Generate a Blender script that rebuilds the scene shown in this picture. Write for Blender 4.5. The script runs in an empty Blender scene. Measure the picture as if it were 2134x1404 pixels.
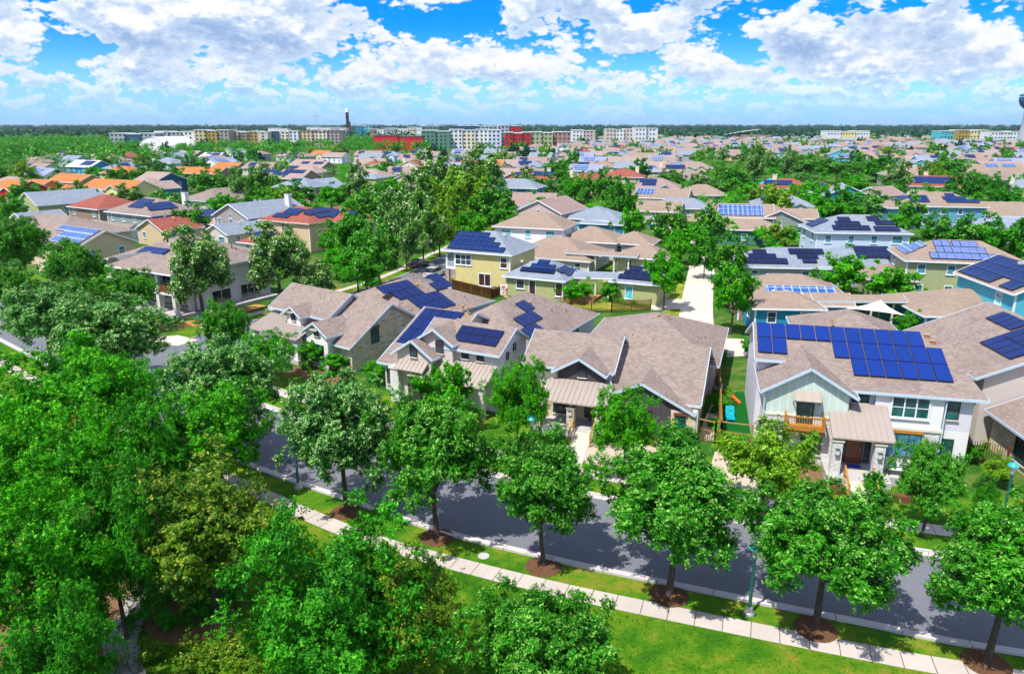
import bpy, math, random
import numpy as np
from mathutils import Vector, Matrix
SC = bpy.context.scene
COL = SC.collection
R = math.radians
# ------------------------------------------------------------------ camera, sky, sun, exposure
CAM_H = 24.0
F_PX = 1545.0
PITCH = math.atan(442 / F_PX)
cam = bpy.data.cameras.new('camera')
cam.sensor_width = 36.0
cam.lens = F_PX / 2134 * 36.0
cam.clip_start = 0.5
cam.clip_end = 30000
camo = bpy.data.objects.new('camera', cam)
COL.objects.link(camo)
camo.location = (0, 0, CAM_H)
camo.rotation_euler = (math.pi / 2 - PITCH, 0, 0)
SC.camera = camo
SC.view_settings.view_transform = 'Standard'
SC.view_settings.look = 'None'
SC.view_settings.gamma = 1
SC.view_settings.use_curve_mapping = False
SC.view_settings.exposure = 0.82
SC.cycles.max_bounces = 4
SC.cycles.diffuse_bounces = 2
SC.cycles.glossy_bounces = 2
SC.cycles.transmission_bounces = 2
SC.cycles.transparent_max_bounces = 2
SC.cycles.caustics_reflective = False
SC.cycles.caustics_refractive = False
SC.cycles.use_adaptive_sampling = True
SC.cycles.adaptive_threshold = 0.03
SUN_EL = R(60)
SUN_H = Vector((-0.70, -0.71)).normalized()
sl = bpy.data.lights.new('sun', 'SUN')
sl.energy = 3.5
sl.angle = R(0.5)
sl.color = (1.0, 0.955, 0.89)
so = bpy.data.objects.new('sun', sl)
COL.objects.link(so)
sd = Vector((SUN_H.x * math.cos(SUN_EL), SUN_H.y * math.cos(SUN_EL), math.sin(SUN_EL)))
so.rotation_euler = (-sd).to_track_quat('-Z', 'Y').to_euler()
so.location = (0, 0, 200)

def P(px, py, z=0.0):
    a = (px - 1067) / F_PX; b = (py - 702) / F_PX
    c, s = math.cos(PITCH), math.sin(PITCH)
    dx, dy, dz = a, c - b * s, -s - b * c
    t = (z - CAM_H) / dz
    return (t * dx, t * dy)

# ---- node helpers
class NT:
    def __init__(s, tree): s.t = tree; s.n = tree.nodes; s.l = tree.links
    def node(s, typ, **k):
        n = s.n.new(typ)
        for a, v in k.items(): setattr(n, a, v)
        return n
    def put(s, sock, v):
        if isinstance(v, bpy.types.NodeSocket): s.l.new(v, sock)
        elif v is not None:
            if hasattr(sock.default_value, '__len__') and not hasattr(v, '__len__'): v = [v] * len(sock.default_value)
            if hasattr(v, '__len__') and len(sock.default_value) == 4 and len(v) == 3: v = tuple(v) + (1,)
            sock.default_value = v
    def math(s, op, a, b=None, c=None, clamp=False):
        n = s.node('ShaderNodeMath', operation=op, use_clamp=clamp)
        s.put(n.inputs[0], a)
        if b is not None: s.put(n.inputs[1], b)
        if c is not None: s.put(n.inputs[2], c)
        return n.outputs[0]
    def mix(s, f, a, b, blend='MIX'):
        n = s.node('ShaderNodeMix', data_type='RGBA', blend_type=blend)
        s.put(n.inputs[0], f); s.put(n.inputs[6], a); s.put(n.inputs[7], b)
        return n.outputs[2]
    def sm(s, x, lo, hi, a=0.0, b=1.0):
        n = s.node('ShaderNodeMapRange', interpolation_type='SMOOTHSTEP')
        s.put(n.inputs[0], x)
        for i, v in enumerate((lo, hi, a, b)): n.inputs[i + 1].default_value = v
        return n.outputs[0]
    def comb(s, x, y, z):
        n = s.node('ShaderNodeCombineXYZ')
        for i, v in enumerate((x, y, z)): s.put(n.inputs[i], v)
        return n.outputs[0]
    def noise(s, vec, scale, detail=2, rough=0.5, dist=0.0):
        n = s.node('ShaderNodeTexNoise')
        n.inputs['Scale'].default_value = scale; n.inputs['Detail'].default_value = detail
        n.inputs['Roughness'].default_value = rough; n.inputs['Distortion'].default_value = dist
        if vec is not None: s.l.new(vec, n.inputs['Vector'])
        return n.outputs['Fac']
    def ramp(s, f, stops):
        n = s.node('ShaderNodeValToRGB')
        e = n.color_ramp.elements
        while len(e) < len(stops): e.new(0.5)
        for q, (p_, c_) in zip(e, stops):
            q.position = p_; q.color = tuple(c_) + (1,)
        s.put(n.inputs[0], f)
        return n.outputs[0]

# ---- world: Nishita sky with cumulus cover
w = bpy.data.worlds.new('World'); SC.world = w; w.cycles.sampling_method = 'MANUAL'; w.cycles.sample_map_resolution = 256; w.use_nodes = True
W = NT(w.node_tree); W.n.clear()
sky = W.node('ShaderNodeTexSky', sky_type='NISHITA')
sky.sun_disc = False; sky.sun_elevation = SUN_EL
sky.sun_rotation = math.atan2(SUN_H.x, SUN_H.y)
sky.air_density = 1.0; sky.dust_density = 0.4; sky.ozone_density = 2.5
tc = W.node('ShaderNodeTexCoord')
sep = W.node('ShaderNodeSeparateXYZ'); W.l.new(tc.outputs['Generated'], sep.inputs[0])
X_, Y_, Z_ = sep.outputs
az = W.math('ARCTAN2', X_, Y_)
el = W.math('ARCSINE', Z_)
elp = W.math('MAXIMUM', el, 0.0)
def cloud_field(k, seed, off, det=6):
    # k: angular stretch; higher k = smaller clouds; clouds are wider than tall
    u = W.math('MULTIPLY', az, k)
    v = W.math('MULTIPLY', W.math('ADD', elp, off / k), k * 1.75)
    n_ = W.noise(W.comb(u, v, seed), 1.0, det, 0.50, 0.0)
    m_ = W.noise(W.comb(u, v, seed + 4.0), 3.4, 3, 0.55, 0.0)
    bil = W.math('ABSOLUTE', W.math('SUBTRACT', m_, 0.5))
    return W.math('ADD', n_, W.math('MULTIPLY', W.math('SUBTRACT', bil, 0.09), 0.50))
wf = W.sm(elp, 0.03, 0.085)
def field(off):
    hi = cloud_field(12.5, 5.2, off)
    lo = cloud_field(33, 1.4, off, 4)
    b = W.node('ShaderNodeMix', data_type='FLOAT'); W.put(b.inputs[0], wf); W.put(b.inputs[2], lo); W.put(b.inputs[3], hi)
    return b.outputs[0]
d0 = field(0.0); d1 = field(0.20)
# openings of blue and banks of cloud in known parts of the sky (azimuth, elevation, size, amount)
def blob(a0, e0, sa, se, amt):
    p = W.math('POWER', W.math('DIVIDE', W.math('SUBTRACT', az, a0), sa), 2)
    q = W.math('POWER', W.math('DIVIDE', W.math('SUBTRACT', el, e0), se), 2)
    g = W.math('POWER', 2.718, W.math('MULTIPLY', W.math('ADD', p, q), -1.0))
    return W.math('MULTIPLY', g, amt)
def pa(px, py):
    a = (px - 1067) / F_PX; b = (py - 702) / F_PX
    c, s = math.cos(PITCH), math.sin(PITCH)
    dx, dy, dz = a, c - b * s, -s - b * c
    return math.atan2(dx, dy), math.atan2(dz, math.hypot(dx, dy))
bias = None
for (px, py, sx, sy, amt) in [(935, 45, 110, 45, -0.24), (150, 85, 75, 26, -0.20), (1850, 10, 90, 14, -0.14), (1520, 100, 45, 22, -0.20), (1640, 20, 60, 30, -0.12), (760, 0, 50, 22, -0.15), (310, 45, 60, 8, -0.1),
                              (560, 70, 330, 80, 0.13), (1250, 60, 230, 70, 0.10), (1900, 90, 260, 80, 0.10), (60, 45, 160, 45, 0.05), (1700, 110, 120, 50, 0.08)]:
    a0, e0 = pa(px, py)
    g = blob(a0, e0, sx / F_PX, sy / F_PX, amt)
    bias = g if bias is None else W.math('ADD', bias, g)
dens = W.math('ADD', d0, bias)
cover = W.sm(dens, 0.442, 0.505)
thick = W.sm(dens, 0.46, 0.64)
shade = W.sm(W.math('SUBTRACT', d1, d0), -0.16, 0.17)        # cloud above = base of a heap = greyer
tone = W.math('MULTIPLY', shade, W.math('ADD', W.math('MULTIPLY', thick, 0.75), 0.30), clamp=True)
tone2 = tone
cloudc = W.ramp(tone2, [(0.0, (1.0, 1.0, 1.0)), (0.15, (.90, .95, 1.0)), (0.42, (.60, .74, .96)), (1.0, (.34, .50, .80))])
CS = W.node('ShaderNodeVectorMath', operation='SCALE'); W.l.new(cloudc, CS.inputs[0]); CS.inputs[3].default_value = 4.8
# deepen the blue high up (dry summer air), paler low down
skyc = W.mix(W.sm(elp, 0.0, 0.13), (0.40, 0.70, 1.05), (0.01, 0.36, 0.98))
skyb = W.mix(1.0, sky.outputs[0], skyc, 'MULTIPLY')
hz = W.mix(W.sm(elp, 0.0, 0.055, 0.80, 0.0), skyb, (1.5, 3.2, 5.5))
allc = W.mix(W.math('MULTIPLY', cover, W.sm(elp, 0.0, 0.07, 0.10, 1.0)), hz, CS.outputs[0])
bg = W.node('ShaderNodeBackground'); W.l.new(allc, bg.inputs[0]); bg.inputs[1].default_value = 0.12
wo = W.node('ShaderNodeOutputWorld'); W.l.new(bg.outputs[0], wo.inputs[0])

# ------------------------------------------------------------------ materials
MATS = {}
def newmat(name):
    m = bpy.data.materials.new(name); m.use_nodes = True
    T = NT(m.node_tree); T.n.clear()
    out = T.node('ShaderNodeOutputMaterial'); b = T.node('ShaderNodeBsdfPrincipled')
    T.l.new(b.outputs[0], out.inputs[0]); MATS[name] = m
    return m, T, b, out
def uvn(T): return T.node('ShaderNodeTexCoord').outputs['UV']
def objc(T): return T.node('ShaderNodeTexCoord').outputs['Object']
def bump(T, b, h, st=0.3, dist=0.02):
    n = T.node('ShaderNodeBump'); n.inputs['Strength'].default_value = st; n.inputs['Distance'].default_value = dist
    T.l.new(h, n.inputs['Height']); T.l.new(n.outputs[0], b.inputs['Normal'])
def setb(b, rough=0.7, spec=0.3, metal=0.0):
    b.inputs['Roughness'].default_value = rough; b.inputs['Specular IOR Level'].default_value = spec; b.inputs['Metallic'].default_value = metal
def tint(c, k): return tuple(min(1, x * k) for x in c)
def m_plain(name, c, rough=0.6, spec=0.3, metal=0.0, var=0.18, sc=1.5):
    m, T, b, o = newmat(name); setb(b, rough, spec, metal)
    f = T.noise(objc(T), sc, 5, 0.65)
    T.put(b.inputs['Base Color'], T.mix(f, tint(c, 1 - var), tint(c, 1 + var))); return m
def brick(T, vec, scale_w, scale_h, c1, c2, mortar, msize=0.02, off=0.5, bias=0.0):
    n = T.node('ShaderNodeTexBrick'); T.l.new(vec, n.inputs[0])
    n.offset = off; n.inputs['Scale'].default_value = 1.0
    T.put(n.inputs['Color1'], c1); T.put(n.inputs['Color2'], c2); T.put(n.inputs['Mortar'], mortar)
    n.inputs['Mortar Size'].default_value = msize; n.inputs['Bias'].default_value = bias
    n.inputs['Brick Width'].default_value = scale_w; n.inputs['Row Height'].default_value = scale_h
    return n
def m_shingle(name, c, c2=None, bw=0.34, rh=0.20):
    m, T, b, o = newmat(name); setb(b, 0.9, 0.12)
    uv = uvn(T)
    c2 = c2 or tint(c, 0.66)
    n = brick(T, uv, bw, rh, c, c2, tint(c, 0.42), 0.014)
    f = T.noise(uv, 0.7, 4, 0.7)
    col = T.mix(T.sm(f, 0.3, 0.75, 0.0, 0.45), n.outputs[0], tint(c, 1.12))
    g = T.noise(uv, 5.0, 5, 0.7)
    col = T.mix(T.sm(g, 0.35, 0.7, 0.0, 0.35), col, tint(c, 0.70))
    st = T.noise(uv, 0.16, 5, 0.6)
    col = T.mix(T.sm(st, 0.50, 0.72, 0.0, 0.35), col, tint(c2, 0.85))
    T.put(b.inputs['Base Color'], col)
    bump(T, b, n.outputs[1], -0.4, 0.02); return m
def m_siding(name, c, rh=0.17):
    m, T, b, o = newmat(name); setb(b, 0.6, 0.25)
    uv = uvn(T); s = T.node('ShaderNodeSeparateXYZ'); T.l.new(uv, s.inputs[0])
    fr = T.math('FRACT', T.math('DIVIDE', s.outputs[1], rh))
    k = T.sm(fr, 0.0, 0.16, 0.0, 1.0)
    nz = T.noise(uv, 1.2, 4, 0.6)
    base = T.mix(nz, tint(c, 0.86), tint(c, 1.12))
    T.put(b.inputs['Base Color'], T.mix(k, tint(c, 0.62), base))
    bump(T, b, fr, -0.8, 0.03); return m
def m_batten(name, c, w_=0.42):
    m, T, b, o = newmat(name); setb(b, 0.6, 0.25)
    uv = uvn(T); s = T.node('ShaderNodeSeparateXYZ'); T.l.new(uv, s.inputs[0])
    fr = T.math('FRACT', T.math('DIVIDE', s.outputs[0], w_))
    k = T.sm(fr, 0.07, 0.13, 0.0, 1.0)
    nz = T.noise(uv, 1.0, 4, 0.6)
    T.put(b.inputs['Base Color'], T.mix(k, tint(c, 1.25), T.mix(nz, tint(c, .88), tint(c, 1.1))))
    bump(T, b, k, -0.8, 0.04); return m
def m_stone(name, cs, mortar, bw=0.5, rh=0.19):
    m, T, b, o = newmat(name); setb(b, 0.85, 0.15)
    uv = uvn(T)
    wn = T.node('ShaderNodeTexNoise'); wn.inputs['Scale'].default_value = 1.6; T.l.new(uv, wn.inputs['Vector'])
    wv = T.node('ShaderNodeVectorMath', operation='SCALE'); T.l.new(wn.outputs['Color'], wv.inputs[0]); wv.inputs[3].default_value = 0.22
    ad = T.node('ShaderNodeVectorMath', operation='ADD'); T.l.new(uv, ad.inputs[0]); T.l.new(wv.outputs[0], ad.inputs[1])
    n = brick(T, ad.outputs[0], bw, rh, (0, 0, 0), (1, 1, 1), (0.5, 0.5, 0.5), 0.022, 0.37)
    col = T.ramp(n.outputs[0], [(i / (len(cs) - 1), c) for i, c in enumerate(cs)])
    col = T.mix(n.outputs[1], col, mortar)
    g = T.noise(uv, 7, 4, 0.6)
    col = T.mix(T.math('MULTIPLY', g, 0.3), col, tint(cs[0], 0.72))
    T.put(b.inputs['Base Color'], col); bump(T, b, T.math('SUBTRACT', g, n.outputs[1]), 0.7, 0.04); return m
def m_stucco(name, c, var=0.10):
    m, T, b, o = newmat(name); setb(b, 0.85, 0.15)
    v = objc(T); f = T.noise(v, 0.9, 5, 0.65); g = T.noise(v, 30, 3, 0.6)
    T.put(b.inputs['Base Color'], T.mix(T.math('ADD', T.math('MULTIPLY', f, 0.8), T.math('MULTIPLY', g, 0.25)), tint(c, 1 - 1.6 * var), tint(c, 1 + var)))
    bump(T, b, g, 0.25, 0.01); return m
def m_glass(name, c, rough=0.08):
    m, T, b, o = newmat(name); setb(b, rough, 0.9)
    f = T.noise(objc(T), 0.8, 3, 0.5)
    T.put(b.inputs['Base Color'], T.mix(T.sm(f, 0.35, 0.65), tint(c, 0.45), tint(c, 1.5))); return m
def m_solar(name, c, line, grid=(0.165, 0.165), lw=0.06, cell=None):
    m, T, b, o = newmat(name); setb(b, 0.30, 0.28)
    uv = uvn(T); s = T.node('ShaderNodeSeparateXYZ'); T.l.new(uv, s.inputs[0])
    a = T.math('FRACT', T.math('DIVIDE', s.outputs[0], grid[0])); d = T.math('FRACT', T.math('DIVIDE', s.outputs[1], grid[1]))
    k = T.math('MAXIMUM', T.math('LESS_THAN', a, lw), T.math('LESS_THAN', d, lw))
    oi = T.node('ShaderNodeObjectInfo')
    f = T.noise(uv, 3.0, 3, 0.6)
    g = T.math('ADD', T.math('MULTIPLY', f, 0.7), T.math('MULTIPLY', oi.outputs['Random'], 0.3))
    T.put(b.inputs['Base Color'], T.mix(k, T.mix(g, tint(c, .75), tint(c, 1.25)), line)); return m

# setting
m, T, b, o = newmat('lawn'); setb(b, 0.9, 0.08)
g = T.node('ShaderNodeNewGeometry').outputs['Position']
f1 = T.noise(g, 0.16, 5, 0.6); f2 = T.noise(g, 0.9, 6, 0.7); f3 = T.noise(g, 9, 5, 0.75)
c_ = T.ramp(T.math('ADD', T.math('MULTIPLY', f1, 0.5), T.math('MULTIPLY', f2, 0.5)), [(0.36, (.028, .115, .006)), (0.46, (.055, .19, .006)), (0.53, (.12, .24, .010)), (0.61, (.26, .25, .03))])  # yellow end: dry grass, widened to paint in sunlit patches
c_ = T.mix(T.sm(f3, 0.3, 0.75, 0.0, 0.55), c_, (.018, .065, .006))
T.put(b.inputs['Base Color'], c_); bump(T, b, f3, 0.7, 0.06)
m, T, b, o = newmat('dry_lawn'); setb(b, 0.9, 0.08)
g = T.node('ShaderNodeNewGeometry').outputs['Position']
f1 = T.noise(g, 0.35, 6, 0.65); f3 = T.noise(g, 11, 5, 0.75)
c_ = T.ramp(f1, [(0.32, (.07, .17, .01)), (0.47, (.20, .27, .02)), (0.6, (.42, .38, .06))])
T.put(b.inputs['Base Color'], T.mix(T.sm(f3, 0.3, 0.75, 0.0, 0.5), c_, (.06, .09, .01))); bump(T, b, f3, 0.7, 0.05)
m, T, b, o = newmat('ground_cover'); setb(b, 0.95, 0.05)
g = T.node('ShaderNodeNewGeometry').outputs['Position']
f1 = T.noise(g, 0.05, 6, 0.6); f2 = T.noise(g, 0.6, 5, 0.7)
c_ = T.ramp(T.math('ADD', T.math('MULTIPLY', f1, 0.5), T.math('MULTIPLY', f2, 0.5)), [(0.38, (.02, .08, .012)), (0.50, (.045, .13, .015)), (0.60, (.16, .17, .05)), (0.70, (.32, .27, .17))])
T.put(b.inputs['Base Color'], c_); bump(T, b, f2, 0.5, 0.1)
m, T, b, o = newmat('asphalt'); setb(b, 0.85, 0.2)
g = T.node('ShaderNodeNewGeometry').outputs['Position']
f1 = T.noise(g, 0.25, 6, 0.65); f2 = T.noise(g, 14, 6, 0.8)
c_ = T.mix(f1, (.14, .15, .175), (.205, .21, .225)); c_ = T.mix(T.sm(f2, 0.35, 0.7, 0, 0.5), c_, (.10, .103, .12))
vo = T.node('ShaderNodeTexVoronoi', feature='DISTANCE_TO_EDGE'); vo.inputs['Scale'].default_value = 0.16; T.l.new(g, vo.inputs['Vector'])
ck = T.sm(vo.outputs['Distance'], 0.0, 0.006, 0.12, 0.0)
T.put(b.inputs['Base Color'], T.mix(ck, c_, (.03, .03, .035))); bump(T, b, f2, 0.4, 0.01)
def m_concrete(name, c, joint=1.35, across=0):
    m, T, b, o = newmat(name); setb(b, 0.85, 0.15)
    g = T.node('ShaderNodeNewGeometry').outputs['Position']
    f1 = T.noise(g, 0.6, 6, 0.7); f2 = T.noise(g, 12, 4, 0.7)
    cc = T.mix(f1, tint(c, 0.74), tint(c, 1.18)); cc = T.mix(T.sm(f2, 0.4, 0.75, 0, 0.35), cc, tint(c, 0.6))
    if joint:
        s = T.node('ShaderNodeSeparateXYZ'); T.l.new(uvn(T), s.inputs[0])
        u = T.math('DIVIDE', s.outputs[0], joint)
        wn = T.node('ShaderNodeTexWhiteNoise', noise_dimensions='1D'); T.l.new(T.math('FLOOR', u), wn.inputs['W'])
        cc = T.mix(T.math('MULTIPLY', wn.outputs[0], 0.28), cc, tint(c, 0.62))
        k = T.math('LESS_THAN', T.math('FRACT', u), 0.03 if joint < 3 else 0.012)
        cc = T.mix(k, cc, (.10, .08, .07))
    T.put(b.inputs['Base Color'], cc); bump(T, b, f2, 0.2, 0.01); return m
m_concrete('sidewalk', (.56, .49, .43)); m_concrete('curb_concrete', (.60, .55, .52), 3.0); m_concrete('drive_concrete', (.66, .58, .48), 4.0)
m_concrete('slab', (.50, .47, .46), 0)
m_stone('flagstone', [(.30, .27, .26), (.45, .41, .39), (.25, .24, .25)], (.09, .07, .05), 0.8, 0.55)
m, T, b, o = newmat('gravel'); setb(b, 0.9, 0.15)
g = T.node('ShaderNodeNewGeometry').outputs['Position']
vo = T.node('ShaderNodeTexVoronoi'); vo.inputs['Scale'].default_value = 5.0; T.l.new(g, vo.inputs['Vector'])
cc = T.mix(0.4, (.62, .50, .36), vo.outputs['Color']); cc = T.mix(0.55, cc, (.60, .46, .30))
T.put(b.inputs['Base Color'], T.mix(T.sm(vo.outputs['Distance'], 0.05, 0.12, 0.0, 1.0), cc, tint((.6, .5, .38), .8))); bump(T, b, vo.outputs['Distance'], -0.6, 0.05)
m_plain('mulch', (.13, .065, .035), 0.95, 0.05, 0, 0.6, 6)
m_plain('orange_mulch', (.48, .26, .09), 0.95, 0.05, 0, 0.5, 2.5)
m_plain('turf', (.007, .10, .015), 0.9, 0.05, 0, 0.3, 8)
m_plain('soil', (.20, .12, .06), 0.95, 0.05, 0, 0.5, 3)
# roofs
m_shingle('shingle_taupe', (.325, .255, .215), (.19, .15, .135))
m_shingle('shingle_tan', (.345, .262, .20), (.25, .19, .15))
m_shingle('shingle_gray', (.27, .31, .36), (.19, .225, .28))
m_shingle('shingle_bluegray', (.30, .34, .44), (.21, .24, .33))
m_shingle('shingle_brown', (.40, .30, .26), (.27, .20, .18))
m_shingle('shingle_red', (.34, .105, .075), (.24, .07, .055))
m_shingle('shingle_orange', (.52, .20, .065), (.38, .14, .045), 0.3, 0.3)
m_shingle('shingle_pink', (.36, .255, .225), (.27, .19, .17))
m_plain('roof_white', (.80, .80, .80), 0.5, 0.4, 0, 0.06)
m_plain('metal_roof', (.40, .335, .285), 0.42, 0.5, 0.15, 0.06)
m_plain('metal_dark', (.10, .085, .085), 0.45, 0.5, 0.2, 0.1)
# walls
m_stucco('stucco_white', (.80, .77, .76)); m_stucco('stucco_lav_shade', (.66, .64, .68)); m_stucco('stucco_beige', (.60, .53, .47)); m_stucco('stucco_tan', (.62, .48, .30))  # the lavender one is white stucco with shade put into its colour
m_stucco('stucco_cream', (.74, .66, .50)); m_stucco('stucco_gray', (.50, .48, .46)); m_stucco('stucco_rose', (.55, .42, .42))
m_batten('batten_pale', (.56, .68, .60), 0.55); m_batten('batten_dark', (.075, .062, .072), 0.42); m_batten('batten_green', (.07, .22, .16), 0.4)
for nm, c in dict(yellow=(.66, .56, .24), yellow_pale=(.78, .68, .32), teal=(.02, .25, .40), cyan=(.09, .46, .58), sage=(.38, .42, .22), lightblue=(.56, .66, .80), steel=(.14, .36, .46), green=(.10, .24, .17), brown=(.30, .22, .16),
                  cream=(.76, .70, .52), white=(.74, .74, .76), graygreen=(.25, .31, .27), taupe=(.36, .31, .28), ochre=(.42, .27, .06), red=(.45, .02, .02), orange=(.62, .20, .04), olive=(.42, .44, .20), gray=(.38, .40, .44), pink=(.62, .42, .38), darkblue=(.03, .10, .22)).items():
    m_siding('siding_' + nm, c)
m_stone('stone_white', [(.80, .77, .74), (.70, .68, .68), (.84, .80, .74), (.66, .62, .60)], (.52, .50, .50))
m_stone('stone_cream', [(.74, .66, .54), (.74, .48, .18), (.78, .70, .58), (.46, .34, .22), (.76, .60, .34)], (.62, .57, .50), 0.55, 0.26)
m_stone('stone_brown', [(.42, .28, .16), (.56, .44, .30), (.30, .20, .12)], (.45, .38, .30), 0.4, 0.2)
m_stone('brick_red', [(.38, .14, .09), (.48, .2, .13), (.3, .12, .09)], (.4, .34, .3), 0.3, 0.1)
m_plain('trim_white', (.80, .82, .86), 0.5, 0.3, 0, 0.05); m_plain('trim_blue', (.50, .62, .72), 0.4, 0.4, 0, 0.06); m_plain('trim_dark', (.045, .038, .042), 0.5, 0.4, 0, 0.15)
m_plain('trim_cream', (.70, .64, .50), 0.6, 0.3, 0, 0.06)
m_plain('wood', (.46, .20, .035), 0.65, 0.3, 0, 0.3, 5); m_plain('wood_dark', (.17, .055, .028), 0.6, 0.3, 0, 0.3, 5); m_plain('wood_fence', (.36, .21, .07), 0.8, 0.15, 0, 0.35, 4); m_plain('wood_fence_dark', (.20, .09, .03), 0.8, 0.15, 0, 0.35, 4)
m_plain('door_wood', (.20, .055, .02), 0.4, 0.5, 0, 0.25, 4)
m_glass('glass_dark', (.028, .045, .055)); m_glass('glass_green', (.01, .085, .075)); m_glass('glass_blue', (.06, .20, .28)); m_glass('glass_cyan', (.08, .42, .50)); m_glass('glass_maroon', (.055, .012, .02), 0.3)
m_plain('metal_black', (.02, .02, .022), 0.4, 0.5, 0, 0.1); m_plain('lamp_green', (.012, .10, .085), 0.4, 0.5, 0, 0.1); m_plain('lamp_top', (.02, .36, .34), 0.4, 0.5, 0, 0.1); m_plain('lamp_lens', (.62, .60, .60), 0.3, 0.5, 0, 0.03)
m_plain('galv', (.52, .50, .47), 0.4, 0.5, 0.5, 0.1); m_plain('vent_brown', (.50, .27, .10), 0.5, 0.4, 0, 0.1)
m_plain('cloth_white', (.82, .80, .80), 0.8, 0.2, 0, 0.03); m_plain('teal_cloth', (.0, .33, .42), 0.7, 0.2); m_plain('orange_plastic', (.75, .13, .02), 0.5, 0.4); m_plain('blue_plastic', (.01, .08, .5), 0.4, 0.5); m_plain('white_paint', (.82, .82, .82), 0.5, 0.4, 0, 0.03)
m_plain('red_paint', (.55, .01, .02), 0.5, 0.4, 0, 0.05); m_plain('sign_green', (.0, .28, .22), 0.5, 0.4, 0, 0.05); m_plain('terracotta', (.45, .16, .05), 0.7, 0.2); m_plain('net_green', (.02, .07, .09), 0.9, 0.1)
m_plain('tyre', (.015, .015, .016), 0.8, 0.2); m_plain('chrome', (.6, .6, .62), 0.2, 0.5, 0.9, 0.02); m_plain('tail_red', (.4, .01, .01), 0.3, 0.5); m_plain('headlight', (.7, .7, .7), 0.15, 0.6)
for nm, c in dict(car_white=(.78, .78, .80), car_dark=(.02, .026, .035), car_blue=(.01, .12, .28), car_silver=(.4, .42, .44), car_red=(.35, .02, .02)).items():
    m_ = m_plain(nm, c, 0.22, 0.6, 0.1, 0.02); m_.node_tree.nodes['Principled BSDF'].inputs['Coat Weight'].default_value = 0.8
m_solar('solar_bright', (.002, .024, .19), (.006, .045, .26), (0.13, 0.13), 0.09)
m_solar('solar_navy', (.002, .015, .10), (.006, .03, .15), (0.13, 0.13), 0.07)
m_solar('solar_black', (.004, .012, .07), (.010, .025, .11), (0.13, 0.13), 0.07)
m_solar('solar_cells', (.01, .06, .30), (.62, .68, .80), (0.17, 0.17), 0.10)
m_solar('solar_array', (.002, .020, .11), (.03, .08, .20), (1.0, 1.6), 0.035)
m_solar('solar_array_pale', (.02, .09, .30), (.45, .52, .66), (1.0, 1.6), 0.07)
m_solar('solar_array_dark', (.003, .010, .055), (.04, .06, .12), (1.0, 1.6), 0.03)
m_plain('panel_frame', (.015, .017, .03), 0.4, 0.5, 0.3, 0.1); m_plain('panel_frame_silver', (.62, .66, .74), 0.4, 0.5, 0.4, 0.05)
# bark and leaves
m, T, b, o = newmat('bark'); setb(b, 0.95, 0.1)
v = objc(T); mp = T.node('ShaderNodeMapping'); T.l.new(v, mp.inputs[0]); mp.inputs['Scale'].default_value = (7, 7, 1.2)
f = T.noise(mp.outputs[0], 2.0, 6, 0.7); T.put(b.inputs['Base Color'], T.ramp(f, [(0.3, (.035, .026, .022)), (0.6, (.12, .09, .075)), (0.8, (.2, .16, .13))])); bump(T, b, f, 0.8, 0.05)
def m_leaf(name, dark, lite, tip, rough=0.62, tr=0.24):
    m, T, b, o = newmat(name); setb(b, rough, 0.14)
    at = T.node('ShaderNodeAttribute'); at.attribute_name = 'tint'
    s = T.node('ShaderNodeSeparateColor'); T.l.new(at.outputs['Color'], s.inputs[0])
    oi = T.node('ShaderNodeObjectInfo')
    k = T.math('ADD', s.outputs[0], T.math('MULTIPLY', T.math('SUBTRACT', oi.outputs['Random'], 0.5), 0.25), clamp=True)
    c = T.mix(k, dark, lite); c = T.mix(s.outputs[1], c, tip)
    T.put(b.inputs['Base Color'], c)
    tl = T.node('ShaderNodeBsdfTranslucent'); T.put(tl.inputs[0], T.mix(0.5, c, lite))
    mx = T.node('ShaderNodeMixShader'); mx.inputs[0].default_value = tr
    T.l.new(b.outputs[0], mx.inputs[1]); T.l.new(tl.outputs[0], mx.inputs[2]); T.l.new(mx.outputs[0], o.inputs[0]); return m
m_leaf('leaf_oak', (.016, .14, .006), (.058, .35, .010), (.30, .60, .10))
m_leaf('leaf_pale', (.016, .115, .012), (.065, .31, .035), (.46, .70, .24))
m_leaf('leaf_bright', (.018, .19, .004), (.065, .46, .004), (.26, .66, .02))
m_leaf('leaf_deep', (.013, .13, .006), (.048, .34, .008), (.16, .54, .03))
m_leaf('leaf_olive', (.04, .13, .008), (.15, .33, .012), (.40, .42, .05))
m_leaf('leaf_bloom', (.03, .15, .012), (.12, .36, .03), (.78, .80, .46))
m_leaf('leaf_yellow', (.05, .20, .008), (.20, .45, .012), (.50, .62, .08))
m_leaf('leaf_flower', (.02, .10, .012), (.07, .22, .02), (.60, .26, .12))
m_leaf('leaf_far', (.006, .045, .034), (.022, .11, .060), (.06, .18, .06), 0.8, 0.2)
m_leaf('leaf_hedge', (.02, .10, .01), (.07, .20, .012), (.16, .28, .02))

m = bpy.data.materials.new('haze'); m.use_nodes = True; T = NT(m.node_tree); T.n.clear(); MATS['haze'] = m
o = T.node('ShaderNodeOutputMaterial'); pv_ = T.node('ShaderNodeVolumePrincipled'); pv_.inputs['Color'].default_value = (.72, .84, .98, 1); pv_.inputs['Density'].default_value = 0.000045; pv_.inputs['Anisotropy'].default_value = 0.2
T.l.new(pv_.outputs[0], o.inputs['Volume'])
SC.cycles.volume_bounces = 0
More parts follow.
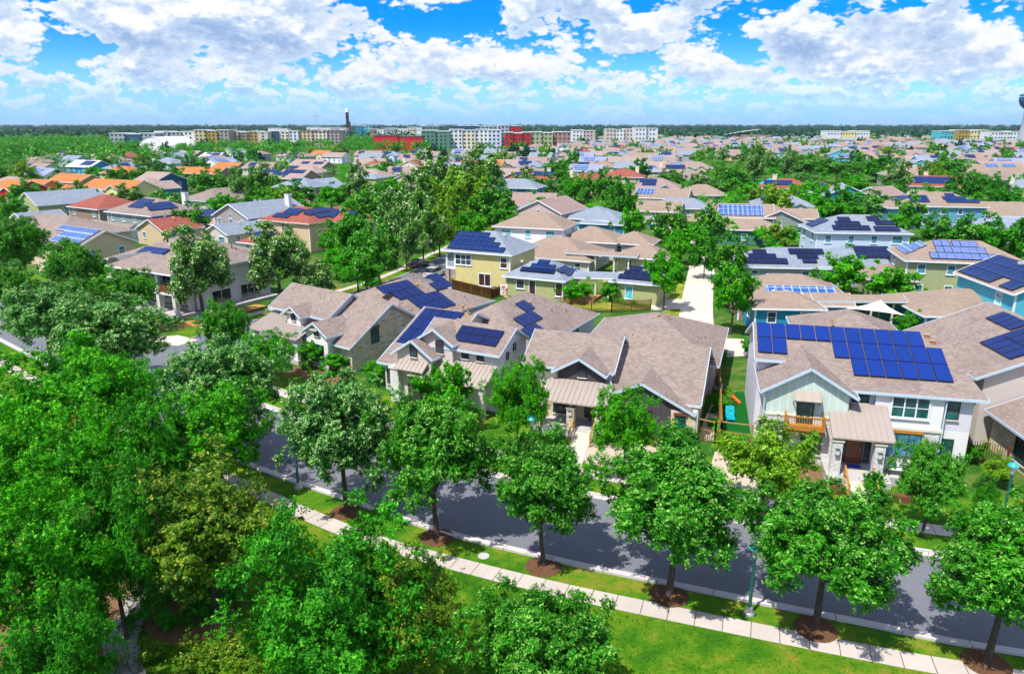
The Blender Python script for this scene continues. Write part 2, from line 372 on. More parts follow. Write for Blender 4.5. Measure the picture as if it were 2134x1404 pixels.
# ------------------------------------------------------------------ mesh helpers
ZV = Vector((0, 0, 1))
class MB:
    """collects polygons into one mesh; every face gets metric UVs (along the wall or eave, up the wall or slope)"""
    def __init__(s): s.v = []; s.f = []; s.m = []; s.mats = []
    def mi(s, mat):
        if mat not in s.mats: s.mats.append(mat)
        return s.mats.index(mat)
    def poly(s, pts, mat): 
        n = len(s.v); s.v += [tuple(p) for p in pts]; s.f.append(tuple(range(n, n + len(pts)))); s.m.append(s.mi(mat))
    def mesh(s, verts, faces, mat):
        n = len(s.v); s.v += [tuple(p) for p in verts]; k = s.mi(mat)
        for f in faces: s.f.append(tuple(i + n for i in f)); s.m.append(k)
    def box(s, x0, x1, y0, y1, z0, z1, mat):
        x0, x1 = min(x0, x1), max(x0, x1); y0, y1 = min(y0, y1), max(y0, y1); z0, z1 = min(z0, z1), max(z0, z1)
        v = [(x0, y0, z0), (x1, y0, z0), (x1, y1, z0), (x0, y1, z0), (x0, y0, z1), (x1, y0, z1), (x1, y1, z1), (x0, y1, z1)]
        s.mesh(v, [(3, 2, 1, 0), (4, 5, 6, 7), (0, 1, 5, 4), (1, 2, 6, 5), (2, 3, 7, 6), (3, 0, 4, 7)], mat)
    def beam(s, a, b, w_, h_, mat, up=ZV):
        a, b = Vector(a), Vector(b); d = (b - a).normalized()
        sd_ = d.cross(up)
        if sd_.length < 1e-4: sd_ = Vector((1, 0, 0))
        sd_.normalize(); u = sd_.cross(d).normalized()
        v = []
        for p in (a, b):
            for i, j in ((-1, -1), (1, -1), (1, 1), (-1, 1)): v.append(p + sd_ * (i * w_ / 2) + u * (j * h_ / 2))
        s.mesh(v, [(0, 1, 2, 3)[::-1], (4, 5, 6, 7), (0, 1, 5, 4), (1, 2, 6, 5), (2, 3, 7, 6), (3, 0, 4, 7)], mat)
    def tube(s, pts, rad, mat, n=8, cap=True):
        pts = [Vector(p) for p in pts]; rings = []; vs = []
        for i, p in enumerate(pts):
            d = (pts[min(i + 1, len(pts) - 1)] - pts[max(i - 1, 0)]).normalized()
            a = d.cross(Vector((0.31, 0.17, 0.93)) if abs(d.z) < 0.9 else Vector((1, 0, 0))).normalized(); c = d.cross(a)
            for k in range(n):
                t = 2 * math.pi * k / n; vs.append(p + (a * math.cos(t) + c * math.sin(t)) * rad[i])
        fs = []
        for i in range(len(pts) - 1):
            for k in range(n): fs.append((i * n + k, i * n + (k + 1) % n, (i + 1) * n + (k + 1) % n, (i + 1) * n + k))
        if cap: fs.append(tuple(range((len(pts) - 1) * n, len(pts) * n))); fs.append(tuple(range(n))[::-1])
        s.mesh(vs, fs, mat)
    def lathe(s, prof, mat, c=(0, 0), n=16):
        s.tube([(c[0], c[1], z) for r, z in prof], [max(r, 0.001) for r, z in prof], mat, n)
    def ell(s, c, r, mat, n=10, m=7):
        vs = []; fs = []
        for i in range(1, m):
            t = math.pi * i / m
            for k in range(n):
                a = 2 * math.pi * k / n; vs.append((c[0] + r[0] * math.sin(t) * math.cos(a), c[1] + r[1] * math.sin(t) * math.sin(a), c[2] + r[2] * math.cos(t)))
        vs += [(c[0], c[1], c[2] + r[2]), (c[0], c[1], c[2] - r[2])]
        for i in range(m - 2):
            for k in range(n): fs.append((i * n + k, (i + 1) * n + k, (i + 1) * n + (k + 1) % n, i * n + (k + 1) % n))
        for k in range(n): fs.append((len(vs) - 2, k, (k + 1) % n)); fs.append((len(vs) - 1, (m - 2) * n + (k + 1) % n, (m - 2) * n + k))
        s.mesh(vs, fs, mat)
    def roof(s, verts, faces, t, mat, under=None):
        """a shell of thickness t below the given top faces"""
        n = len(verts); verts = [Vector(p) for p in verts]
        s.mesh(verts, faces, mat)
        s.mesh([p - ZV * t for p in verts], [f[::-1] for f in faces], under or mat)
        ed = {}
        for f in faces:
            for a, b in zip(f, f[1:] + f[:1]): ed[(a, b)] = 1
        bd = [(a, b) for (a, b) in ed if (b, a) not in ed]
        for a, b in bd: s.poly([verts[b], verts[a], verts[a] - ZV * t, verts[b] - ZV * t][::1], mat)
        return [(verts[a], verts[b]) for a, b in bd]
    def data(s, name, smooth=False):
        me = bpy.data.meshes.new(name); me.from_pydata(s.v, [], s.f)
        for k in s.mats: me.materials.append(MATS[k])
        me.polygons.foreach_set('material_index', s.m)
        uv = me.uv_layers.new(name='UVMap').data
        buf = np.zeros(len(me.loops) * 2, dtype=np.float32); vs = [Vector(p) for p in s.v]; q = 0
        for f in s.f:
            nrm = Vector((0, 0, 0)); c = vs[f[0]]
            for i in range(1, len(f) - 1): nrm += (vs[f[i]] - c).cross(vs[f[i + 1]] - c)
            if nrm.length < 1e-9: nrm = Vector((0, 0, 1))
            nrm.normalize()
            t = Vector((1, 0, 0)) if abs(nrm.z) > 0.999 else ZV.cross(nrm).normalized()
            bb = nrm.cross(t)
            for i in f: buf[q] = vs[i].dot(t); buf[q + 1] = vs[i].dot(bb); q += 2
        uv.foreach_set('uv', buf)
        if smooth: me.polygons.foreach_set('use_smooth', [True] * len(s.f))
        me.update(); return me
    def build(s, name, parent=None, loc=None, rz=0, smooth=False):
        if not s.v: return None
        return put(name, s.data(name, smooth), parent, loc, rz)
def put(name, data, parent=None, loc=None, rz=0, mat=None):
    o = bpy.data.objects.new(name, data); COL.objects.link(o)
    if parent: o.parent = parent
    if mat is not None: o.matrix_local = mat
    else:
        if loc is not None: o.location = loc
        o.rotation_euler = (0, 0, rz)
    return o
def tag(o, label=None, cat=None, group=None, kind=None):
    if label: o['label'] = label
    if cat: o['category'] = cat
    if group: o['group'] = group
    if kind: o['kind'] = kind
    return o
def empty(name, label, cat, loc=(0, 0, 0), rz=0, group=None):
    o = bpy.data.objects.new(name, None); COL.objects.link(o); o.location = loc; o.rotation_euler = (0, 0, rz); o.empty_display_size = 0.2
    return tag(o, label, cat, group)
def copy_thing(src, loc, rz, label=None, scale=None, group=None):
    r = src.copy(); COL.objects.link(r); r.location = loc; r.rotation_euler = (0, 0, rz)
    if scale is not None: r.scale = scale
    if label: r['label'] = label
    if group: r['group'] = group
    for ch in KIDS.get(src.name, []):
        c = ch.copy(); COL.objects.link(c); c.parent = r
        for g in KIDS.get(ch.name, []):
            d = g.copy(); COL.objects.link(d); d.parent = c
    return r
KIDS = {}
def remember(root):
    for o in list(COL.objects):
        if o.parent is not None and (o.parent == root or o.parent.parent == root):
            KIDS.setdefault(o.parent.name, []).append(o)

# ------------------------------------------------------------------ window, door, solar module meshes (shared)
CACHE = {}
def win_mesh(w, h, frame, nx, ny, lintel=None, sill=True):
    k = ('w', round(w, 2), round(h, 2), frame, nx, ny, lintel, sill)
    if k not in CACHE:
        b = MB(); t = 0.07 if w > 0.8 else 0.05; t = t if 'white' not in frame else t * 1.4
        b.box(-w / 2 - t, w / 2 + t, -0.06, 0.03, h / 2, h / 2 + t, frame); b.box(-w / 2 - t, w / 2 + t, -0.06, 0.03, -h / 2 - t, -h / 2, frame)
        b.box(-w / 2 - t, -w / 2, -0.058, 0.028, -h / 2, h / 2, frame); b.box(w / 2, w / 2 + t, -0.058, 0.028, -h / 2, h / 2, frame)
        for i in range(1, nx): x = -w / 2 + w * i / nx; b.box(x - t / 2.2, x + t / 2.2, -0.04, 0.02, -h / 2, h / 2, frame)
        for j in range(1, ny): z = -h / 2 + h * j / ny; b.box(-w / 2, w / 2, -0.036, 0.016, z - 0.025, z + 0.025, frame)
        if sill: b.box(-w / 2 - t - 0.05, w / 2 + t + 0.05, -0.12, 0.02, -h / 2 - t - 0.07, -h / 2 - t, frame if 'dark' not in frame else 'trim_cream')
        CACHE[k] = b.data('window')
        if lintel:
            l = MB(); l.box(-w / 2 - 0.16, w / 2 + 0.16, -0.10, 0.02, h / 2 + t, h / 2 + t + 0.2, lintel); CACHE[k + ('l',)] = l.data('lintel')
    return CACHE[k], CACHE.get(k + ('l',))
def pane_mesh(w, h, mat):
    k = ('p', round(w, 2), round(h, 2), mat)
    if k not in CACHE:
        b = MB(); b.box(-w / 2, w / 2, -0.02, 0.004, -h / 2, h / 2, mat); CACHE[k] = b.data('pane')
    return CACHE[k]
def solar_mesh(w, h, cells, frame):
    k = ('s', round(w, 2), round(h, 2), cells, frame)
    if k not in CACHE:
        b = MB(); b.box(0.012, w - 0.012, 0.012, h - 0.012, 0.10, 0.145, frame)
        e = 0.035 if 'silver' not in frame else 0.05
        v = [(e, e, 0.149), (w - e, e, 0.149), (w - e, h - e, 0.149), (e, h - e, 0.149)]
        b.mesh(v, [(0, 1, 2, 3)], cells)
        for y in (h * .2, h * .8): b.box(0.05, w - 0.05, y - 0.02, y + 0.02, 0.0, 0.10, 'galv')
        CACHE[k] = b.data('solar_panel')
    return CACHE[k]
DIRS = {'f': 0, 'r': 90, 'b': 180, 'l': -90}

class House:
    def __init__(s, name, label, cat, x, y, ang, z=0, group=None):
        s.root = empty(name, label, cat, (x, y, z), R(ang), group); s.parts = {}; s.fasc = 'trim_blue'; s.th = 0.14
    def mb(s, part): return s.parts.setdefault(part, MB())
    def done(s, smooth=False):
        for k, b in s.parts.items(): b.build(k.split('#')[0], s.root)
        s.parts = {}; return s
    def fascia(s, edges, mat=None, h=0.2):
        b = s.mb('fascia')
        for p, q in edges:
            d = (q - p); dl = Vector((d.x, d.y, 0))
            if dl.length < 0.02: continue
            n = Vector((d.y, -d.x, 0)).normalized()
            o_ = n * 0.028 - ZV * (s.th / 2 + 0.01)
            b.beam(p + o_, q + o_, 0.05, h, mat or s.fasc)
    def shell(s, verts, faces, rmat, part='roof', fascia=True):
        e = s.mb(part).roof(verts, faces, s.th, rmat, 'trim_cream' if 'metal' not in rmat else rmat)
        if fascia: s.fascia(e)
    def wall(s, x0, x1, y0, y1, z1, mat, z0=0.0, part='wall'): s.mb(part).box(x0, x1, y0, y1, z0, z1, mat)
    def gable(s, x0, x1, y0, y1, zr, sl, axis, rmat, wmat, oh=0.45, rake=0.35, ends=None, z0=0.0, rp=None, part='roof', walls=True, sl2=None, bands=None):
        """x0..y1 wall rectangle; ridge along axis at height zr, position rp; slope sl (and sl2 on the far side)"""
        sl2 = sl2 or sl
        if axis == 'x': a0, a1, b0, b1 = x0, x1, y0, y1
        else: a0, a1, b0, b1 = y0, y1, x0, x1
        rp = (b0 + b1) / 2 if rp is None else rp
        f = (lambda a, b, z: (a, b, z)) if axis == 'x' else (lambda a, b, z: (b, a, z))
        A0, A1, B0, B1 = a0 - rake, a1 + rake, b0 - oh, b1 + oh
        za, zb = zr - sl * (rp - B0), zr - sl2 * (B1 - rp)
        V_ = [f(A0, B0, za), f(A1, B0, za), f(A1, rp, zr), f(A0, rp, zr), f(A1, B1, zb), f(A0, B1, zb)]
        F_ = [(0, 1, 2, 3), (3, 2, 4, 5)]
        if axis != 'x': F_ = [g[::-1] for g in F_]
        s.shell(V_, F_, rmat, part)
        if walls:
            wa, wb, wr = zr - sl * (rp - b0) - s.th, zr - sl2 * (b1 - rp) - s.th, zr - s.th - 0.01
            q = [f(a0, b0, z0), f(a0, b1, z0), f(a0, b1, wb), f(a0, rp, wr), f(a0, b0, wa)]
            r_ = [f(a1, b0, z0), f(a1, b1, z0), f(a1, b1, wb), f(a1, rp, wr), f(a1, b0, wa)]
            fs = [(0, 1, 2, 3, 4), (9, 8, 7, 6, 5), (1, 0, 5, 6), (2, 1, 6, 7), (3, 2, 7, 8), (4, 3, 8, 9), (0, 4, 9, 5)]
            if axis != 'x': fs = [g[::-1] for g in fs]
            fs = [g[::-1] for g in fs] if axis == 'x' else [g[::-1] for g in fs]
            s.mb('wall').mesh(q + r_, fs, wmat)
        return za, zb
    def hip(s, x0, x1, y0, y1, ze, sl, rmat, wmat, oh=0.5, z0=0.0, walls=True, part='roof'):
        X0, X1, Y0, Y1 = x0 - oh, x1 + oh, y0 - oh, y1 + oh
        w_, d_ = X1 - X0, Y1 - Y0; m = min(w_, d_) / 2; zr = ze + sl * m
        if w_ >= d_: r0, r1 = (X0 + m, (Y0 + Y1) / 2, zr), (X1 - m - 0.001, (Y0 + Y1) / 2, zr)
        else: r0, r1 = ((X0 + X1) / 2, Y0 + m, zr), ((X0 + X1) / 2, Y1 - m - 0.001, zr)
        V_ = [(X0, Y0, ze), (X1, Y0, ze), (X1, Y1, ze), (X0, Y1, ze), r0, r1]
        F_ = [(0, 1, 5, 4), (1, 2, 5), (2, 3, 4, 5), (3, 0, 4)] if w_ >= d_ else [(0, 1, 4), (1, 2, 5, 4), (2, 3, 5), (3, 0, 4, 5)]
        s.shell(V_, F_, rmat, part)
        if walls: s.wall(x0, x1, y0, y1, ze + 0.04, wmat, z0)
        return zr
    def metal(s, x0, x1, y0, y1, z0, z1, mat='metal_roof', t=0.1, seam=0.42, part='porch_roof', d='f'):
        """standing-seam shed: low edge y0 (z0) to high edge y1 (z1)"""
        b = s.mb(part); e = b.roof([(x0, y0, z0), (x1, y0, z0), (x1, y1, z1), (x0, y1, z1)], [(0, 1, 2, 3)], t, mat, 'trim_dark')
        n = max(2, round((x1 - x0) / seam))
        for i in range(n + 1):
            x = x0 + 0.02 + (x1 - x0 - 0.04) * i / n; b.beam((x, y0, z0 + 0.02), (x, y1, z1 + 0.02), 0.03, 0.06, 'metal_dark' if False else mat)
    def window(s, x, y, z, w, h, d='f', frame='trim_white', glass='glass_blue', nx=1, ny=2, lintel=None, sill=True, name='window'):
        fm, lm = win_mesh(w, h, frame, nx, ny, lintel, sill)
        o = put(name, fm, s.root, (x, y, z), R(DIRS[d])); put('pane', pane_mesh(w, h, glass), o)
        if lm: put('lintel', lm, o)
        return o
    def door(s, x, y, z, w=0.95, h=2.1, d='f', mat='door_wood', frame='trim_dark'):
        b = MB(); b.box(-w / 2, w / 2, -0.03, 0.03, 0, h, mat)
        for i in (0, 1):
            for j in (0, 1, 2): b.box(-w / 2 + 0.1 + i * (w / 2 - 0.04), -w / 2 + 0.1 + i * (w / 2 - 0.04) + w / 2 - 0.16, -0.045, -0.03, 0.12 + j * h / 3, -0.02 + (j + 1) * h / 3, mat)
        o = b.build('door', s.root, (x, y, z), R(DIRS[d]))
        f = MB(); f.box(-w / 2 - 0.1, -w / 2, -0.05, 0.02, 0, h + 0.1, frame); f.box(w / 2, w / 2 + 0.1, -0.05, 0.02, 0, h + 0.1, frame); f.box(-w / 2, w / 2, -0.05, 0.02, h, h + 0.1, frame); f.build('frame', o)
        k = MB(); k.tube([(w / 2 - 0.09, -0.09, 0.85), (w / 2 - 0.09, -0.09, 1.25)], [0.02, 0.02], 'chrome', 6); k.box(w / 2 - 0.11, w / 2 - 0.07, -0.09, -0.02, 0.9, 0.94, 'chrome'); k.build('handle', o)
    def panels(s, origin, d, sl, cells, mw, mh, mat='solar_navy', frame='panel_frame', gap=0.03):
        """origin: point on the roof at an array corner; d: side the slope faces; cells: (u, v) module slots, v counted DOWN the slope"""
        ud = {'f': (1, 0, 0), 'r': (0, 1, 0), 'b': (-1, 0, 0), 'l': (0, -1, 0)}[d]
        dn = {'f': (0, -1), 'r': (1, 0), 'b': (0, 1), 'l': (-1, 0)}[d]
        k = 1 / math.sqrt(1 + sl * sl)
        U = Vector(ud); D = Vector((dn[0] * k, dn[1] * k, -sl * k)); N = U.cross(-D).normalized()
        me = solar_mesh(mw - gap, mh - gap, mat, frame); O = Vector(origin)
        M3 = Matrix((U, -D, N)).transposed().to_4x4()
        for (u, v) in cells:
            p = O + U * (u * mw) + D * ((v + 1) * mh)
            put('solar_panel', me, s.root, mat=Matrix.Translation(p) @ M3)
    def array(s, origin, d, sl, runs, mw, mh, mat='solar_array', rest=0.05):
        """mid-distance: each run of touching modules is one part"""
        ud = {'f': (1, 0, 0), 'r': (0, 1, 0), 'b': (-1, 0, 0), 'l': (0, -1, 0)}[d]
        dn = {'f': (0, -1), 'r': (1, 0), 'b': (0, 1), 'l': (-1, 0)}[d]
        k = 1 / math.sqrt(1 + sl * sl)
        U = Vector(ud); D = Vector((dn[0] * k, dn[1] * k, -sl * k)); N = U.cross(-D).normalized(); O = Vector(origin)
        b = MB()
        for (u0, u1, v0, v1) in runs:
            a = O + U * (u0 * mw) + D * (v0 * mh); c = O + U * (u1 * mw) + D * (v0 * mh); e = O + U * (u1 * mw) + D * (v1 * mh); f = O + U * (u0 * mw) + D * (v1 * mh)
            q = [p + N * 0.16 for p in (f, e, c, a)]; r_ = [p + N * 0.05 for p in (f, e, c, a)]
            b.mesh(q + r_, [(7, 6, 5, 4), (0, 4, 5, 1), (1, 5, 6, 2), (2, 6, 7, 3), (3, 7, 4, 0)], 'panel_frame')
            b.mesh([p + N * 0.003 for p in q], [(0, 1, 2, 3)], mat)
            fr = 'panel_frame_silver' if 'pale' in mat else 'panel_frame'
            for i in range(int(round(u1 - u0)) + 1):
                t_ = min(i, u1 - u0); b.beam(O + U * ((u0 + t_) * mw) + D * (v0 * mh) + N * 0.165, O + U * ((u0 + t_) * mw) + D * (v1 * mh) + N * 0.165, 0.06, 0.02, fr, N)
            for j in range(int(round(v1 - v0)) + 1):
                t_ = min(j, v1 - v0); b.beam(O + U * (u0 * mw) + D * ((v0 + t_) * mh) + N * 0.168, O + U * (u1 * mw) + D * ((v0 + t_) * mh) + N * 0.168, 0.06, 0.02, fr, N)
        b.build('solar_array', s.root)
    def vent(s, x, y, z, h=0.5, r=0.06, mat='vent_brown', cap=True):
        b = MB(); b.tube([(x, y, z - 0.3), (x, y, z + h)], [r, r], mat, 8); b.lathe([(r * 2.6, z - 0.02), (r * 1.2, z + 0.08)], mat, (x, y), 10)
        if cap: b.lathe([(r * 1.2, z + h - 0.02), (r * 1.9, z + h + 0.02), (r * 1.9, z + h + 0.09), (r * .3, z + h + 0.14)], mat, (x, y), 10)
        b.build('vent_pipe', s.root)
    def boxvent(s, x, y, z, mat='vent_brown'):
        b = MB(); b.box(x - 0.15, x + 0.15, y - 0.12, y + 0.12, z - 0.1, z + 0.1, mat); b.box(x - 0.2, x + 0.2, y - 0.17, y + 0.17, z + 0.1, z + 0.13, mat); b.build('roof_vent', s.root)
    def chimney(s, x, y, z0, z1, w=1.0, d=0.7, mat='stucco_cream'):
        b = MB(); b.box(x - w / 2, x + w / 2, y - d / 2, y + d / 2, z0, z1, mat); b.box(x - w / 2 - .08, x + w / 2 + .08, y - d / 2 - .08, y + d / 2 + .08, z1, z1 + .14, mat); b.box(x - w / 4, x + w / 4, y - d / 4, y + d / 4, z1 + .14, z1 + .4, 'metal_black'); b.build('chimney', s.root)
    def railing(s, x0, x1, y0, y1, z, h=0.9, mat='wood', n=None, rise=0, part='railing'):
        b = MB(); L = math.hypot(x1 - x0, y1 - y0); n = n or max(2, int(L / 0.13))
        g = lambda t, zz: (x0 + (x1 - x0) * t, y0 + (y1 - y0) * t, z + rise * t + zz)
        b.beam(g(0, h), g(1, h), 0.10, 0.06, mat); b.beam(g(0, .12), g(1, .12), 0.06, 0.06, mat)
        for i in range(1, n): b.beam(g(i / n, .12), g(i / n, h), 0.035, 0.035, mat)
        for t in (0, 1): b.beam(g(t, -0.1), g(t, h + 0.08), 0.11, 0.11, mat)
        b.build(part, s.root)

# ------------------------------------------------------------------ ground strips
def smooth(pts, k=8):
    pts = [Vector((p[0], p[1], 0)) for p in pts]; out = []
    q = [pts[0] * 2 - pts[1]] + pts + [pts[-1] * 2 - pts[-2]]
    for i in range(1, len(q) - 2):
        for j in range(k):
            t = j / k; a, b, c, d = q[i - 1:i + 3]
            out.append(0.5 * ((2 * b) + (c - a) * t + (2 * a - 5 * b + 4 * c - d) * t * t + (3 * b - a - 3 * c + d) * t ** 3))
    out.append(pts[-1]); return out
def offs(pts, d):
    out = []
    for i, p in enumerate(pts):
        t = (pts[min(i + 1, len(pts) - 1)] - pts[max(i - 1, 0)]).normalized(); out.append(p + Vector((-t.y, t.x, 0)) * d)
    return out
def ribbon(name, pts, d0, d1, z, mat, h=0.0, label=None, kind='structure', wob=0.0):
    """strip between the offsets d0 < d1 (left of travel is positive); h > 0 makes it a raised kerb"""
    L = offs(pts, d1); Rr = offs(pts, d0); n = len(pts); rng = random.Random(5)
    if wob:
        L = [p + Vector((rng.uniform(-wob, wob), rng.uniform(-wob, wob), 0)) for p in L]; Rr = [p + Vector((rng.uniform(-wob, wob), rng.uniform(-wob, wob), 0)) for p in Rr]
    arc = [0]
    for i in range(1, n): arc.append(arc[-1] + (pts[i] - pts[i - 1]).length)
    vs = []; fs = []; uv = []
    for i in range(n):
        vs += [(Rr[i].x, Rr[i].y, z + h), (L[i].x, L[i].y, z + h)]
        if h: vs += [(Rr[i].x, Rr[i].y, z - .05), (L[i].x, L[i].y, z - .05)]
    st = 4 if h else 2
    for i in range(n - 1):
        a = i * st; b = a + st
        fs.append((a, b, b + 1, a + 1)); uv += [(arc[i], 0), (arc[i + 1], 0), (arc[i + 1], d1 - d0), (arc[i], d1 - d0)]
        if h:
            fs.append((a + 2, b + 2, b, a)); uv += [(arc[i], 0), (arc[i + 1], 0), (arc[i + 1], h), (arc[i], h)]
            fs.append((a + 1, b + 1, b + 3, a + 3)); uv += [(arc[i], h), (arc[i + 1], h), (arc[i + 1], 0), (arc[i], 0)]
    me = bpy.data.meshes.new(name); me.from_pydata(vs, [], fs); me.materials.append(MATS[mat])
    me.uv_layers.new(name='UVMap').data.foreach_set('uv', [c for p in uv for c in p]); me.update()
    o = put(name, me)
    if kind: o['kind'] = kind
    if label: o['label'] = label
    return o
def patch(name, pts, z, mat, kind='structure', label=None, cat=None, th=0.0):
    b = MB(); n = len(pts)
    b.poly([(p[0], p[1], z) for p in pts], mat)
    if th:
        for i in range(n): p, q = pts[i], pts[(i + 1) % n]; b.poly([(p[0], p[1], z - th), (q[0], q[1], z - th), (q[0], q[1], z), (p[0], p[1], z)], mat)
    o = b.build(name)
    return tag(o, label, cat, None, kind)

# ------------------------------------------------------------------ foliage
def leaf_mesh(name, cl, n, size, mat, rng, spray=0.0, core=0.45, up=0.35, tipf=0.25, shoots=26, fit=None):
    """cl: clusters (x, y, z, r, tone, outward xyz); leaves sit on shoots that fan out of each cluster; every leaf a folded quad"""
    cl = np.array(cl, dtype=np.float64); w_ = cl[:, 3] ** 2; nc = len(cl)
    idx = rng.choice(nc, n, p=w_ / w_.sum()); sh = rng.integers(0, shoots, n); c = cl[idx]
    sd_ = rng.normal(size=(nc, shoots, 3)); sd_ += cl[:, None, 5:8] * 0.55; sd_[:, :, 2] += 0.25; sd_ /= np.linalg.norm(sd_, axis=2)[:, :, None]
    slen = rng.uniform(0.62, 1.0, (nc, shoots)) * (1 + spray * rng.random((nc, shoots)) ** 2.5)
    d = sd_[idx, sh]; o = c[:, 5:8]; rad = core + (1 - core) * rng.random(n) ** 0.7
    pos = c[:, :3] + d * (c[:, 3] * rad * slen[idx, sh])[:, None]
    pos += rng.normal(size=(n, 3)) * (c[:, 3] * 0.13 * (1.15 - 0.5 * rad))[:, None] * np.array([1, 1, .8])
    nr = d * 0.55 + o * 0.35 + rng.normal(size=(n, 3)) * 0.55; nr[:, 2] += up; nr /= np.linalg.norm(nr, axis=1)[:, None]
    t = np.cross(nr, rng.normal(size=(n, 3))); t /= np.linalg.norm(t, axis=1)[:, None]; b = np.cross(nr, t)
    sz = size * (0.65 + 0.7 * rng.random(n))
    L_ = (t * sz[:, None]); Wd = (b * (sz * 0.46)[:, None]); fold = nr * (sz * 0.12)[:, None]
    if fit: pos = fitpos(pos, fit)
    v = np.stack([pos - L_, pos - Wd + fold, pos + L_, pos + Wd + fold], 1).reshape(-1, 3).astype(np.float32)
    me = bpy.data.meshes.new(name); me.vertices.add(4 * n); me.vertices.foreach_set('co', v.ravel())
    me.loops.add(4 * n); me.loops.foreach_set('vertex_index', np.arange(4 * n, dtype=np.int32))
    me.polygons.add(n); me.polygons.foreach_set('loop_start', np.arange(0, 4 * n, 4, dtype=np.int32)); me.polygons.foreach_set('loop_total', np.full(n, 4, dtype=np.int32))
    me.materials.append(MATS[mat]); me.update(calc_edges=True)
    tone = np.clip(c[:, 4] + rng.normal(size=n) * 0.16, 0, 1)
    out = (d * o).sum(1)
    tip = (rng.random(n) < tipf * np.clip(out * 0.9 + 0.35, 0, 1) * (rad > 0.75)) * rng.uniform(0.5, 1.0, n)
    colr = np.stack([tone, tip, np.zeros(n), np.ones(n)], 1).astype(np.float32)
    at = me.color_attributes.new('tint', 'FLOAT_COLOR', 'CORNER'); at.data.foreach_set('color', np.repeat(colr, 4, axis=0).ravel())
    return me
def fitpos(pos, fit):
    rx, h = fit; r = np.hypot(pos[:, 0], pos[:, 1]); k = rx / np.percentile(r, 97.5); kz = h / np.percentile(pos[:, 2], 99.3)
    return pos * np.array([k, k, kz])
def crown_clusters(rng, rx, rz, zc, nc, rc, shape='round', gap=0.0):
    cl = []; nl = max(7, int(nc / 6)); g0 = rng.uniform(0, 6.28); base = np.array([0, 0, zc - rz * .75])
    for l in range(nl):
        t = (l + .5) / nl; elv = math.asin(min(1, -.74 + 1.72 * t)); azm = g0 + l * 2.39996 + rng.uniform(-.3, .3)
        k = rng.uniform(.80, 1.12)
        if shape == 'oval': k *= 1.0 - .12 * math.sin(elv)
        if shape == 'vase': k *= .86 + .22 * math.sin(elv)
        tip = np.array([math.cos(azm) * math.cos(elv) * rx * k, math.sin(azm) * math.cos(elv) * rx * k, zc + math.sin(elv) * rz * k])
        d0_ = tip - np.array([0, 0, zc - rz * .2]); d0_ /= np.linalg.norm(d0_)
        m = max(3, int(round(nc / nl)))
        for q in range(m):
            u = .42 + .58 * (q + rng.random()) / m; p = base + (tip - base) * u + np.array([0, 0, 1]) * .25 * rz * math.sin(u * 3.1) * (1 - u)
            p = p + rng.normal(size=3) * np.array([.17, .17, .12]) * rx * u
            cl.append((*p, rc * rng.uniform(.6, 1.25) * (1.05 - .25 * u), rng.uniform(.1, .9), *d0_))
    return cl
def trunk_mesh(rng, cl, h, r, zc, limbs=10, n=8):
    b = MB(); top = h * 0.34
    lean = rng.uniform(-0.15, 0.15, 2)
    P0 = [(0, 0, -0.15), (0, 0, 0.25), (lean[0], lean[1], top * 0.6), (lean[0] * 1.5, lean[1] * 1.5, top)]
    b.tube(P0, [r * 1.5, r * 1.05, r * 0.85, r * 0.75], 'bark', n)
    base = Vector(P0[-1]); ids = rng.choice(len(cl), min(limbs, len(cl)), replace=False)
    for i in ids:
        e = Vector(cl[i][:3]); s0 = base + Vector((0, 0, rng.uniform(-0.3, 0.6)))
        mid = s0.lerp(e, 0.5) + Vector((0, 0, 0.12 * (e - s0).length)) + Vector(rng.uniform(-.2, .2, 3))
        b.tube([s0, mid, e], [r * 0.42, r * 0.22, r * 0.07], 'bark', 5)
        for _ in range(2):
            j = ids[rng.integers(len(ids))]; f_ = mid.lerp(Vector(cl[(i * 7 + _ * 13) % len(cl)][:3]), 0.5)
            b.tube([mid, f_], [r * 0.16, r * 0.05], 'bark', 4)
    return b.data('trunk')
def make_tree(kind, seed, h, rx, leaves, size, mat, nc, rc, shape='round', spray=0.0, tipf=0.25, zlow=0.28, limbs=10, core=0.45, name='tree'):
    """prototype with crown centre and radii in metres at full size; hidden below ground is nothing: it is placed directly when first used"""
    rng = np.random.default_rng(seed); rz = h * (1 - zlow) / 2; zc = h * zlow + rz
    cl = crown_clusters(rng, rx - rc * .6, rz - rc * .5, zc, nc, rc, shape)
    lm = leaf_mesh('crown', cl, leaves, size, mat, rng, spray, core, 0.35, tipf, fit=(rx, h))
    tm = trunk_mesh(rng, cl, h, 0.032 * h * (0.7 if h > 9 else 0.62), zc, limbs)
    PROTO[kind] = (lm, tm, h, rx)
PROTO = {}
TREE_N = 0
def place_tree(kind, x, y, h, rx, label, cat='tree', group=None, rz=None, name='tree', squash=1.0):
    lm, tm, ph, pr = PROTO[kind]
    e = empty(name, label, cat, (x, y, 0), (x * 1.7 + y * 2.3) % 6.28 if rz is None else rz, group)
    e.scale = (rx / pr, rx / pr * squash, h / ph)
    put('crown', lm, e); put('trunk', tm, e)
    return e
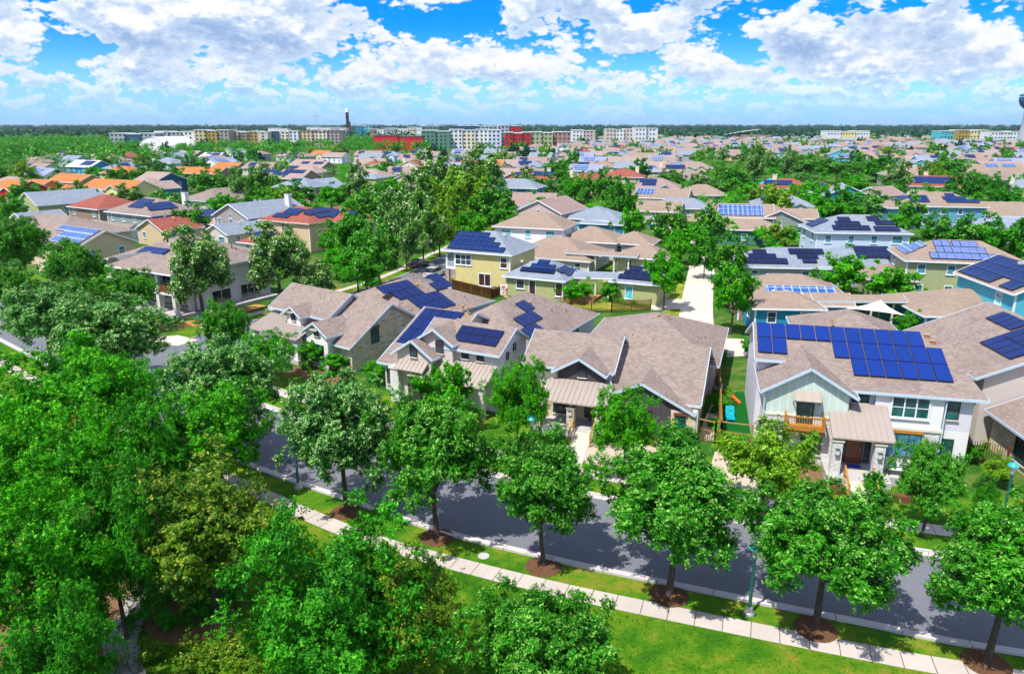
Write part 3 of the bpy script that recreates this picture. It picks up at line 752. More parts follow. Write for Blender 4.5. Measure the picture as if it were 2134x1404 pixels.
# ------------------------------------------------------------------ the setting
def struct(name, pts, z, mat): return patch(name, pts, z, mat)
struct('ground', [(-9000, -300), (9000, -300), (9000, 14000), (-9000, 14000)], -0.02, 'ground_cover')
NEAR = [(-95, 112), (-57, 80.5), (-44, 69.5), (-30, 57.3), (-17.5, 48.5), (-11.9, 45.0), (-4.9, 40.7), (1.84, 37.6), (6.15, 35.9), (11.0, 34.1), (17.6, 31.7), (24.1, 29.5), (45, 24.5), (80, 18)]
NC = smooth(NEAR, 6)
SWP = [(-95, 108), (-60, 79.5), (-51, 71.9), (-46.3, 68.0), (-30, 55.0), (-16.1, 44.7), (-9.4, 40.1), (-4.7, 37.7), (1.5, 35.0), (6.9, 33.0), (16.9, 29.6), (23.4, 27.8), (45, 22.3), (80, 16)]
SW = smooth(SWP, 6)
struct('lawn', [(-60, -5), (70, -5), (110, 16)] + [(p.x, p.y) for p in offs(NC, -0.1)[::-1]] + [(-95, 60)], 0.0, 'lawn')
struct('dry_lawn', [(-75, 60), (-50, 40), (-46, 62), (-52, 70), (-66, 83)], 0.004, 'dry_lawn')
struct('trail_lawn', [(-13, 14), (-3, 14), (-2, 18), (-5, 24), (-10, 26), (-15, 22)], 0.004, 'dry_lawn')
ROADW = 8.4
ribbon('street', NC, -0.05, ROADW + 0.05, 0.006, 'asphalt')
ribbon('gutter', NC, 0.0, 0.42, 0.012, 'curb_concrete'); ribbon('curb', NC, -0.17, 0.0, 0.0, 'curb_concrete', 0.13)
FAR = [p for p in offs(NC, ROADW)]
farR = [p for p in FAR if p.x > -27.5]; farL = [p for p in FAR if p.x < -44.0]
for q in (farR, farL):
    ribbon('gutter', q, -0.42, 0.0, 0.012, 'curb_concrete'); ribbon('curb', q, 0.0, 0.17, 0.0, 'curb_concrete', 0.13)
ribbon('sidewalk', SW, -0.62, 0.62, 0.012, 'sidewalk')
ribbon('house_lawn', farR, 0.17, 9.0, -0.006, 'lawn'); ribbon('house_lawn', farL, 0.17, 9.0, -0.006, 'lawn')
ribbon('sidewalk', farR, 2.3, 3.6, 0.012, 'sidewalk'); ribbon('sidewalk', farL, 2.3, 3.6, 0.012, 'sidewalk')
SIDE = smooth([(-41, 67), (-36.5, 76), (-31.0, 86), (-24.5, 97.5), (-17.8, 110), (-13.6, 121), (-10.5, 134), (-6, 150), (0, 172), (6, 200)], 6)
SIDEm = [p for p in SIDE if p.y > 70]
ribbon('side_street', SIDEm, -4.1, 4.1, 0.002, 'asphalt')
SIDEu = [p for p in SIDE if p.y > 80.5]
for a, b in ((-4.3, -4.12), (4.12, 4.3)): ribbon('curb', SIDEu, a, b, 0.0, 'curb_concrete', 0.13)
ribbon('verge', SIDEu, 4.3, 8.4, -0.004, 'lawn'); ribbon('verge', SIDEu, -8.4, -4.3, -0.004, 'lawn')
ribbon('sidewalk', [p for p in SIDE if 83 < p.y < 165], 6.4, 7.6, 0.010, 'sidewalk'); ribbon('sidewalk', [p for p in SIDE if 84 < p.y < 165], -7.4, -6.2, 0.010, 'sidewalk')
patch('curb_ramp', [(-40.6, 81.5), (-37.8, 80.2), (-36.4, 82.6), (-39.6, 84.6), (-43.0, 83.4)], 0.016, 'drive_concrete')
ALLEY = smooth([(19.5, 76), (21.4, 82), (23.2, 91), (26.0, 102), (29.4, 114.7), (33.0, 128), (36.0, 141), (38, 160), (37, 190), (33, 230)], 6)
ribbon('alley', ALLEY, -2.3, 2.0, 0.008, 'drive_concrete')
patch('driveway', [(19.0, 75.5), (25.5, 76.5), (27, 83), (21.5, 84)], 0.004, 'drive_concrete')
patch('driveway', [(18.6, 97), (24.5, 98), (25.2, 104), (20.0, 103)], 0.004, 'drive_concrete')
patch('driveway', [(35.5, 118), (31, 119), (31.5, 124), (36, 123)], 0.003, 'drive_concrete')
ribbon('verge', [p for p in ALLEY if 85 < p.y < 118], 2.0, 4.2, -0.003, 'dry_lawn')
# stone trail in the park
TR = smooth([P(345, 1150), P(310, 1225), P(272, 1290), P(250, 1345), P(270, 1420)], 6)
ribbon('trail', TR, -0.75, 0.75, 0.01, 'flagstone', 0.0, wob=0.1)
patch('trail_bed', [P(300, 1180), P(420, 1150), P(520, 1230), P(480, 1330), P(330, 1345), P(285, 1290)], 0.007, 'soil')
patch('woodland_floor', [P(-200, 950), P(330, 990), P(345, 1140), P(310, 1225), P(272, 1290), P(250, 1345), P(250, 1500), P(-300, 1500)], 0.003, 'soil')

def local(h, x, y, z=0):
    return h.root.matrix_world @ Vector((x, y, z)) if False else Vector((h.root.location.x + x * math.cos(h.root.rotation_euler.z) - y * math.sin(h.root.rotation_euler.z), h.root.location.y + x * math.sin(h.root.rotation_euler.z) + y * math.cos(h.root.rotation_euler.z), z))

# ================================================================== white two-storey house (right foreground)
D = House('house', 'white stucco and stone two-storey house with bright blue roof panels and wooden balcony', 'house', 19.19, 56.45, -14)
k = .378; zl = lambda y: 8.5 - k * (2.2 - y)
D.shell([(0, -2.4, zl(-2.4)), (2.3, -2.4, zl(-2.4)), (3.45, -.7, zl(-.7)), (6.25, -5.1, zl(-5.1)), (15.35, -5.1, zl(-5.1)), (13.4, 2.2, 8.5), (0, 2.2, 8.5), (15.35, 9.5, zl(-5.1)), (0, 9.5, zl(-5.1))],
        [(0, 1, 2, 3, 4, 5, 6), (4, 7, 5), (6, 5, 7, 8)], 'shingle_taupe')
b = D.mb('wall')
def prism(b, x0, x1, prof, mat):
    n = len(prof); b.mesh([(x0, y, z) for y, z in prof] + [(x1, y, z) for y, z in prof], [tuple(range(n))[::-1], tuple(range(n, 2 * n))] + [(i, (i + 1) % n, n + (i + 1) % n, n + i) for i in range(n)], mat)
prism(b, .35, 12.8, [(-1.9, 0), (9.0, 0), (9.0, 5.75), (2.2, 8.33), (-1.9, zl(-1.9) - .17)], 'stucco_lav_shade')
D.wall(6.3, 14.62, -4.6, 8.95, 5.78, 'stucco_lav_shade'); D.wall(8.25, 12.7, -4.86, -4.55, 5.70, 'stucco_white', 3.22)
D.wall(8.25, 12.7, -4.90, -4.55, 3.02, 'stone_white', part='stone_wall#2'); D.wall(8.1, 12.85, -5.0, -4.5, 3.22, 'trim_cream', 3.02, part='stone_band#2')
D.wall(12.705, 14.625, -4.61, -4.5, 3.1, 'stucco_white')  # lower wall painted whiter as the sunlit part below the eave shadow
D.gable(.75, 6.3, -5.9, 0.0, 7.55, .60, 'y', 'shingle_taupe', 'batten_pale', 0.55, 0.42)
D.wall(.70, 6.36, -5.97, -2.6, 3.72, 'stone_white', part='stone_wall'); D.wall(.66, 6.40, -6.02, -2.4, 3.86, 'trim_cream', 3.72, part='stone_band')
D.wall(5.9, 8.24, -6.08, -4.5, 3.9, 'stone_white', part='stone_wall#3')
D.metal(5.0, 9.0, -8.5, -5.0, 3.42, 4.75)
for x in (5.45, 8.15):
    c = D.mb('column#%d' % int(x)); c.box(x - .32, x + .32, -8.35, -7.7, 0, 3.05, 'stone_white'); c.box(x - .4, x + .4, -8.42, -7.62, 3.05, 3.2, 'trim_cream')
b = D.mb('porch_beam'); b.box(5.1, 8.9, -8.2, -7.95, 3.2, 3.4, 'stucco_white')
b = D.mb('porch_floor'); b.box(4.9, 9.0, -8.95, -4.7, 0, .6, 'slab'); b.box(9.0, 11.4, -7.9, -4.7, 0, .595, 'slab')
b = D.mb('stair')
for i in range(5): b.box(6.05 + 0, 7.75, -8.95 - .36 * (i + 1), -8.95 - .36 * i + .01, 0, .6 - .115 * i - .06, 'stucco_cream')
D.railing(6.0, 6.0, -8.8, -10.7, .6, .9, 'wood', 3, -.55); D.railing(7.8, 7.8, -8.8, -10.7, .6, .9, 'wood', 3, -.55)
D.door(6.95, -6.12, .6, 1.0, 2.3)
for x in (6.08, 7.85): D.window(x, -6.10, 1.7, .34, 1.9, 'f', 'trim_dark', 'glass_dark', 1, 4, sill=False, name='sidelight')
for x in (5.45, 8.15):
    b = MB(); b.box(x - .12, x + .12, -8.55, -8.36, 2.15, 2.5, 'lamp_lens'); b.box(x - .15, x + .15, -8.58, -8.35, 2.5, 2.56, 'lamp_green'); b.box(x - .14, x + .14, -8.56, -8.36, 2.10, 2.15, 'lamp_green'); b.build('wall_lantern', D.root)
D.window(10.55, -4.88, 4.72, 2.35, 1.42, 'f', 'trim_white', 'glass_green', 3, 2); D.window(13.35, -4.64, 4.72, .72, 1.35, 'f', 'trim_dark', 'glass_green', 1, 2)
D.window(10.35, -4.93, 1.85, 2.3, 1.75, 'f', 'trim_dark', 'glass_blue', 3, 2, 'wood', False); D.window(13.3, -4.64, 1.75, .78, 1.45, 'f', 'trim_dark', 'glass_green', 1, 2)
D.window(7.3, -4.64, 5.15, 1.0, .7, 'f', 'trim_dark', 'glass_green', 2, 1); D.window(4.05, -6.0, 1.75, 1.3, 1.5, 'f', 'trim_dark', 'glass_green', 2, 2, 'wood')
D.window(.72, -4.2, 1.9, .6, 1.5, 'l', 'trim_dark', 'glass_green', 1, 2)
D.door(3.45, -5.98, 3.28, .95, 2.0, 'f', 'glass_green', 'trim_dark')
b = D.mb('awning'); b.roof([(2.55, -6.65, 5.2), (4.4, -6.65, 5.2), (4.4, -5.88, 5.75), (2.55, -5.88, 5.75)], [(0, 1, 2, 3)], .06, 'metal_roof')
for i in range(4): x = 2.6 + i * .58; b.beam((x, -6.65, 5.22), (x, -5.9, 5.77), .03, .06, 'metal_roof')
for x in (2.6, 4.35): b.beam((x, -6.55, 5.17), (x, -5.9, 4.75), .06, .06, 'trim_dark')
b = D.mb('balcony'); b.box(2.1, 4.75, -6.95, -5.95, 3.05, 3.22, 'wood'); b.box(2.15, 4.7, -6.85, -5.95, 2.83, 3.05, 'wood_fence')
for x in (2.2, 4.65): b.box(x - .08, x + .08, -6.7, -5.95, 2.6, 2.83, 'wood')
D.railing(2.15, 4.7, -6.9, -6.9, 3.22, .85, 'wood', 15, part='balcony_railing'); D.railing(2.15, 2.15, -6.8, -6.0, 3.22, .85, 'wood', 5, part='balcony_railing'); D.railing(4.7, 4.7, -6.8, -6.0, 3.22, .85, 'wood', 5, part='balcony_railing')
D.fasc = 'trim_blue'
b = D.mb('downspout'); b.tube([(12.8, -5.1, 5.75), (12.8, -4.95, 5.4), (12.8, -4.95, .1)], [.05] * 3, 'trim_blue', 6)
b = D.mb('downspout#2'); b.tube([(.3, -6.2, 5.5), (.6, -6.1, 5.2), (.6, -6.1, 3.0), (.6, -6.1, .2)], [.05] * 4, 'trim_blue', 6)
slots = [(i, 0) for i in range(11)] + [(0, 1), (1, 1)] + [(i, 1) for i in range(5, 12)] + [(i, 2) for i in range(6, 12)]
D.panels((.22, 2.06, zl(2.06) + .01), 'f', k, slots, 1.105, 2.0, 'solar_bright')
D.boxvent(13.0, .9, zl(.9) + .1); D.boxvent(12.75, 1.6, zl(1.6) + .1)
# single-storey rear wing
D.hip(5.6, 15.0, 13.5, 23.5, 3.9, .46, 'shingle_taupe', 'stucco_lav_shade'); D.wall(4.5, 11.5, 8.9, 12.6, 3.0, 'stucco_lav_shade')
D.vent(8.3, 15.4, 5.1, .8, .07); D.boxvent(6.9, 14.6, 4.5); D.boxvent(11.4, 15.0, 4.9)
D.done()

# ================================================================== dark board house (centre right)
Cc = House('house', 'low house with charcoal board gables, cream stone walls and plain taupe roofs', 'house', 3.0, 57.0, -19)
Cc.gable(-2.7, 4.6, 2.6, 9.6, 6.55, .52, 'x', 'shingle_taupe', 'stone_white', .5, .35)
kk = .46
Cc.gable(4.9, 11.75, 1.7, 13.5, 5.85, kk, 'x', 'shingle_taupe', 'stone_cream', .55, .30, rp=7.6)
Cc.gable(5.3, 11.45, .55, 5.0, 4.55, .47, 'y', 'shingle_taupe', 'batten_dark', .30, .32, rp=7.5, sl2=.50)
Cc.wall(9.85, 11.8, .42, 1.6, 2.55, 'stone_cream', part='stone_wall#2')
Cc.gable(.35, 4.15, 1.35, 5.2, 5.85, .58, 'y', 'shingle_taupe', 'batten_dark', .40, .45)
Cc.metal(-.2, 5.15, -1.5, 1.3, 2.85, 3.85)
Cc.wall(-2.6, 4.9, 1.0, 2.9, 2.85, 'stone_cream', part='stone_wall')
Cc.hip(-.3, 12.2, 12.0, 25.0, 3.0, .42, 'shingle_taupe', 'stucco_beige')
for x in (-.3, 2.15, 4.45):
    c = Cc.mb('column#%d' % int(x * 10)); c.box(x - .3, x + .3, -1.25, -.65, 0, 2.3, 'stone_cream'); c.box(x - .14, x + .14, -1.1, -.8, 2.3, 2.75, 'stucco_beige'); c.box(x - .35, x + .35, -1.3, -.6, 2.3, 2.37, 'trim_cream')
b = Cc.mb('porch_floor'); b.box(-.8, 4.8, -1.5, 1.1, 0, .6, 'slab')
b = Cc.mb('stair')
for i in range(4): b.box(2.6, 4.1, -1.5 - .36 * (i + 1), -1.5 - .36 * i + .01, 0, .6 - .14 * i - .07, 'stucco_cream')
Cc.railing(2.5, 2.5, -1.45, -2.9, .6, .9, 'wood_fence', 3, -.5); Cc.railing(4.2, 4.2, -1.45, -2.9, .6, .9, 'wood_fence', 3, -.5)
Cc.door(3.75, .94, .6, .95, 2.1); Cc.window(3.0, .95, 1.8, .3, 1.8, 'f', 'trim_dark', 'glass_dark', 1, 4, sill=False, name='sidelight'); Cc.window(1.0, .95, 1.7, 1.6, 1.4, 'f', 'trim_dark', 'glass_dark', 2, 2)
Cc.window(2.45, 1.3, 4.55, .6, .75, 'f', 'trim_dark', 'glass_dark', 2, 2)
for x in (-2.2, -1.1, .0): Cc.window(x, 2.55, 4.25, .62, .5, 'f', 'trim_dark', 'glass_dark', 1, 1)
Cc.window(5.05, .5, 2.1, .7, 1.4, 'f', 'trim_dark', 'glass_dark', 1, 3, 'wood_dark'); Cc.window(10.6, .38, 1.55, .72, 1.2, 'f', 'trim_dark', 'glass_green', 1, 2, 'wood_dark'); Cc.window(7.5, .5, 1.6, 1.6, 1.3, 'f', 'trim_dark', 'glass_dark', 2, 2)
Cc.window(11.82, 8.0, 3.2, .9, 1.0, 'r', 'trim_dark', 'glass_dark', 1, 2)
for (x, y, z, h) in ((6.2, 17.6, 4.95, .8), (7.2, 18.2, 4.85, .85)): Cc.vent(x, y, z, h, .07)
for (x, y, z) in ((4.2, 14.6, 4.1), (6.3, 14.2, 3.95), (8.6, 18.0, 4.2), (9.8, 18.4, 3.9), (10.9, 17.8, 3.6)): Cc.vent(x, y, z, .35, .035, 'metal_dark', False)
for (x, y, z) in ((9.3, 16.8, 4.1), (10.0, 16.0, 3.95), (10.6, 16.9, 3.7)): Cc.boxvent(x, y, z)
b = MB(); b.box(2.0, 2.3, -1.36, -1.26, 1.75, 2.1, 'lamp_lens'); b.box(1.98, 2.32, -1.4, -1.25, 2.1, 2.15, 'lamp_green'); b.build('wall_lantern', Cc.root)
b = Cc.mb('downspout'); b.tube([(4.85, 1.0, 4.2), (5.0, .9, 3.9), (5.0, .3, 3.2)], [.05] * 3, 'trim_blue', 6); b = Cc.mb('downspout#2'); b.tube([(11.9, .3, 2.8), (11.9, .35, .1)], [.05] * 2, 'trim_blue', 6)
Cc.done()

# ================================================================== middle house with white stone gable
Bb = House('house', 'beige house with white stone gable, small gabled entry and navy panels on several slopes', 'house', -8.46, 62.02, -28)
Bb.gable(-.3, 7.35, 1.7, 6.9, 7.0, .56, 'x', 'shingle_taupe', 'stone_white', .45, .4)
Bb.gable(-.5, 3.05, 1.25, 4.6, 6.95, .62, 'y', 'shingle_taupe', 'stucco_beige', .35, .4, rp=1.3)
Bb.gable(-2.15, 1.45, .25, 5.0, 5.95, .66, 'y', 'shingle_taupe', 'stucco_beige', .45, .4)
Bb.gable(-5.4, -.2, 3.3, 17.0, 6.15, .44, 'x', 'shingle_taupe', 'stucco_beige', .5, .5)
Bb.metal(-.5, 7.3, -.7, 1.7, 2.9, 4.2)
Bb.wall(1.5, 7.38, 1.64, 4.0, 4.0, 'stone_white', part='stone_wall')
Bb.wall(-4.9, -3.6, 1.9, 4.0, 2.7, 'stucco_beige'); Bb.shell([(-5.5, 1.5, 2.75), (-3.2, 1.5, 2.75), (-3.2, 4.2, 3.9), (-5.5, 4.2, 3.9)], [(0, 1, 2, 3)], 'shingle_taupe')
Bb.hip(-6.0, 6.0, 9.0, 27.0, 3.0, .50, 'shingle_taupe', 'stucco_lav_shade')
c = Bb.mb('column'); c.box(-2.6, -1.7, -.35, .5, 0, 3.1, 'stone_white'); c.box(-2.72, -1.58, -.45, .55, 3.1, 3.28, 'trim_cream')
for x in (6.9, 3.2): c = Bb.mb('column#%d' % int(x)); c.box(x - .22, x + .22, -.55, -.1, 0, 2.8, 'stucco_beige')
b = Bb.mb('awning'); b.roof([(-1.9, -.75, 3.35), (1.2, -.75, 3.35), (1.2, .25, 4.0), (-1.9, .25, 4.0)], [(0, 1, 2, 3)], .07, 'metal_roof')
for i in range(8): x = -1.85 + i * .43; b.beam((x, -.75, 3.37), (x, .2, 4.02), .03, .05, 'metal_roof')
Bb.window(-.35, .2, 4.85, .65, .95, 'f', 'trim_dark', 'glass_dark', 1, 2); Bb.window(1.75, 1.2, 5.3, .7, 1.1, 'f', 'trim_dark', 'glass_dark', 1, 2)
for x in (4.1, 5.6): Bb.window(x, 1.66, 4.75, .62, .55, 'f', 'trim_dark', 'glass_dark', 2, 1)
for y, z in ((3.3, 4.7), (4.6, 5.2)): Bb.window(7.38, y, z, .4, .55, 'r', 'trim_dark', 'glass_dark', 1, 1)
Bb.window(-4.2, 1.86, 1.5, .8, 1.6, 'f', 'trim_dark', 'glass_dark', 1, 2); Bb.door(-.3, .2, .1, 1.3, 2.4, 'f', 'trim_dark'); Bb.window(3.5, 1.6, 1.7, 1.6, 1.5, 'f', 'trim_dark', 'glass_dark', 2, 2)
zB = lambda y: 6.15 - .44 * (10.15 - y)
Bb.panels((-5.55, 9.9, zB(9.9) + .01), 'f', .44, [(0, 0), (1, 0), (2, 0), (3, 0), (0, 1), (1, 1), (2, 1), (0, 2), (1, 2), (0, 3)], 1.15, 1.72, 'solar_navy')
Bb.panels((2.6, 3.75, 7.0 - .56 * .55 + .01), 'f', .56, [(0, 0), (1, 0), (2, 0), (0, 1), (1, 1), (2, 1)], 1.45, .98, 'solar_black')
Bb.panels((3.2, 4.2, 7.0 - .56 * .1 + .01), 'f', .56, [(0, 0), (1, 0)], 1.0, .4, 'solar_black') if False else None
zr_ = lambda x: 3.0 + .50 * (6.5 - x)
Bb.panels((1.0, 12.4, zr_(1.0) + .01), 'r', .50, [(i, j) for j in (0, 1) for i in range(4 - 2 * j, 6 - j)] + [(i, 2) for i in (0, 1, 2)] + [(1, 1)], 1.05, 1.6, 'solar_navy')
Bb.window(6.02, 21.5, 1.8, 1.3, 1.2, 'r', 'trim_dark', 'glass_dark', 2, 1)
for (x, y) in ((-1.2, 9.9), (-.4, 9.6)): Bb.vent(x, y, zB(9.6), .85, .09)
Bb.vent(-.9, 18.5, 6.0, .9, .11); Bb.boxvent(1.6, 19.0, 5.5); Bb.vent(3.6, 20.5, 4.5, .3, .035, 'metal_dark', False); Bb.vent(4.4, 22.5, 4.1, .3, .035, 'metal_dark', False)
Bb.done()

# ================================================================== left house with stone gable
A = House('house', 'white and yellow stone house with two small gables and long rows of navy panels', 'house', -27.59, 77.36, -37)
A.gable(-1.2, 8.0, 3.2, 9.4, 6.65, .60, 'x', 'shingle_taupe', 'stucco_lav_shade', .45, .4)
A.gable(2.85, 5.15, 1.9, 5.0, 5.55, .62, 'y', 'shingle_taupe', 'stucco_white', .5, .4)
A.gable(7.0, 13.2, 1.7, 12.5, 6.15, .58, 'x', 'shingle_taupe', 'stone_cream', .5, .4)
A.gable(7.45, 10.75, .75, 4.0, 4.85, .60, 'y', 'shingle_taupe', 'stucco_white', .45, .4)
A.metal(-1.4, 7.0, -.2, 3.2, 2.75, 3.95, 'metal_roof')
A.wall(-1.1, 6.9, 3.1, 3.4, 3.2, 'stone_cream', part='stone_wall')
A.hip(-2.0, 12.0, 9.5, 25.2, 2.85, .44, 'shingle_taupe', 'stucco_lav_shade')
for x in (-.9, 2.6, 6.3): c = A.mb('column#%d' % int(x * 10)); c.box(x - .28, x + .28, .1, .65, 0, 2.75, 'stucco_white')
b = A.mb('porch_floor'); b.box(-1.3, 6.9, -.1, 3.3, 0, .45, 'slab')
b = A.mb('downspout'); b.tube([(6.95, .5, 3.2), (6.8, .0, 2.7), (6.8, .0, .1)], [.05] * 3, 'trim_blue', 6)
for x in (-.6, .6, 2.0): A.window(x, 3.15, 4.35, .55, .5, 'f', 'trim_dark', 'glass_dark', 1, 1)
A.window(4.0, 1.85, 4.45, .62, .85, 'f', 'trim_dark', 'glass_dark', 1, 2); A.door(5.9, 3.05, .45, .95, 2.1)
A.window(9.15, .7, 3.75, .55, .6, 'f', 'trim_dark', 'glass_dark', 1, 2); A.window(9.1, .7, 1.55, 1.9, 1.8, 'f', 'trim_dark', 'glass_green', 2, 2); A.window(13.23, 4.9, 3.2, .95, 1.5, 'r', 'trim_dark', 'glass_green', 1, 2, 'wood_dark')
b = A.mb('awning'); b.roof([(8.6, .25, 4.05), (9.7, .25, 4.05), (9.7, .75, 4.3), (8.6, .75, 4.3)], [(0, 1, 2, 3)], .05, 'metal_roof')
b = A.mb('awning#2'); b.roof([(3.5, 1.4, 4.9), (4.5, 1.4, 4.9), (4.5, 1.9, 5.15), (3.5, 1.9, 5.15)], [(0, 1, 2, 3)], .05, 'metal_roof')
zA = lambda x: 2.85 + .44 * (12.5 - x)
A.panels((5.5, 12.2, zA(5.5) + .01), 'r', .44, [(i, 0) for i in range(0, 5)] + [(i, 1) for i in range(1, 5)] + [(i, 2) for i in range(2, 7)] + [(i, 3) for i in range(2, 7)] + [(i, 0) for i in range(8, 10)] + [(i, 1) for i in range(7, 10)], 1.05, 1.62, 'solar_navy')
for (x, y) in ((5.4, 18.6), (5.9, 19.3)): A.vent(x, y, 5.7, .8, .08)
for (x, y) in ((6.4, 17.0), (6.8, 17.8)): A.boxvent(x, y, 5.45)
for (x, y) in ((8.0, 20.8), (10.6, 22.2), (9.4, 12.3), (10.4, 13.2)): A.vent(x, y, zA(x), .3, .035, 'metal_dark', False)
A.done()

# ================================================================== house at the right edge
E_ = House('house', 'stone house at the right edge with two tilted navy panel blocks on its roof', 'house', 36.0, 50.0, -5)
E_.gable(.6, 19.0, -14, 2.9, 6.9, .42, 'y', 'shingle_taupe', 'stone_cream', .7, .1, rp=9.0)
E_.gable(-.3, 14.0, 3.4, 16.0, 8.5, .41, 'y', 'shingle_taupe', 'stucco_beige', .9, .4, rp=6.0)
E_.window(.57, -1.6, 1.5, 2.4, 1.6, 'l', 'trim_dark', 'glass_dark', 3, 1); E_.window(.57, -6.5, 1.5, 1.6, 1.6, 'l', 'trim_dark', 'glass_dark', 2, 1)
E_.window(-.33, 7.8, 1.5, 2.4, 2.2, 'l', 'trim_dark', 'glass_dark', 2, 1)
zE = lambda x: 8.5 - .41 * (6.0 - x)
E_.panels((4.9, 8.6, zE(4.9) + .01), 'l', .41, [(i, j) for i in range(0, 4) for j in range(0, 2)], 1.15, 1.75, 'solar_navy')
E_.panels((5.6, 12.9, zE(5.6) + .01), 'l', .41, [(i, 0) for i in range(0, 4)], 1.0, 1.6, 'solar_navy')
E_.done()

# ================================================================== yellow house with blue-gray roof
Y = House('house', 'pale yellow two-storey house with blue-gray hip roof, end balcony and navy roof panels', 'house', -0.3, 108.0, -25)
Y.fasc = 'trim_white'
Y.hip(-10.9, 0, 0, 9.2, 5.65, .52, 'shingle_gray', 'siding_yellow', .5, walls=False)
Y.wall(-9.2, 0, 0, 9.2, 5.7, 'siding_yellow'); Y.wall(-10.9, -9.2, 3.0, 9.1, 5.7, 'siding_yellow')
b = Y.mb('balcony'); b.box(-10.9, -9.22, 0, 3.0, 2.75, 3.0, 'trim_white')
for x, y in ((-10.75, .15), (-9.35, .15), (-10.75, 2.8)): b = Y.mb('post#%d%d' % (int(-x * 10), int(y))); b.box(x - .12, x + .12, y - .12, y + .12, 3.0, 5.6, 'trim_white')
for x, y in ((-10.65, .3), (-9.5, .3), (-10.65, 2.7)): b = Y.mb('column#%d%d' % (int(-x * 10), int(y))); b.box(x - .25, x + .25, y - .25, y + .25, 0, 2.75, 'stone_brown')
Y.railing(-10.8, -9.3, .08, .08, 3.0, .9, 'trim_white', 12); Y.railing(-10.85, -10.85, .1, 2.9, 3.0, .9, 'trim_white', 20)
for x, z, w_, h_, nx, gl in ((-7.8, 4.35, 2.6, 1.45, 3, 'glass_dark'), (-1.0, 4.35, 1.0, 1.45, 1, 'glass_maroon'), (-4.2, 1.55, 1.9, 1.75, 2, 'glass_maroon')): Y.window(x, -.02, z, w_, h_, 'f', 'trim_white', gl, nx, 2 if nx != 2 else 1)
for x in (-.02,): b = Y.mb('corner_board'); b.box(-.12, .04, -.04, .12, 0, 5.55, 'trim_white')
Y.hip(.3, 9.2, -2.0, 5.2, 2.95, .55, 'shingle_gray', 'siding_olive')
for x, z, w_, h_, gl in ((2.6, 1.9, 1.15, 1.2, 'glass_dark'), (4.5, 1.55, .9, 1.9, 'glass_maroon'), (8.6, 1.6, .95, 1.8, 'glass_maroon')): Y.window(x, -2.02, z, w_, h_, 'f', 'trim_white', gl, 1, 1)
b = Y.mb('corner_board#2'); b.box(9.1, 9.24, -2.04, -1.9, 0, 2.9, 'trim_white'); b = Y.mb('corner_board#3'); b.box(.26, .4, -2.04, -1.9, 0, 2.9, 'trim_white')
Y.shell([(9.4, .8, 2.95), (15.6, 2.6, 2.95), (15.6, 4.4, 3.5), (9.4, 2.6, 3.5)], [(0, 1, 2, 3)], 'shingle_gray', 'breezeway_roof')
for x, y in ((10.4, 1.4), (12.6, 2.1), (14.4, 2.6)): b = Y.mb('post#b%d' % int(x * 10)); b.box(x - .1, x + .1, y - .1, y + .1, 0, 2.85, 'trim_white')
Y.wall(12.9, 15.6, 4.6, 4.9, 2.7, 'siding_yellow')
Y.hip(15.5, 22.2, 1.0, 7.6, 2.95, .5, 'shingle_gray', 'siding_olive'); Y.window(17.9, .97, 1.5, .95, 1.7, 'f', 'trim_white', 'glass_cyan', 1, 2); Y.window(22.22, 3.5, 1.6, .8, 1.2, 'r', 'trim_white', 'glass_blue', 1, 2)
hy = lambda y: 5.65 + .52 * (y + .5)
Y.array((-10.5, 3.9, hy(3.9) + .01), 'f', .52, [(0, 4, 0, 1), (0, 5, 1, 2), (0, 6, 2, 3), (0, 7, 3, 3.95)], 1.35, 1.15)
wy = lambda y: 2.95 + .55 * (y + 2.5)
Y.array((3.0, .3, wy(.3) + .01), 'f', .55, [(1, 2.4, -1, 0), (.4, 3.4, 0, 1), (-.4, 3.6, 1, 2), (-.4, 3.6, 2, 2.6) if False else (-.6, 3.6, 1.02, 2)], 1.25, .95)
Y.array((7.6, -.9, 2.95 + .55 * 2.1 + .01), 'r', .55, [(0, 3, 0, 1), (.6, 3.6, 1, 2)], 1.25, .9)
gy = lambda y: 2.95 + .5 * (y - .5)
Y.array((16.2, 2.9, gy(2.9) + .01), 'f', .5, [(1, 2.6, -1, 0), (.5, 4, 0, 1), (0, 5, 1, 2)], 1.1, 1.0, 'solar_array_dark')
for x, y, z in ((-3, 4.4, 7.9), (1.4, 1.2, 4.6), (3.0, .9, 4.6)): Y.boxvent(x, y, z, 'trim_white')
Y.done()

# ================================================================== corner building with column porch
K = House('corner_house', 'big two-storey corner house with tall white columns and red balcony panels', 'house', -43.5, 92.4, -30)
K.fasc = 'trim_white'
K.hip(-12.5, 0.2, 0.3, 6.5, 5.8, .42, 'shingle_taupe', 'stucco_lav_shade', .5, walls=False)
K.hip(-9.0, 0.0, 3.6, 16.2, 5.75, .40, 'shingle_taupe', 'stucco_lav_shade', .55)
K.wall(-12.2, -.6, 3.2, 6.3, 5.6, 'stucco_gray')
K.hip(-21.0, -8.0, 5.5, 21.0, 5.2, .40, 'shingle_taupe', 'stucco_tan', .5)
for i, (x, y) in enumerate(((-.2, .7), (-3.4, .7), (-6.6, .7), (-9.8, .7), (-.2, 2.9))): b = K.mb('column#%d' % i); b.box(x - .3, x + .3, y - .3, y + .3, 0, 3.6, 'stone_white'); b.box(x - .2, x + .2, y - .2, y + .2, 3.6, 5.65, 'trim_white')
b = K.mb('balcony'); b.box(-12.2, -.1, .5, 3.3, 2.8, 3.05, 'trim_white')
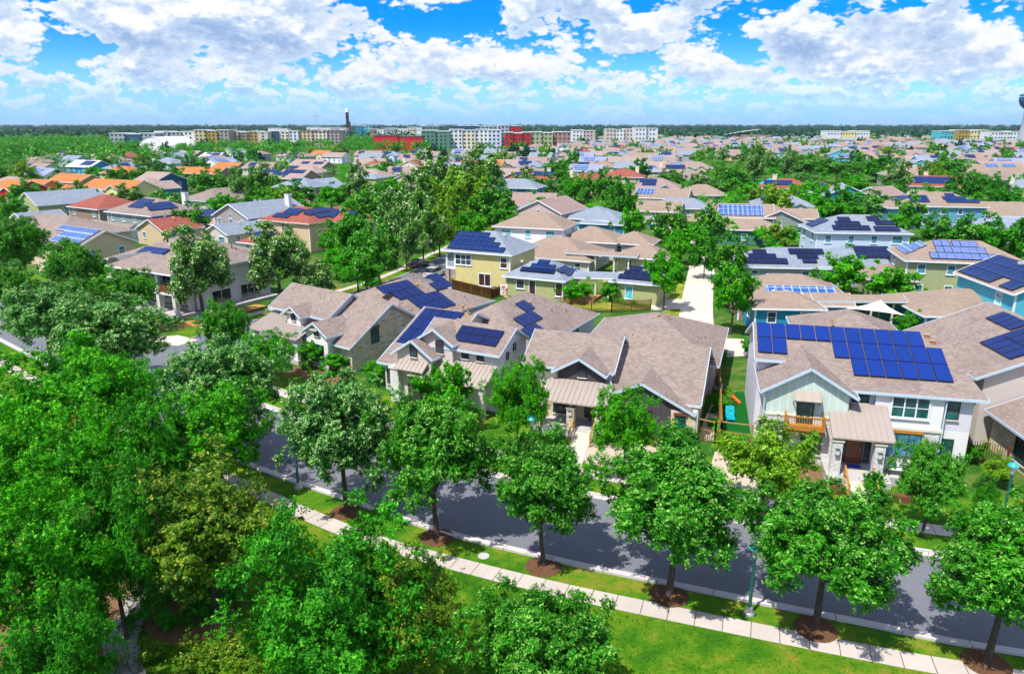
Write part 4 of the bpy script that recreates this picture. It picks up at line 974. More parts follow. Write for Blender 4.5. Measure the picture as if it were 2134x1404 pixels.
for i, (x0, x1) in enumerate(((-9.5, -6.9), (-6.3, -3.7), (-3.1, -.5))): b = K.mb('balcony_panel#%d' % i); b.box(x0, x1, .62, .74, 3.1, 4.1, 'wood_dark')
b = K.mb('porch_floor'); b.box(-12.4, .9, .1, 3.3, 0, .4, 'slab')
b = K.mb('porch_floor#2'); b.box(.0, 2.1, 3.0, 15.8, 0, .4, 'slab')
for y, z, w_ in ((7.6, 4.2, 3.4), (14.0, 4.2, 2.6), (7.6, 1.5, 3.0), (12.6, 1.5, 3.4)): K.window(.03, y, z, w_, 1.7, 'r', 'trim_cream', 'glass_dark', 3 if w_ > 3 else 2, 1)
for x in (-1.8, -5.0, -8.2): K.window(x, 3.16, 1.6, 1.6, 1.9, 'f', 'trim_cream', 'glass_dark', 2, 1); K.window(x, 3.16, 4.3, 1.6, 1.5, 'f', 'trim_cream', 'glass_dark', 2, 1)
b = K.mb('barrel_roof')
for i in range(10):
    a0, a1 = math.pi * i / 10, math.pi * (i + 1) / 10; c0, c1 = (-14.4 - 1.9 * math.cos(a0), 5.0 + 1.5 * math.sin(a0)), (-14.4 - 1.9 * math.cos(a1), 5.0 + 1.5 * math.sin(a1))
    b.mesh([(c0[0], 2.0, c0[1]), (c1[0], 2.0, c1[1]), (c1[0], 8.0, c1[1]), (c0[0], 8.0, c0[1])], [(0, 1, 2, 3), (3, 2, 1, 0)], 'galv')
K.wall(-16.1, -12.7, 2.5, 6.0, 5.2, 'siding_lightblue'); K.window(-14.4, 2.46, 4.4, 1.3, 1.0, 'f', 'trim_white', 'glass_blue', 2, 1)
K.shell([(-13.0, -.4, 4.3), (-9.6, -.4, 4.3), (-9.6, 2.5, 5.6), (-13.0, 2.5, 5.6)], [(0, 1, 2, 3)], 'shingle_brown', 'side_roof')
K.array((-16.6, 8.6, 6.75), 'f', .40, [(0, 3.2, 0, 1), (0, 3.2, 1.1, 2.1)], 1.7, 1.6, 'solar_array')
K.vent(-6.5, 10.5, 7.4, .9, .1, 'metal_dark'); K.vent(-3.0, 12.5, 7.4, .4, .06, 'metal_dark'); K.vent(-15, 13, 7.4, .6, .09, 'metal_dark')
K.array((-5.6, 13.0, 6.9), 'f', .40, [(0, 2, 0, 1)], 1.6, 1.2, 'solar_array')
K.done()
# ================================================================== houses in the middle distance
def mid(label, px, py, zr, w_, d_, a, typ, roof, wall, arr=(), ch=None, wing=None, trim='trim_white', glass='glass_blue', sl=.45, cat='house', gmat=None):
    """px, py: where the middle of the ridge is seen; zr ridge height; size in metres; a heading; arr: (face, u0, v0, nu, nv, pale?)"""
    x, y = P(px, py, zr)
    h = House('house', label, cat, x, y, a); h.fasc = trim; two = zr > 6.2
    X, Yy = w_ / 2, d_ / 2; oh = .5
    if typ == 'hip':
        ze = zr - sl * (min(w_, d_) / 2 + oh); h.hip(-X, X, -Yy, Yy, ze, sl, roof, wall, oh)
    elif typ == 'gx': ze = zr - sl * (Yy + oh); h.gable(-X, X, -Yy, Yy, zr, sl, 'x', roof, wall, oh)
    else: ze = zr - sl * (X + oh); h.gable(-X, X, -Yy, Yy, zr, sl, 'y', roof, wall, oh)
    lv = [(ze - 1.15, 1.2)] + ([(1.7, 1.3)] if two else [])
    rg = random.Random(px * 7 + py)
    fl = [l for l in lv if l[0] > .9]
    for z, hh in fl:
        n = max(2, int(w_ / 3.6))
        for i in range(n):
            if rg.random() < .85: h.window(-X + w_ * (i + .5) / n, -Yy - .02, z, rg.choice((.9, 1.6, .9)), hh, 'f', trim, glass, 1, 2)
        n = max(1, int(d_ / 4.2))
        for i in range(n):
            if rg.random() < .8: h.window(X + .02, -Yy + d_ * (i + .5) / n, z, .9, hh, 'r', trim, glass, 1, 2)
            if px > 1500 and rg.random() < .7: h.window(-X - .02, -Yy + d_ * (i + .5) / n, z, 1.1, hh, 'l', trim, glass, 1, 2)
    if typ == 'gy' and two: h.window(0, -Yy - .02, ze + .15, .7, .8, 'f', trim, glass, 1, 1)
    for q_, (cx, cy) in enumerate(((X, -Yy), (-X, -Yy))): h.mb('corner_board#%d' % q_).box(cx - .1, cx + .1, cy - .05, cy + .1, 0, ze, trim)
    for t in arr:
        f, u, v, nu, nv = t[:5]; mt = t[5] if len(t) > 5 else 'solar_array'
        k = 1 / math.sqrt(1 + sl * sl)
        if f == 'f': o = (u, -v * k, zr - sl * v * k + .01) if typ != 'gy' else None
        if f == 'r': o = (v * k, u, zr - sl * v * k + .01)
        if f == 'l': o = (-v * k, -u, zr - sl * v * k + .01)
        if f == 'f' and typ == 'hip' and d_ > w_: o = (u, -(d_ - w_) / 2 - v * k, zr - sl * v * k + .01)
        if f in 'rl' and typ == 'hip' and w_ > d_: s_ = 1 if f == 'r' else -1; o = (s_ * ((w_ - d_) / 2 + v * k), s_ * u, zr - sl * v * k + .01)
        if o: h.array(o, f, sl, [(0, nu, 0, nv)], 1.05, 1.5, mt)
    if ch: h.chimney(ch[0], ch[1], zr - 2, zr + 1.0, 1.3, .9, ch[2] if len(ch) > 2 else 'stucco_cream')
    for q in range(2): h.boxvent(rg.uniform(-.6, .6) * X * .6, rg.uniform(.1, .3) * Yy if typ != 'gy' else 0, zr - sl * .2 * Yy if typ != 'gy' else zr - .05, 'trim_white')
    if wing:
        x0, x1, y0, y1, zw, wt, rm, wm = wing
        if wt == 'hip': h.hip(x0, x1, y0, y1, zw, .42, rm, wm, .45, part='wing_roof')
        else: m_ = ((y1 - y0) if wt == 'gx' else (x1 - x0)) / 2 + .4; h.gable(x0, x1, y0, y1, zw + .42 * m_, .42, wt[1], rm, wm, .4, part='wing_roof')
        for i in range(max(1, int((x1 - x0) / 4))): h.window(x0 + (x1 - x0) * (i + .5) / max(1, int((x1 - x0) / 4)), y0 - .02, 1.6, 1.0, 1.2, 'f', trim, glass, 1, 2)
    h.done(); HOUSES.append((x, y, max(w_, d_) * .62, zr)); return h
HOUSES = [(o.location.x, o.location.y, 9, 8) for o in COL.objects if o.get('category') == 'house']
ST, SN, SG, SB, SR, SO, SK, SU = 'shingle_taupe', 'shingle_tan', 'shingle_gray', 'shingle_brown', 'shingle_red', 'shingle_orange', 'shingle_pink', 'shingle_bluegray'
A0 = 'solar_array'; AP = 'solar_array_pale'; AD = 'solar_array_dark'
# -- close behind the foreground row, right side
T1 = mid('tall blue clapboard house at the right edge with a wide sloping field of panels', 2150, 548, 8.6, 9.5, 12, -3, 'gy', SN, 'siding_cyan', (), glass='glass_cyan')
zq = 8.6
T1.array((-4.95, 5.8, 8.6 - .45 * 4.95 + .01), 'l', .45, [(0, 7, -3.0, -2.0), (0, 9, -2, -1.0), (0, 9, -1, 0), (6.3, 9, 0, .9)] if False else [(0, 9, -3, -2), (0, 9, -2, -1), (0, 5.5, -1, 0), (7, 9, -1, 0)], 1.25, 1.65, 'solar_array')
T2 = mid('low blue clapboard wing with tan hip roof and glass back door by the sail', 2003, 601, 5.0, 12.5, 10.5, -3, 'hip', SN, 'siding_teal', (), glass='glass_cyan', sl=.36)  # darker teal than the tall house: eave shade put into the siding colour
T3 = mid('teal garage with tan hip roof beside the alley, behind the white two-storey house', 1632, 605, 4.7, 7.6, 6.0, -4, 'hip', SN, 'siding_teal', (), glass='glass_dark', sl=.42, wing=(3.4, 8.4, 0.2, 4.6, 2.9, 'gx', SN, 'siding_teal'))
T4 = mid('long low tan-roofed building with a single row of pale panels', 1640, 570, 5.3, 13, 9.5, -8, 'hip', SN, 'siding_brown', [('f', -3.2, 3.1, 8, 1, AP)], sl=.40)
hh = House('breezeway', 'tan-roofed open walkway joining the teal garage to the low blue wing', 'walkway', 42.5, 89.3, -2); hh.gable(-5.5, 5.5, -1.1, 1.1, 3.9, .4, 'x', SN, 'siding_teal', .3, .1, walls=False)
for i, x in enumerate((-3.4, -.9, 1.6, 4.2)): b = hh.mb('post#%d' % i); b.box(x - .1, x + .1, -1.0, -.8, 0, 3.3, 'trim_cream')
b = hh.mb('wall'); b.box(-5.4, 5.4, .9, 1.05, 0, 3.3, 'siding_green'); hh.done()
SGH = mid('sage green two-storey house with cell-patterned panels facing two ways', 1999, 500, 8.2, 15, 9.6, -14, 'hip', SN, 'siding_sage', [('f', -3.6, .5, 2, 1, 'solar_cells'), ('f', -1.2, .5, 3, 1, 'solar_cells'), ('f', -3.6, 2.1, 6, 1, 'solar_cells'), ('f', -4.6, 3.7, 9, 1, 'solar_cells'), ('l', -4.2, 3.4, 6, 1, AP), ('l', -2.6, 1.9, 4, 1, AP)], wing=(-12, -6, -4.5, 3, 2.9, 'hip', SN, 'siding_sage'))
LB = mid('pale blue two-storey house with gray roof and scattered dark panel blocks', 1782, 447, 8.4, 15.5, 10.5, -6, 'hip', SG, 'siding_lightblue', [('f', -3.5, 1.2, 2, 1, AD), ('f', -4.2, 2.6, 4, 1, AD), ('f', -5, 4.0, 6, 1, AD), ('f', 1.6, .8, 2, 1, AD), ('f', 2.6, 2.2, 3, 1, AD), ('f', 2, 4.2, 4, 1, AD), ('l', -3.0, 2.6, 4, 2, A0)])
mid('gray-roofed low wing with three stepped dark panel blocks below the pale blue house', 1640, 515, 5.3, 15, 9.5, -6, 'hip', SG, 'siding_gray', [('f', -5.6, 1.0, 2, 1, AD), ('f', -6.4, 2.2, 4, 1, AD), ('f', -7, 3.4, 6, 1, AD), ('f', 0, .6, 5, 1, AD), ('f', 1, 1.8, 3, 1, AD), ('f', 1.6, 3.0, 2, 1, AD)])
mid('gray hip-roofed low building with one solid rectangle of dark panels', 1775, 512, 5.6, 12, 10, -6, 'hip', SG, 'siding_gray', [('f', 0, .3, 5, 2.2, AD)], wing=(4, 9, -3, 3.5, 3.0, 'hip', SG, 'siding_brown'))
mid('green board house with tan roof and long tilted panel strip', 1545, 424, 7.2, 13, 10, -12, 'gx', SN, 'siding_green', [('f', -5, .8, 9, 3, AP)], wing=(-7.5, 7.5, -13, -5, 3.1, 'hip', SN, 'batten_green'))
mid('tan-roofed gray-green gabled house right of the green board house', 1620, 432, 6.4, 12, 12, -12, 'gy', SN, 'siding_graygreen', wing=(-2, 9, 2, 10, 3.8, 'gx', SN, 'siding_brown'))
mid('steel blue two-storey house with small dormer and stepped panel rows', 1950, 400, 8.2, 19, 12, -8, 'hip', SN, 'siding_steel', [('f', 1.6, .9, 2, 1, A0), ('f', .6, 2.4, 5, 1, A0), ('f', 1.0, 3.8, 7, 1, A0), ('l', -3, 3, 4, 2, A0), ('f', -7, 2.0, 4, 2.2, A0)], wing=(-13, -8, -8, -1, 5.0, 'hip', SN, 'siding_steel'), glass='glass_dark')
mid('white house with twin blue gables and pale gray roof', 1762, 384, 7.4, 15, 12, -14, 'gy', SG, 'siding_teal', wing=(-13, -7, -7, 3, 4.2, 'gy', SG, 'siding_teal'))
mid('small taupe gabled house beside the twin blue gables', 1835, 388, 6.8, 9, 9, 30, 'gx', SK, 'siding_pink')
mid('beige house with red roof and one dark panel block on its left slope', 1640, 372, 7.8, 15, 11, -14, 'hip', SR, 'stucco_tan', [('f', -7, 1.5, 8, 2.0, A0)], ch=(-3.5, 2, 'stucco_cream'), glass='glass_dark')
mid('small beige house with red roof behind trees, right of the larger red-roofed one', 1716, 380, 6.4, 9, 9, -14, 'hip', SR, 'stucco_tan', [('f', -3, 1.0, 4, 2, A0)], glass='glass_dark')
mid('rust-roofed beige house with a broad dark blue panel field', 1948, 366, 7.4, 17, 13, -18, 'gx', SR, 'stucco_beige', [('f', -7, 1.2, 12, 3, A0)], ch=(-2, 4, 'stucco_cream'))
mid('low beige house with tan roof hidden behind the steel blue house', 2085, 420, 5.6, 22, 12, -10, 'hip', SN, 'stucco_beige')
mid('blue-gray low roof at the right edge below the steel blue house', 2105, 452, 5.0, 18, 10, -8, 'hip', SU, 'siding_gray')
mid('tan-walled house with stone chimney at the right edge', 2140, 372, 6.4, 12, 10, -12, 'hip', SG, 'stucco_tan', ch=(-4.8, -1, 'stucco_cream'))
# -- centre, behind the yellow house
mid('white-walled two-storey house with broad tan roof behind the yellow house', 1118, 440, 8.2, 13, 10, -20, 'hip', SN, 'stucco_white', ch=None, glass='glass_cyan', wing=(5.2, 16, -3, 6.5, 3.4, 'hip', SN, 'stucco_beige'))
mid('low tan-roofed house with long hip wing and open walkway', 1165, 492, 5.2, 15, 12, -24, 'hip', SN, 'stucco_beige', ch=None, glass='glass_dark')
mid('tan garage with tan pyramid roof and small satellite dish near the alley', 1346, 508, 4.8, 7.8, 7.0, -22, 'hip', SN, 'stucco_tan', glass='glass_dark')
mid('small pyramid-roofed garage with teal umbrella in front', 1322, 482, 4.9, 7.6, 7.0, -22, 'hip', SN, 'stucco_beige', glass='glass_dark')
bw = House('breezeway', 'tan-roofed open walkway with beige posts near the alley garage', 'walkway', 15.2, 123.2, -20); bw.gable(-6, 6, -1.2, 1.2, 3.7, .3, 'x', SN, 'stucco_beige', .3, .1, walls=False)
for i, x in enumerate((-4.2, -1.0, 2.2, 4.6)): b = bw.mb('post#%d' % i); b.box(x - .14, x + .14, -1.15, -.87, 0, 3.2, 'trim_cream')
bw.done()
mid('rose-gabled tan house with long low roofline behind the white-walled house', 1150, 412, 8.0, 11, 13, -30, 'gy', SK, 'stucco_rose', wing=(5.4, 16, -4, 7, 4.2, 'hip', SG, 'siding_teal'))
mid('gray hip-roofed teal wing close to the alley trees', 1265, 440, 5.8, 10, 9, -22, 'hip', SG, 'siding_teal')
mid('gray-roofed blue house with cream chimney, between big trees and red roofs', 1082, 372, 8.0, 14, 10, -18, 'hip', SG, 'siding_teal')
mid('long tan roof right of the alley trees', 1380, 392, 6.2, 16, 10, -22, 'gx', SN, 'stucco_beige', [('f', -7, 1, 5, 2, AP)])
mid('tan hip-roofed house with beige walls above the alley trees', 1462, 384, 6.8, 14, 11, -12, 'hip', SN, 'stucco_tan')
mid('pale gray-roofed low house left of the panel strip house', 1420, 412, 5.6, 15, 9, -12, 'hip', SG, 'stucco_tan')
mid('tan low roof behind the alley, right of the pale gray-roofed house', 1372, 418, 5.2, 12, 9, -18, 'gx', SN, 'stucco_beige')
mid('terracotta hip-roofed villa with arched entry and cream chimney', 1232, 360, 7.6, 17, 11, -14, 'hip', SR, 'stucco_tan', ch=(-7, 0, 'stucco_cream'))
mid('terracotta-roofed villa right of the arched one', 1300, 352, 7.8, 15, 11, -14, 'hip', SR, 'stucco_tan', ch=(5, 1, 'stucco_cream'), wing=(-12, -6, -6, 3, 3.8, 'hip', SR, 'stucco_tan'))
mid('beige villa with red roof and dark panels left of the arched one', 1108, 356, 7.6, 16, 11, -12, 'hip', SR, 'stucco_tan', [('f', -6, 1.4, 3, 1.4, A0), ('f', 0, .8, 8, 2.0, A0)], ch=(6.5, 0, 'stucco_cream'))
mid('tan-walled house with red roof and panels beyond the villas', 1402, 342, 7.4, 15, 11, -12, 'hip', SB, 'stucco_tan', [('f', -3, 1, 8, 2.5, A0)], ch=(-5, 0, 'stucco_cream'))
mid('blue-gray-roofed house with panel block, right of the villas', 1350, 344, 7.0, 11, 10, -12, 'hip', SU, 'stucco_tan', [('f', -3, 1, 5, 2, A0)], ch=(-5, 0, 'stucco_cream'))
mid('white and blue-gray house with chimney in the centre', 930, 338, 7.6, 14, 10, -16, 'gx', SU, 'stucco_rose', wing=(-9, -4, -7, 2, 4.4, 'gy', SU, 'stucco_white'))
mid('taupe gabled house partly behind the big flowering trees', 938, 352, 7.4, 10, 11, -18, 'gy', SB, 'stucco_beige')
mid('beige gabled house with small window left of the big flowering trees', 858, 360, 7.2, 9, 11, -20, 'gy', SB, 'stucco_tan')
mid('brown-roofed olive house with white arcade', 775, 352, 7.8, 14, 11, -24, 'hip', SB, 'siding_olive', wing=(-2, 9, -11, -5, 5.2, 'hip', SG, 'siding_olive'))
mid('red-roofed low house left of the chimney house', 788, 336, 6.2, 15, 9, -20, 'hip', SR, 'stucco_tan')
mid('red-brown roof with chimney and cream gable', 860, 334, 6.8, 12, 9, -20, 'gy', SR, 'stucco_cream', ch=(-4.5, 0, 'stucco_cream'))
# -- left, behind the corner building
mid('tan gabled house with large pale grid of panels', 172, 474, 7.7, 13, 9.5, -33, 'gx', ST, 'stucco_tan', [('f', -5.6, .2, 11, 1, AP), ('f', -2.5, 1.75, 8, 2, AP)])
mid('long taupe roof with low panels at the left edge', 118, 446, 8.0, 24, 14, -33, 'hip', ST, 'stucco_tan', sl=.38)
mid('white gabled house at the left edge with blue panel roof', 18, 466, 6.8, 9, 11, -33, 'gy', SG, 'stucco_white', [('l', -5, .4, 8, 3, A0), ('r', -5, .4, 8, 3, A0)])
mid('beige villa with rust roof and irregular dark blue panel clusters', 630, 430, 8.2, 13, 10, -30, 'hip', SR, 'stucco_tan', [('f', -2.5, 1.2, 4, 1.6, A0), ('f', -4, 3.3, 4, 1, A0), ('r', -3, 1.2, 6, 1.4, A0), ('r', -1.6, 2.9, 5, 1.2, A0)], trim='trim_cream', glass='glass_dark')
mid('second rust-roofed villa wing with panels, right of the beige villa', 712, 432, 7.8, 12, 9, -30, 'hip', SR, 'stucco_beige', [('f', -4, 1.0, 5, 2.2, A0), ('r', -2.5, 1.2, 3, 1.5, A0)], trim='trim_cream', glass='glass_dark')
mid('yellow garage with rust roof below the beige villa', 560, 482, 4.8, 8, 7, -30, 'hip', SR, 'stucco_cream', [('f', -2, .6, 4, 1.4, A0)])
mid('gray-roofed taupe gabled house with tan side wall', 543, 418, 8.2, 11, 16, -33, 'gy', SG, 'siding_taupe', ch=(3, 5, 'stucco_white'))
mid('small gray-roofed white garage below the taupe gabled house', 492, 462, 5.2, 7, 10, -33, 'gy', SG, 'stucco_beige')
mid('gray-green house with white base, taupe hip roof and dark panel blocks', 318, 412, 8.4, 17, 12, -33, 'hip', ST, 'siding_graygreen', [('f', -3.0, .9, 5, 2.5, A0), ('r', -5, 2.0, 6, 2, A0)], ch=(6, 4, 'stucco_white'), wing=(-9.5, 4, -9.5, -5.8, 2.6, 'gx', ST, 'stucco_white'))
mid('rust-roofed low house with panels and cream chimney, right of the gray-green house', 440, 437, 5.8, 17, 9, -33, 'gx', SB, 'stucco_tan', [('f', -3, .3, 7, 2, A0)], ch=(3, 3, 'stucco_tan'))
mid('small red-roofed cottage with panels on its left slope', 352, 452, 5.4, 9, 9, -33, 'gy', SR, 'stucco_tan', [('l', -4, .4, 6, 2.5, A0)])
mid('brown-walled house with red hip roof', 218, 405, 7.8, 13, 11, -33, 'hip', SR, 'siding_brown')
mid('light green gabled house with gray roof', 130, 396, 7.9, 12, 17, -38, 'gy', SG, 'siding_olive')
mid('small cream garage with gray roof below the light green house', 78, 440, 5.2, 8, 9, -33, 'gy', SG, 'stucco_cream')
mid('red board house with orange roof at the left edge', 38, 375, 7.2, 14, 10, -30, 'gx', SO, 'siding_red', wing=(3, 8, -7, -4, 4.4, 'gy', SO, 'siding_red'))
mid('orange board house beside the red one', 88, 374, 7.0, 10, 10, -30, 'gx', SO, 'siding_orange')
mid('ochre house with tall orange roof', 158, 362, 7.8, 18, 10, -30, 'gx', SO, 'siding_ochre')
mid('small orange-roofed cottage in front of the ochre house', 140, 384, 5.4, 10, 9, -30, 'hip', SO, 'siding_ochre')
mid('long cream house with bright orange roof and front gable', 248, 374, 7.4, 22, 11, -26, 'gx', SO, 'siding_yellow_pale', wing=(5, 10, -8.5, -4, 5.2, 'gy', SO, 'siding_yellow_pale'))
mid('teal gabled house with brown roof', 320, 378, 6.4, 9, 12, -33, 'gy', SB, 'siding_teal')
mid('dark blue gabled house with brown roof', 333, 358, 7.8, 13, 12, -33, 'gx', SB, 'siding_darkblue', wing=(2, 8, -9, -5, 4.6, 'gy', SB, 'siding_darkblue'))
mid('cream house with orange roof among trees', 258, 346, 7.6, 16, 11, -28, 'hip', SO, 'siding_yellow_pale')
mid('white-roofed teal house with large panel field', 185, 334, 7.2, 18, 12, -26, 'gx', 'roof_white', 'siding_teal', [('f', -1, .8, 8, 3, A0)])
mid('white metal-roofed brick house with panels', 447, 318, 8.0, 14, 11, -24, 'gx', 'roof_white', 'brick_red', [('f', -5, .6, 4, 1.2, A0), ('f', 0, .6, 6, 2.6, A0)])
mid('gray-roofed house with covered porch left of the white-roofed brick house', 352, 328, 7.0, 15, 12, -24, 'hip', SG, 'siding_lightblue')
mid('brown-roofed cottage left of the gray-roofed porch house', 305, 330, 6.0, 14, 11, -24, 'gx', SB, 'stucco_tan')
mid('long orange roof in front of the white-roofed brick house', 420, 348, 6.2, 25, 10, -18, 'gx', SO, 'siding_brown')
mid('short orange roof right of the long orange one', 480, 338, 6.0, 14, 10, -20, 'gx', SO, 'siding_brown')
mid('brown hip-roofed house with blue side at the left edge', 26, 368, 6.8, 18, 12, -28, 'hip', SB, 'siding_darkblue')
mid('taupe two-storey house with three rows of panels', 598, 353, 7.8, 22, 12, -24, 'gx', SB, 'siding_brown', [('f', -10, .4, 8, 1.6, A0), ('f', 0, .4, 9, 1.6, A0), ('f', -4, 2.6, 7, 1.6, A0)])
mid('gray hip-roofed brown house with small panel strip', 628, 370, 7.4, 14, 11, -24, 'hip', SG, 'siding_brown', [('f', -3, 1, 4, 1.4, A0)])
mid('brown-roofed house with panels in front of gray hip roof', 668, 372, 6.2, 12, 12, -30, 'gy', SU, 'siding_brown', [('l', -4, .6, 7, 1.6, AP)])
mid('white-walled gabled house with orange-brown roof in the left distance', 700, 318, 6.6, 15, 10, -22, 'gx', SB, 'stucco_white')
mid('purple-brown house with panels, left of centre', 655, 336, 6.8, 16, 10, -22, 'gx', SB, 'siding_brown', [('f', -6, .8, 4, 1.5, A0), ('f', 1, .8, 5, 1.5, A0)])
# -- right, further back
mid('turquoise two-storey house with white porch and panels', 1945, 324, 7.8, 18, 12, -10, 'gx', SU, 'siding_cyan', [('f', -2, .4, 6, 1.8, A0)], wing=(-12, -5, -8, 1, 4.2, 'gy', SU, 'siding_cyan'))
mid('large tan hip roof with two pale panel squares at the right', 2066, 342, 7.0, 24, 16, -12, 'gx', SN, 'stucco_beige', [('f', -3, -.2, 5, 2, AP), ('f', 4, -.2, 5, 2, AP)])
mid('dark-gabled turquoise house with gray roof', 1752, 310, 7.6, 16, 12, -14, 'gy', SG, 'siding_cyan')
mid('rose-brown hip-roofed house right of the dark gable', 1800, 312, 6.8, 18, 12, -14, 'hip', SK, 'siding_pink')
mid('taupe low house with small blue gable', 1850, 322, 6.0, 20, 12, -12, 'gx', SK, 'siding_brown', wing=(-9, -3, -8, 0, 3.8, 'gy', SK, 'siding_teal'))
mid('wide tan two-storey house at the centre right', 1340, 318, 7.4, 18, 11, -14, 'gx', SN, 'stucco_tan')
mid('beige two-storey house left of the tall flowering trees', 1432, 310, 7.4, 17, 11, -14, 'gx', SN, 'siding_olive')
pv = House('pavilion', 'teal pyramid-roofed pavilion among the park trees at the right', 'pavilion', *P(1606, 372, 5), -10)
pv.hip(-3.5, 3.5, -3.5, 3.5, 2.9, .6, 'lamp_top', 'wood_fence', .4, walls=False)
for i, (x, y) in enumerate(((-3, -3), (3, -3), (3, 3), (-3, 3))): b = pv.mb('post#%d' % i); b.box(x - .15, x + .15, y - .15, y + .15, 0, 3.0, 'wood_fence')
pv.done()

# ================================================================== far neighbourhood: built once per kind, then copied
def far_proto(i, roof, wall, typ, pan):
    h = House('house', 'x', 'house', 0, 0, 0); w_, d_, zr = (14, 11, 7.2) if i % 3 else (19, 12, 6.4)
    if typ == 'hip': h.hip(-w_ / 2, w_ / 2, -d_ / 2, d_ / 2, zr - .45 * (d_ / 2 + .5), .45, roof, wall)
    else: h.gable(-w_ / 2, w_ / 2, -d_ / 2, d_ / 2, zr, .45, 'x', roof, wall)
    h.gable(w_ * .08, w_ * .38, -d_ / 2 - 2.6, -1, zr - 1.6, .5, 'y', roof, wall, .4, part='wing_roof')
    ze = zr - .45 * d_ / 2
    for x in (-w_ * .36, -w_ * .14, w_ * .23): h.window(x, -d_ / 2 - (2.62 if x > 0 else .02), min(ze - 1.2, 4.2) if x < 0 else 2.2, 1.3, 1.3, 'f', 'trim_white', 'glass_blue', 1, 1, sill=False)
    h.window(w_ / 2 + .02, 0, 3.2, 1.1, 1.3, 'r', 'trim_white', 'glass_blue', 1, 1, sill=False)
    if pan: h.array((-w_ * .40, -1.0, zr - .45 + .01), 'f', .45, [(0, 4 + i % 3, 0, 1.6), (1, 3 + i % 4, 1.9, 2.8)], 1.1, 1.5, AP if i % 2 else A0)
    h.done(); remember(h.root); return h.root
RN = {ST: 'taupe', SN: 'tan', SG: 'gray', SB: 'brown', SR: 'rust-red', SO: 'orange', SK: 'rose-brown', SU: 'blue-gray'}
WN = {'siding_white': 'white', 'stucco_beige': 'beige', 'siding_cyan': 'turquoise', 'stucco_tan': 'tan', 'siding_lightblue': 'pale blue', 'siding_sage': 'sage', 'siding_brown': 'brown', 'siding_yellow_pale': 'cream', 'siding_gray': 'gray'}
specs = [(ST, 'stucco_beige', 'hip', 0), (SN, 'siding_white', 'gx', 1), (SG, 'siding_lightblue', 'hip', 1), (SB, 'siding_brown', 'gx', 0), (SR, 'stucco_tan', 'hip', 1), (SO, 'siding_yellow_pale', 'gx', 0), (SK, 'stucco_beige', 'gx', 1), (SU, 'siding_cyan', 'hip', 1),
         (SG, 'siding_gray', 'gx', 0), (SN, 'stucco_tan', 'hip', 0), (SK, 'siding_gray', 'hip', 1), (SU, 'siding_white', 'gx', 1), (SB, 'stucco_beige', 'hip', 1)]
FPROT = [far_proto(i, *s_) for i, s_ in enumerate(specs)]
FUSED = set(); rng = random.Random(11)
def far_house(x, y, i, ang, where):
    r_, w_, t_, p_ = specs[i]
    lab = 'distant %s-roofed %s house %s%s' % (RN[r_], WN[w_], 'with panels ' if p_ else '', where)
    if i not in FUSED:
        FUSED.add(i); o = FPROT[i]; o.location = (x, y, 0); o.rotation_euler = (0, 0, R(ang)); o['label'] = lab
    else: o = copy_thing(FPROT[i], (x, y, 0), R(ang), lab)
    o['group'] = '%s-roofed %s houses %s' % (RN[r_], WN[w_], where)
    HOUSES.append((x, y, 9, 7))
def free(x, y, r_): return all((x - a) ** 2 + (y - b_) ** 2 > (r_ + c_) ** 2 for a, b_, c_, d__ in HOUSES)
def pxof(x, y, z=0):
    c, s = math.cos(PITCH), math.sin(PITCH); zc = y * c + (CAM_H - z) * s; return 1067 + F_PX * x / zc, 702 + F_PX * ((CAM_H - z) * c - y * s) / zc
row = 0; nfar = 0
Yr = 205.0
while Yr < 1150 and nfar < 250:
    row += 1; step = 19 + Yr * .012
    xx = -Yr * .72
    while xx < Yr * .74:
        x = xx + rng.uniform(-3, 3); y = Yr + rng.uniform(-5, 5) - x * .22
        px, py = pxof(x, y, 5)
        xx += step * (1.0 if row % 3 else 1.35)
        if px < -30 or px > 2165 or py < 279: continue
        left = px < 700
        if left and y > 560: continue
        if px < 1120 and y > 560: continue
        if 1470 < px < 1760 and 320 < py < 400: continue
        if px < 760 and rng.random() < (.35 if y < 330 else .55): continue
        if rng.random() < (.12 + .10 * (y < 300)): continue
        if not free(x, y, 8.5): continue
        if abs(y - 400) < 14 and px > 900 and rng.random() < .6: continue
        wts = [3, 3, 2, 2, 4 if 900 < px < 1420 and y < 420 else .7, (1.2 if left else 2.2 if (1000 < px < 1330 and 300 < y < 480) else .05), 3, 2 if px > 1500 else .5, 2, 3, 3, 2, 2]
        i = rng.choices(range(13), wts)[0]
        where = ('at the left' if px < 500 else 'left of centre' if px < 900 else 'near the centre' if px < 1300 else 'right of centre' if px < 1700 else 'at the right') + (' in the nearer rows' if y < 330 else ' in the middle rows' if y < 560 else ' in the farthest rows')
        far_house(x, y, i, rng.choice((-14, -14, -12, 76, -16)) - (14 if left else 0), where); nfar += 1
    Yr += 24 if row % 2 else 33
for i in range(13):
    if i not in FUSED: far_house(300 + i * 22, 900 + i * 11, i, -14, 'in the far right rows')

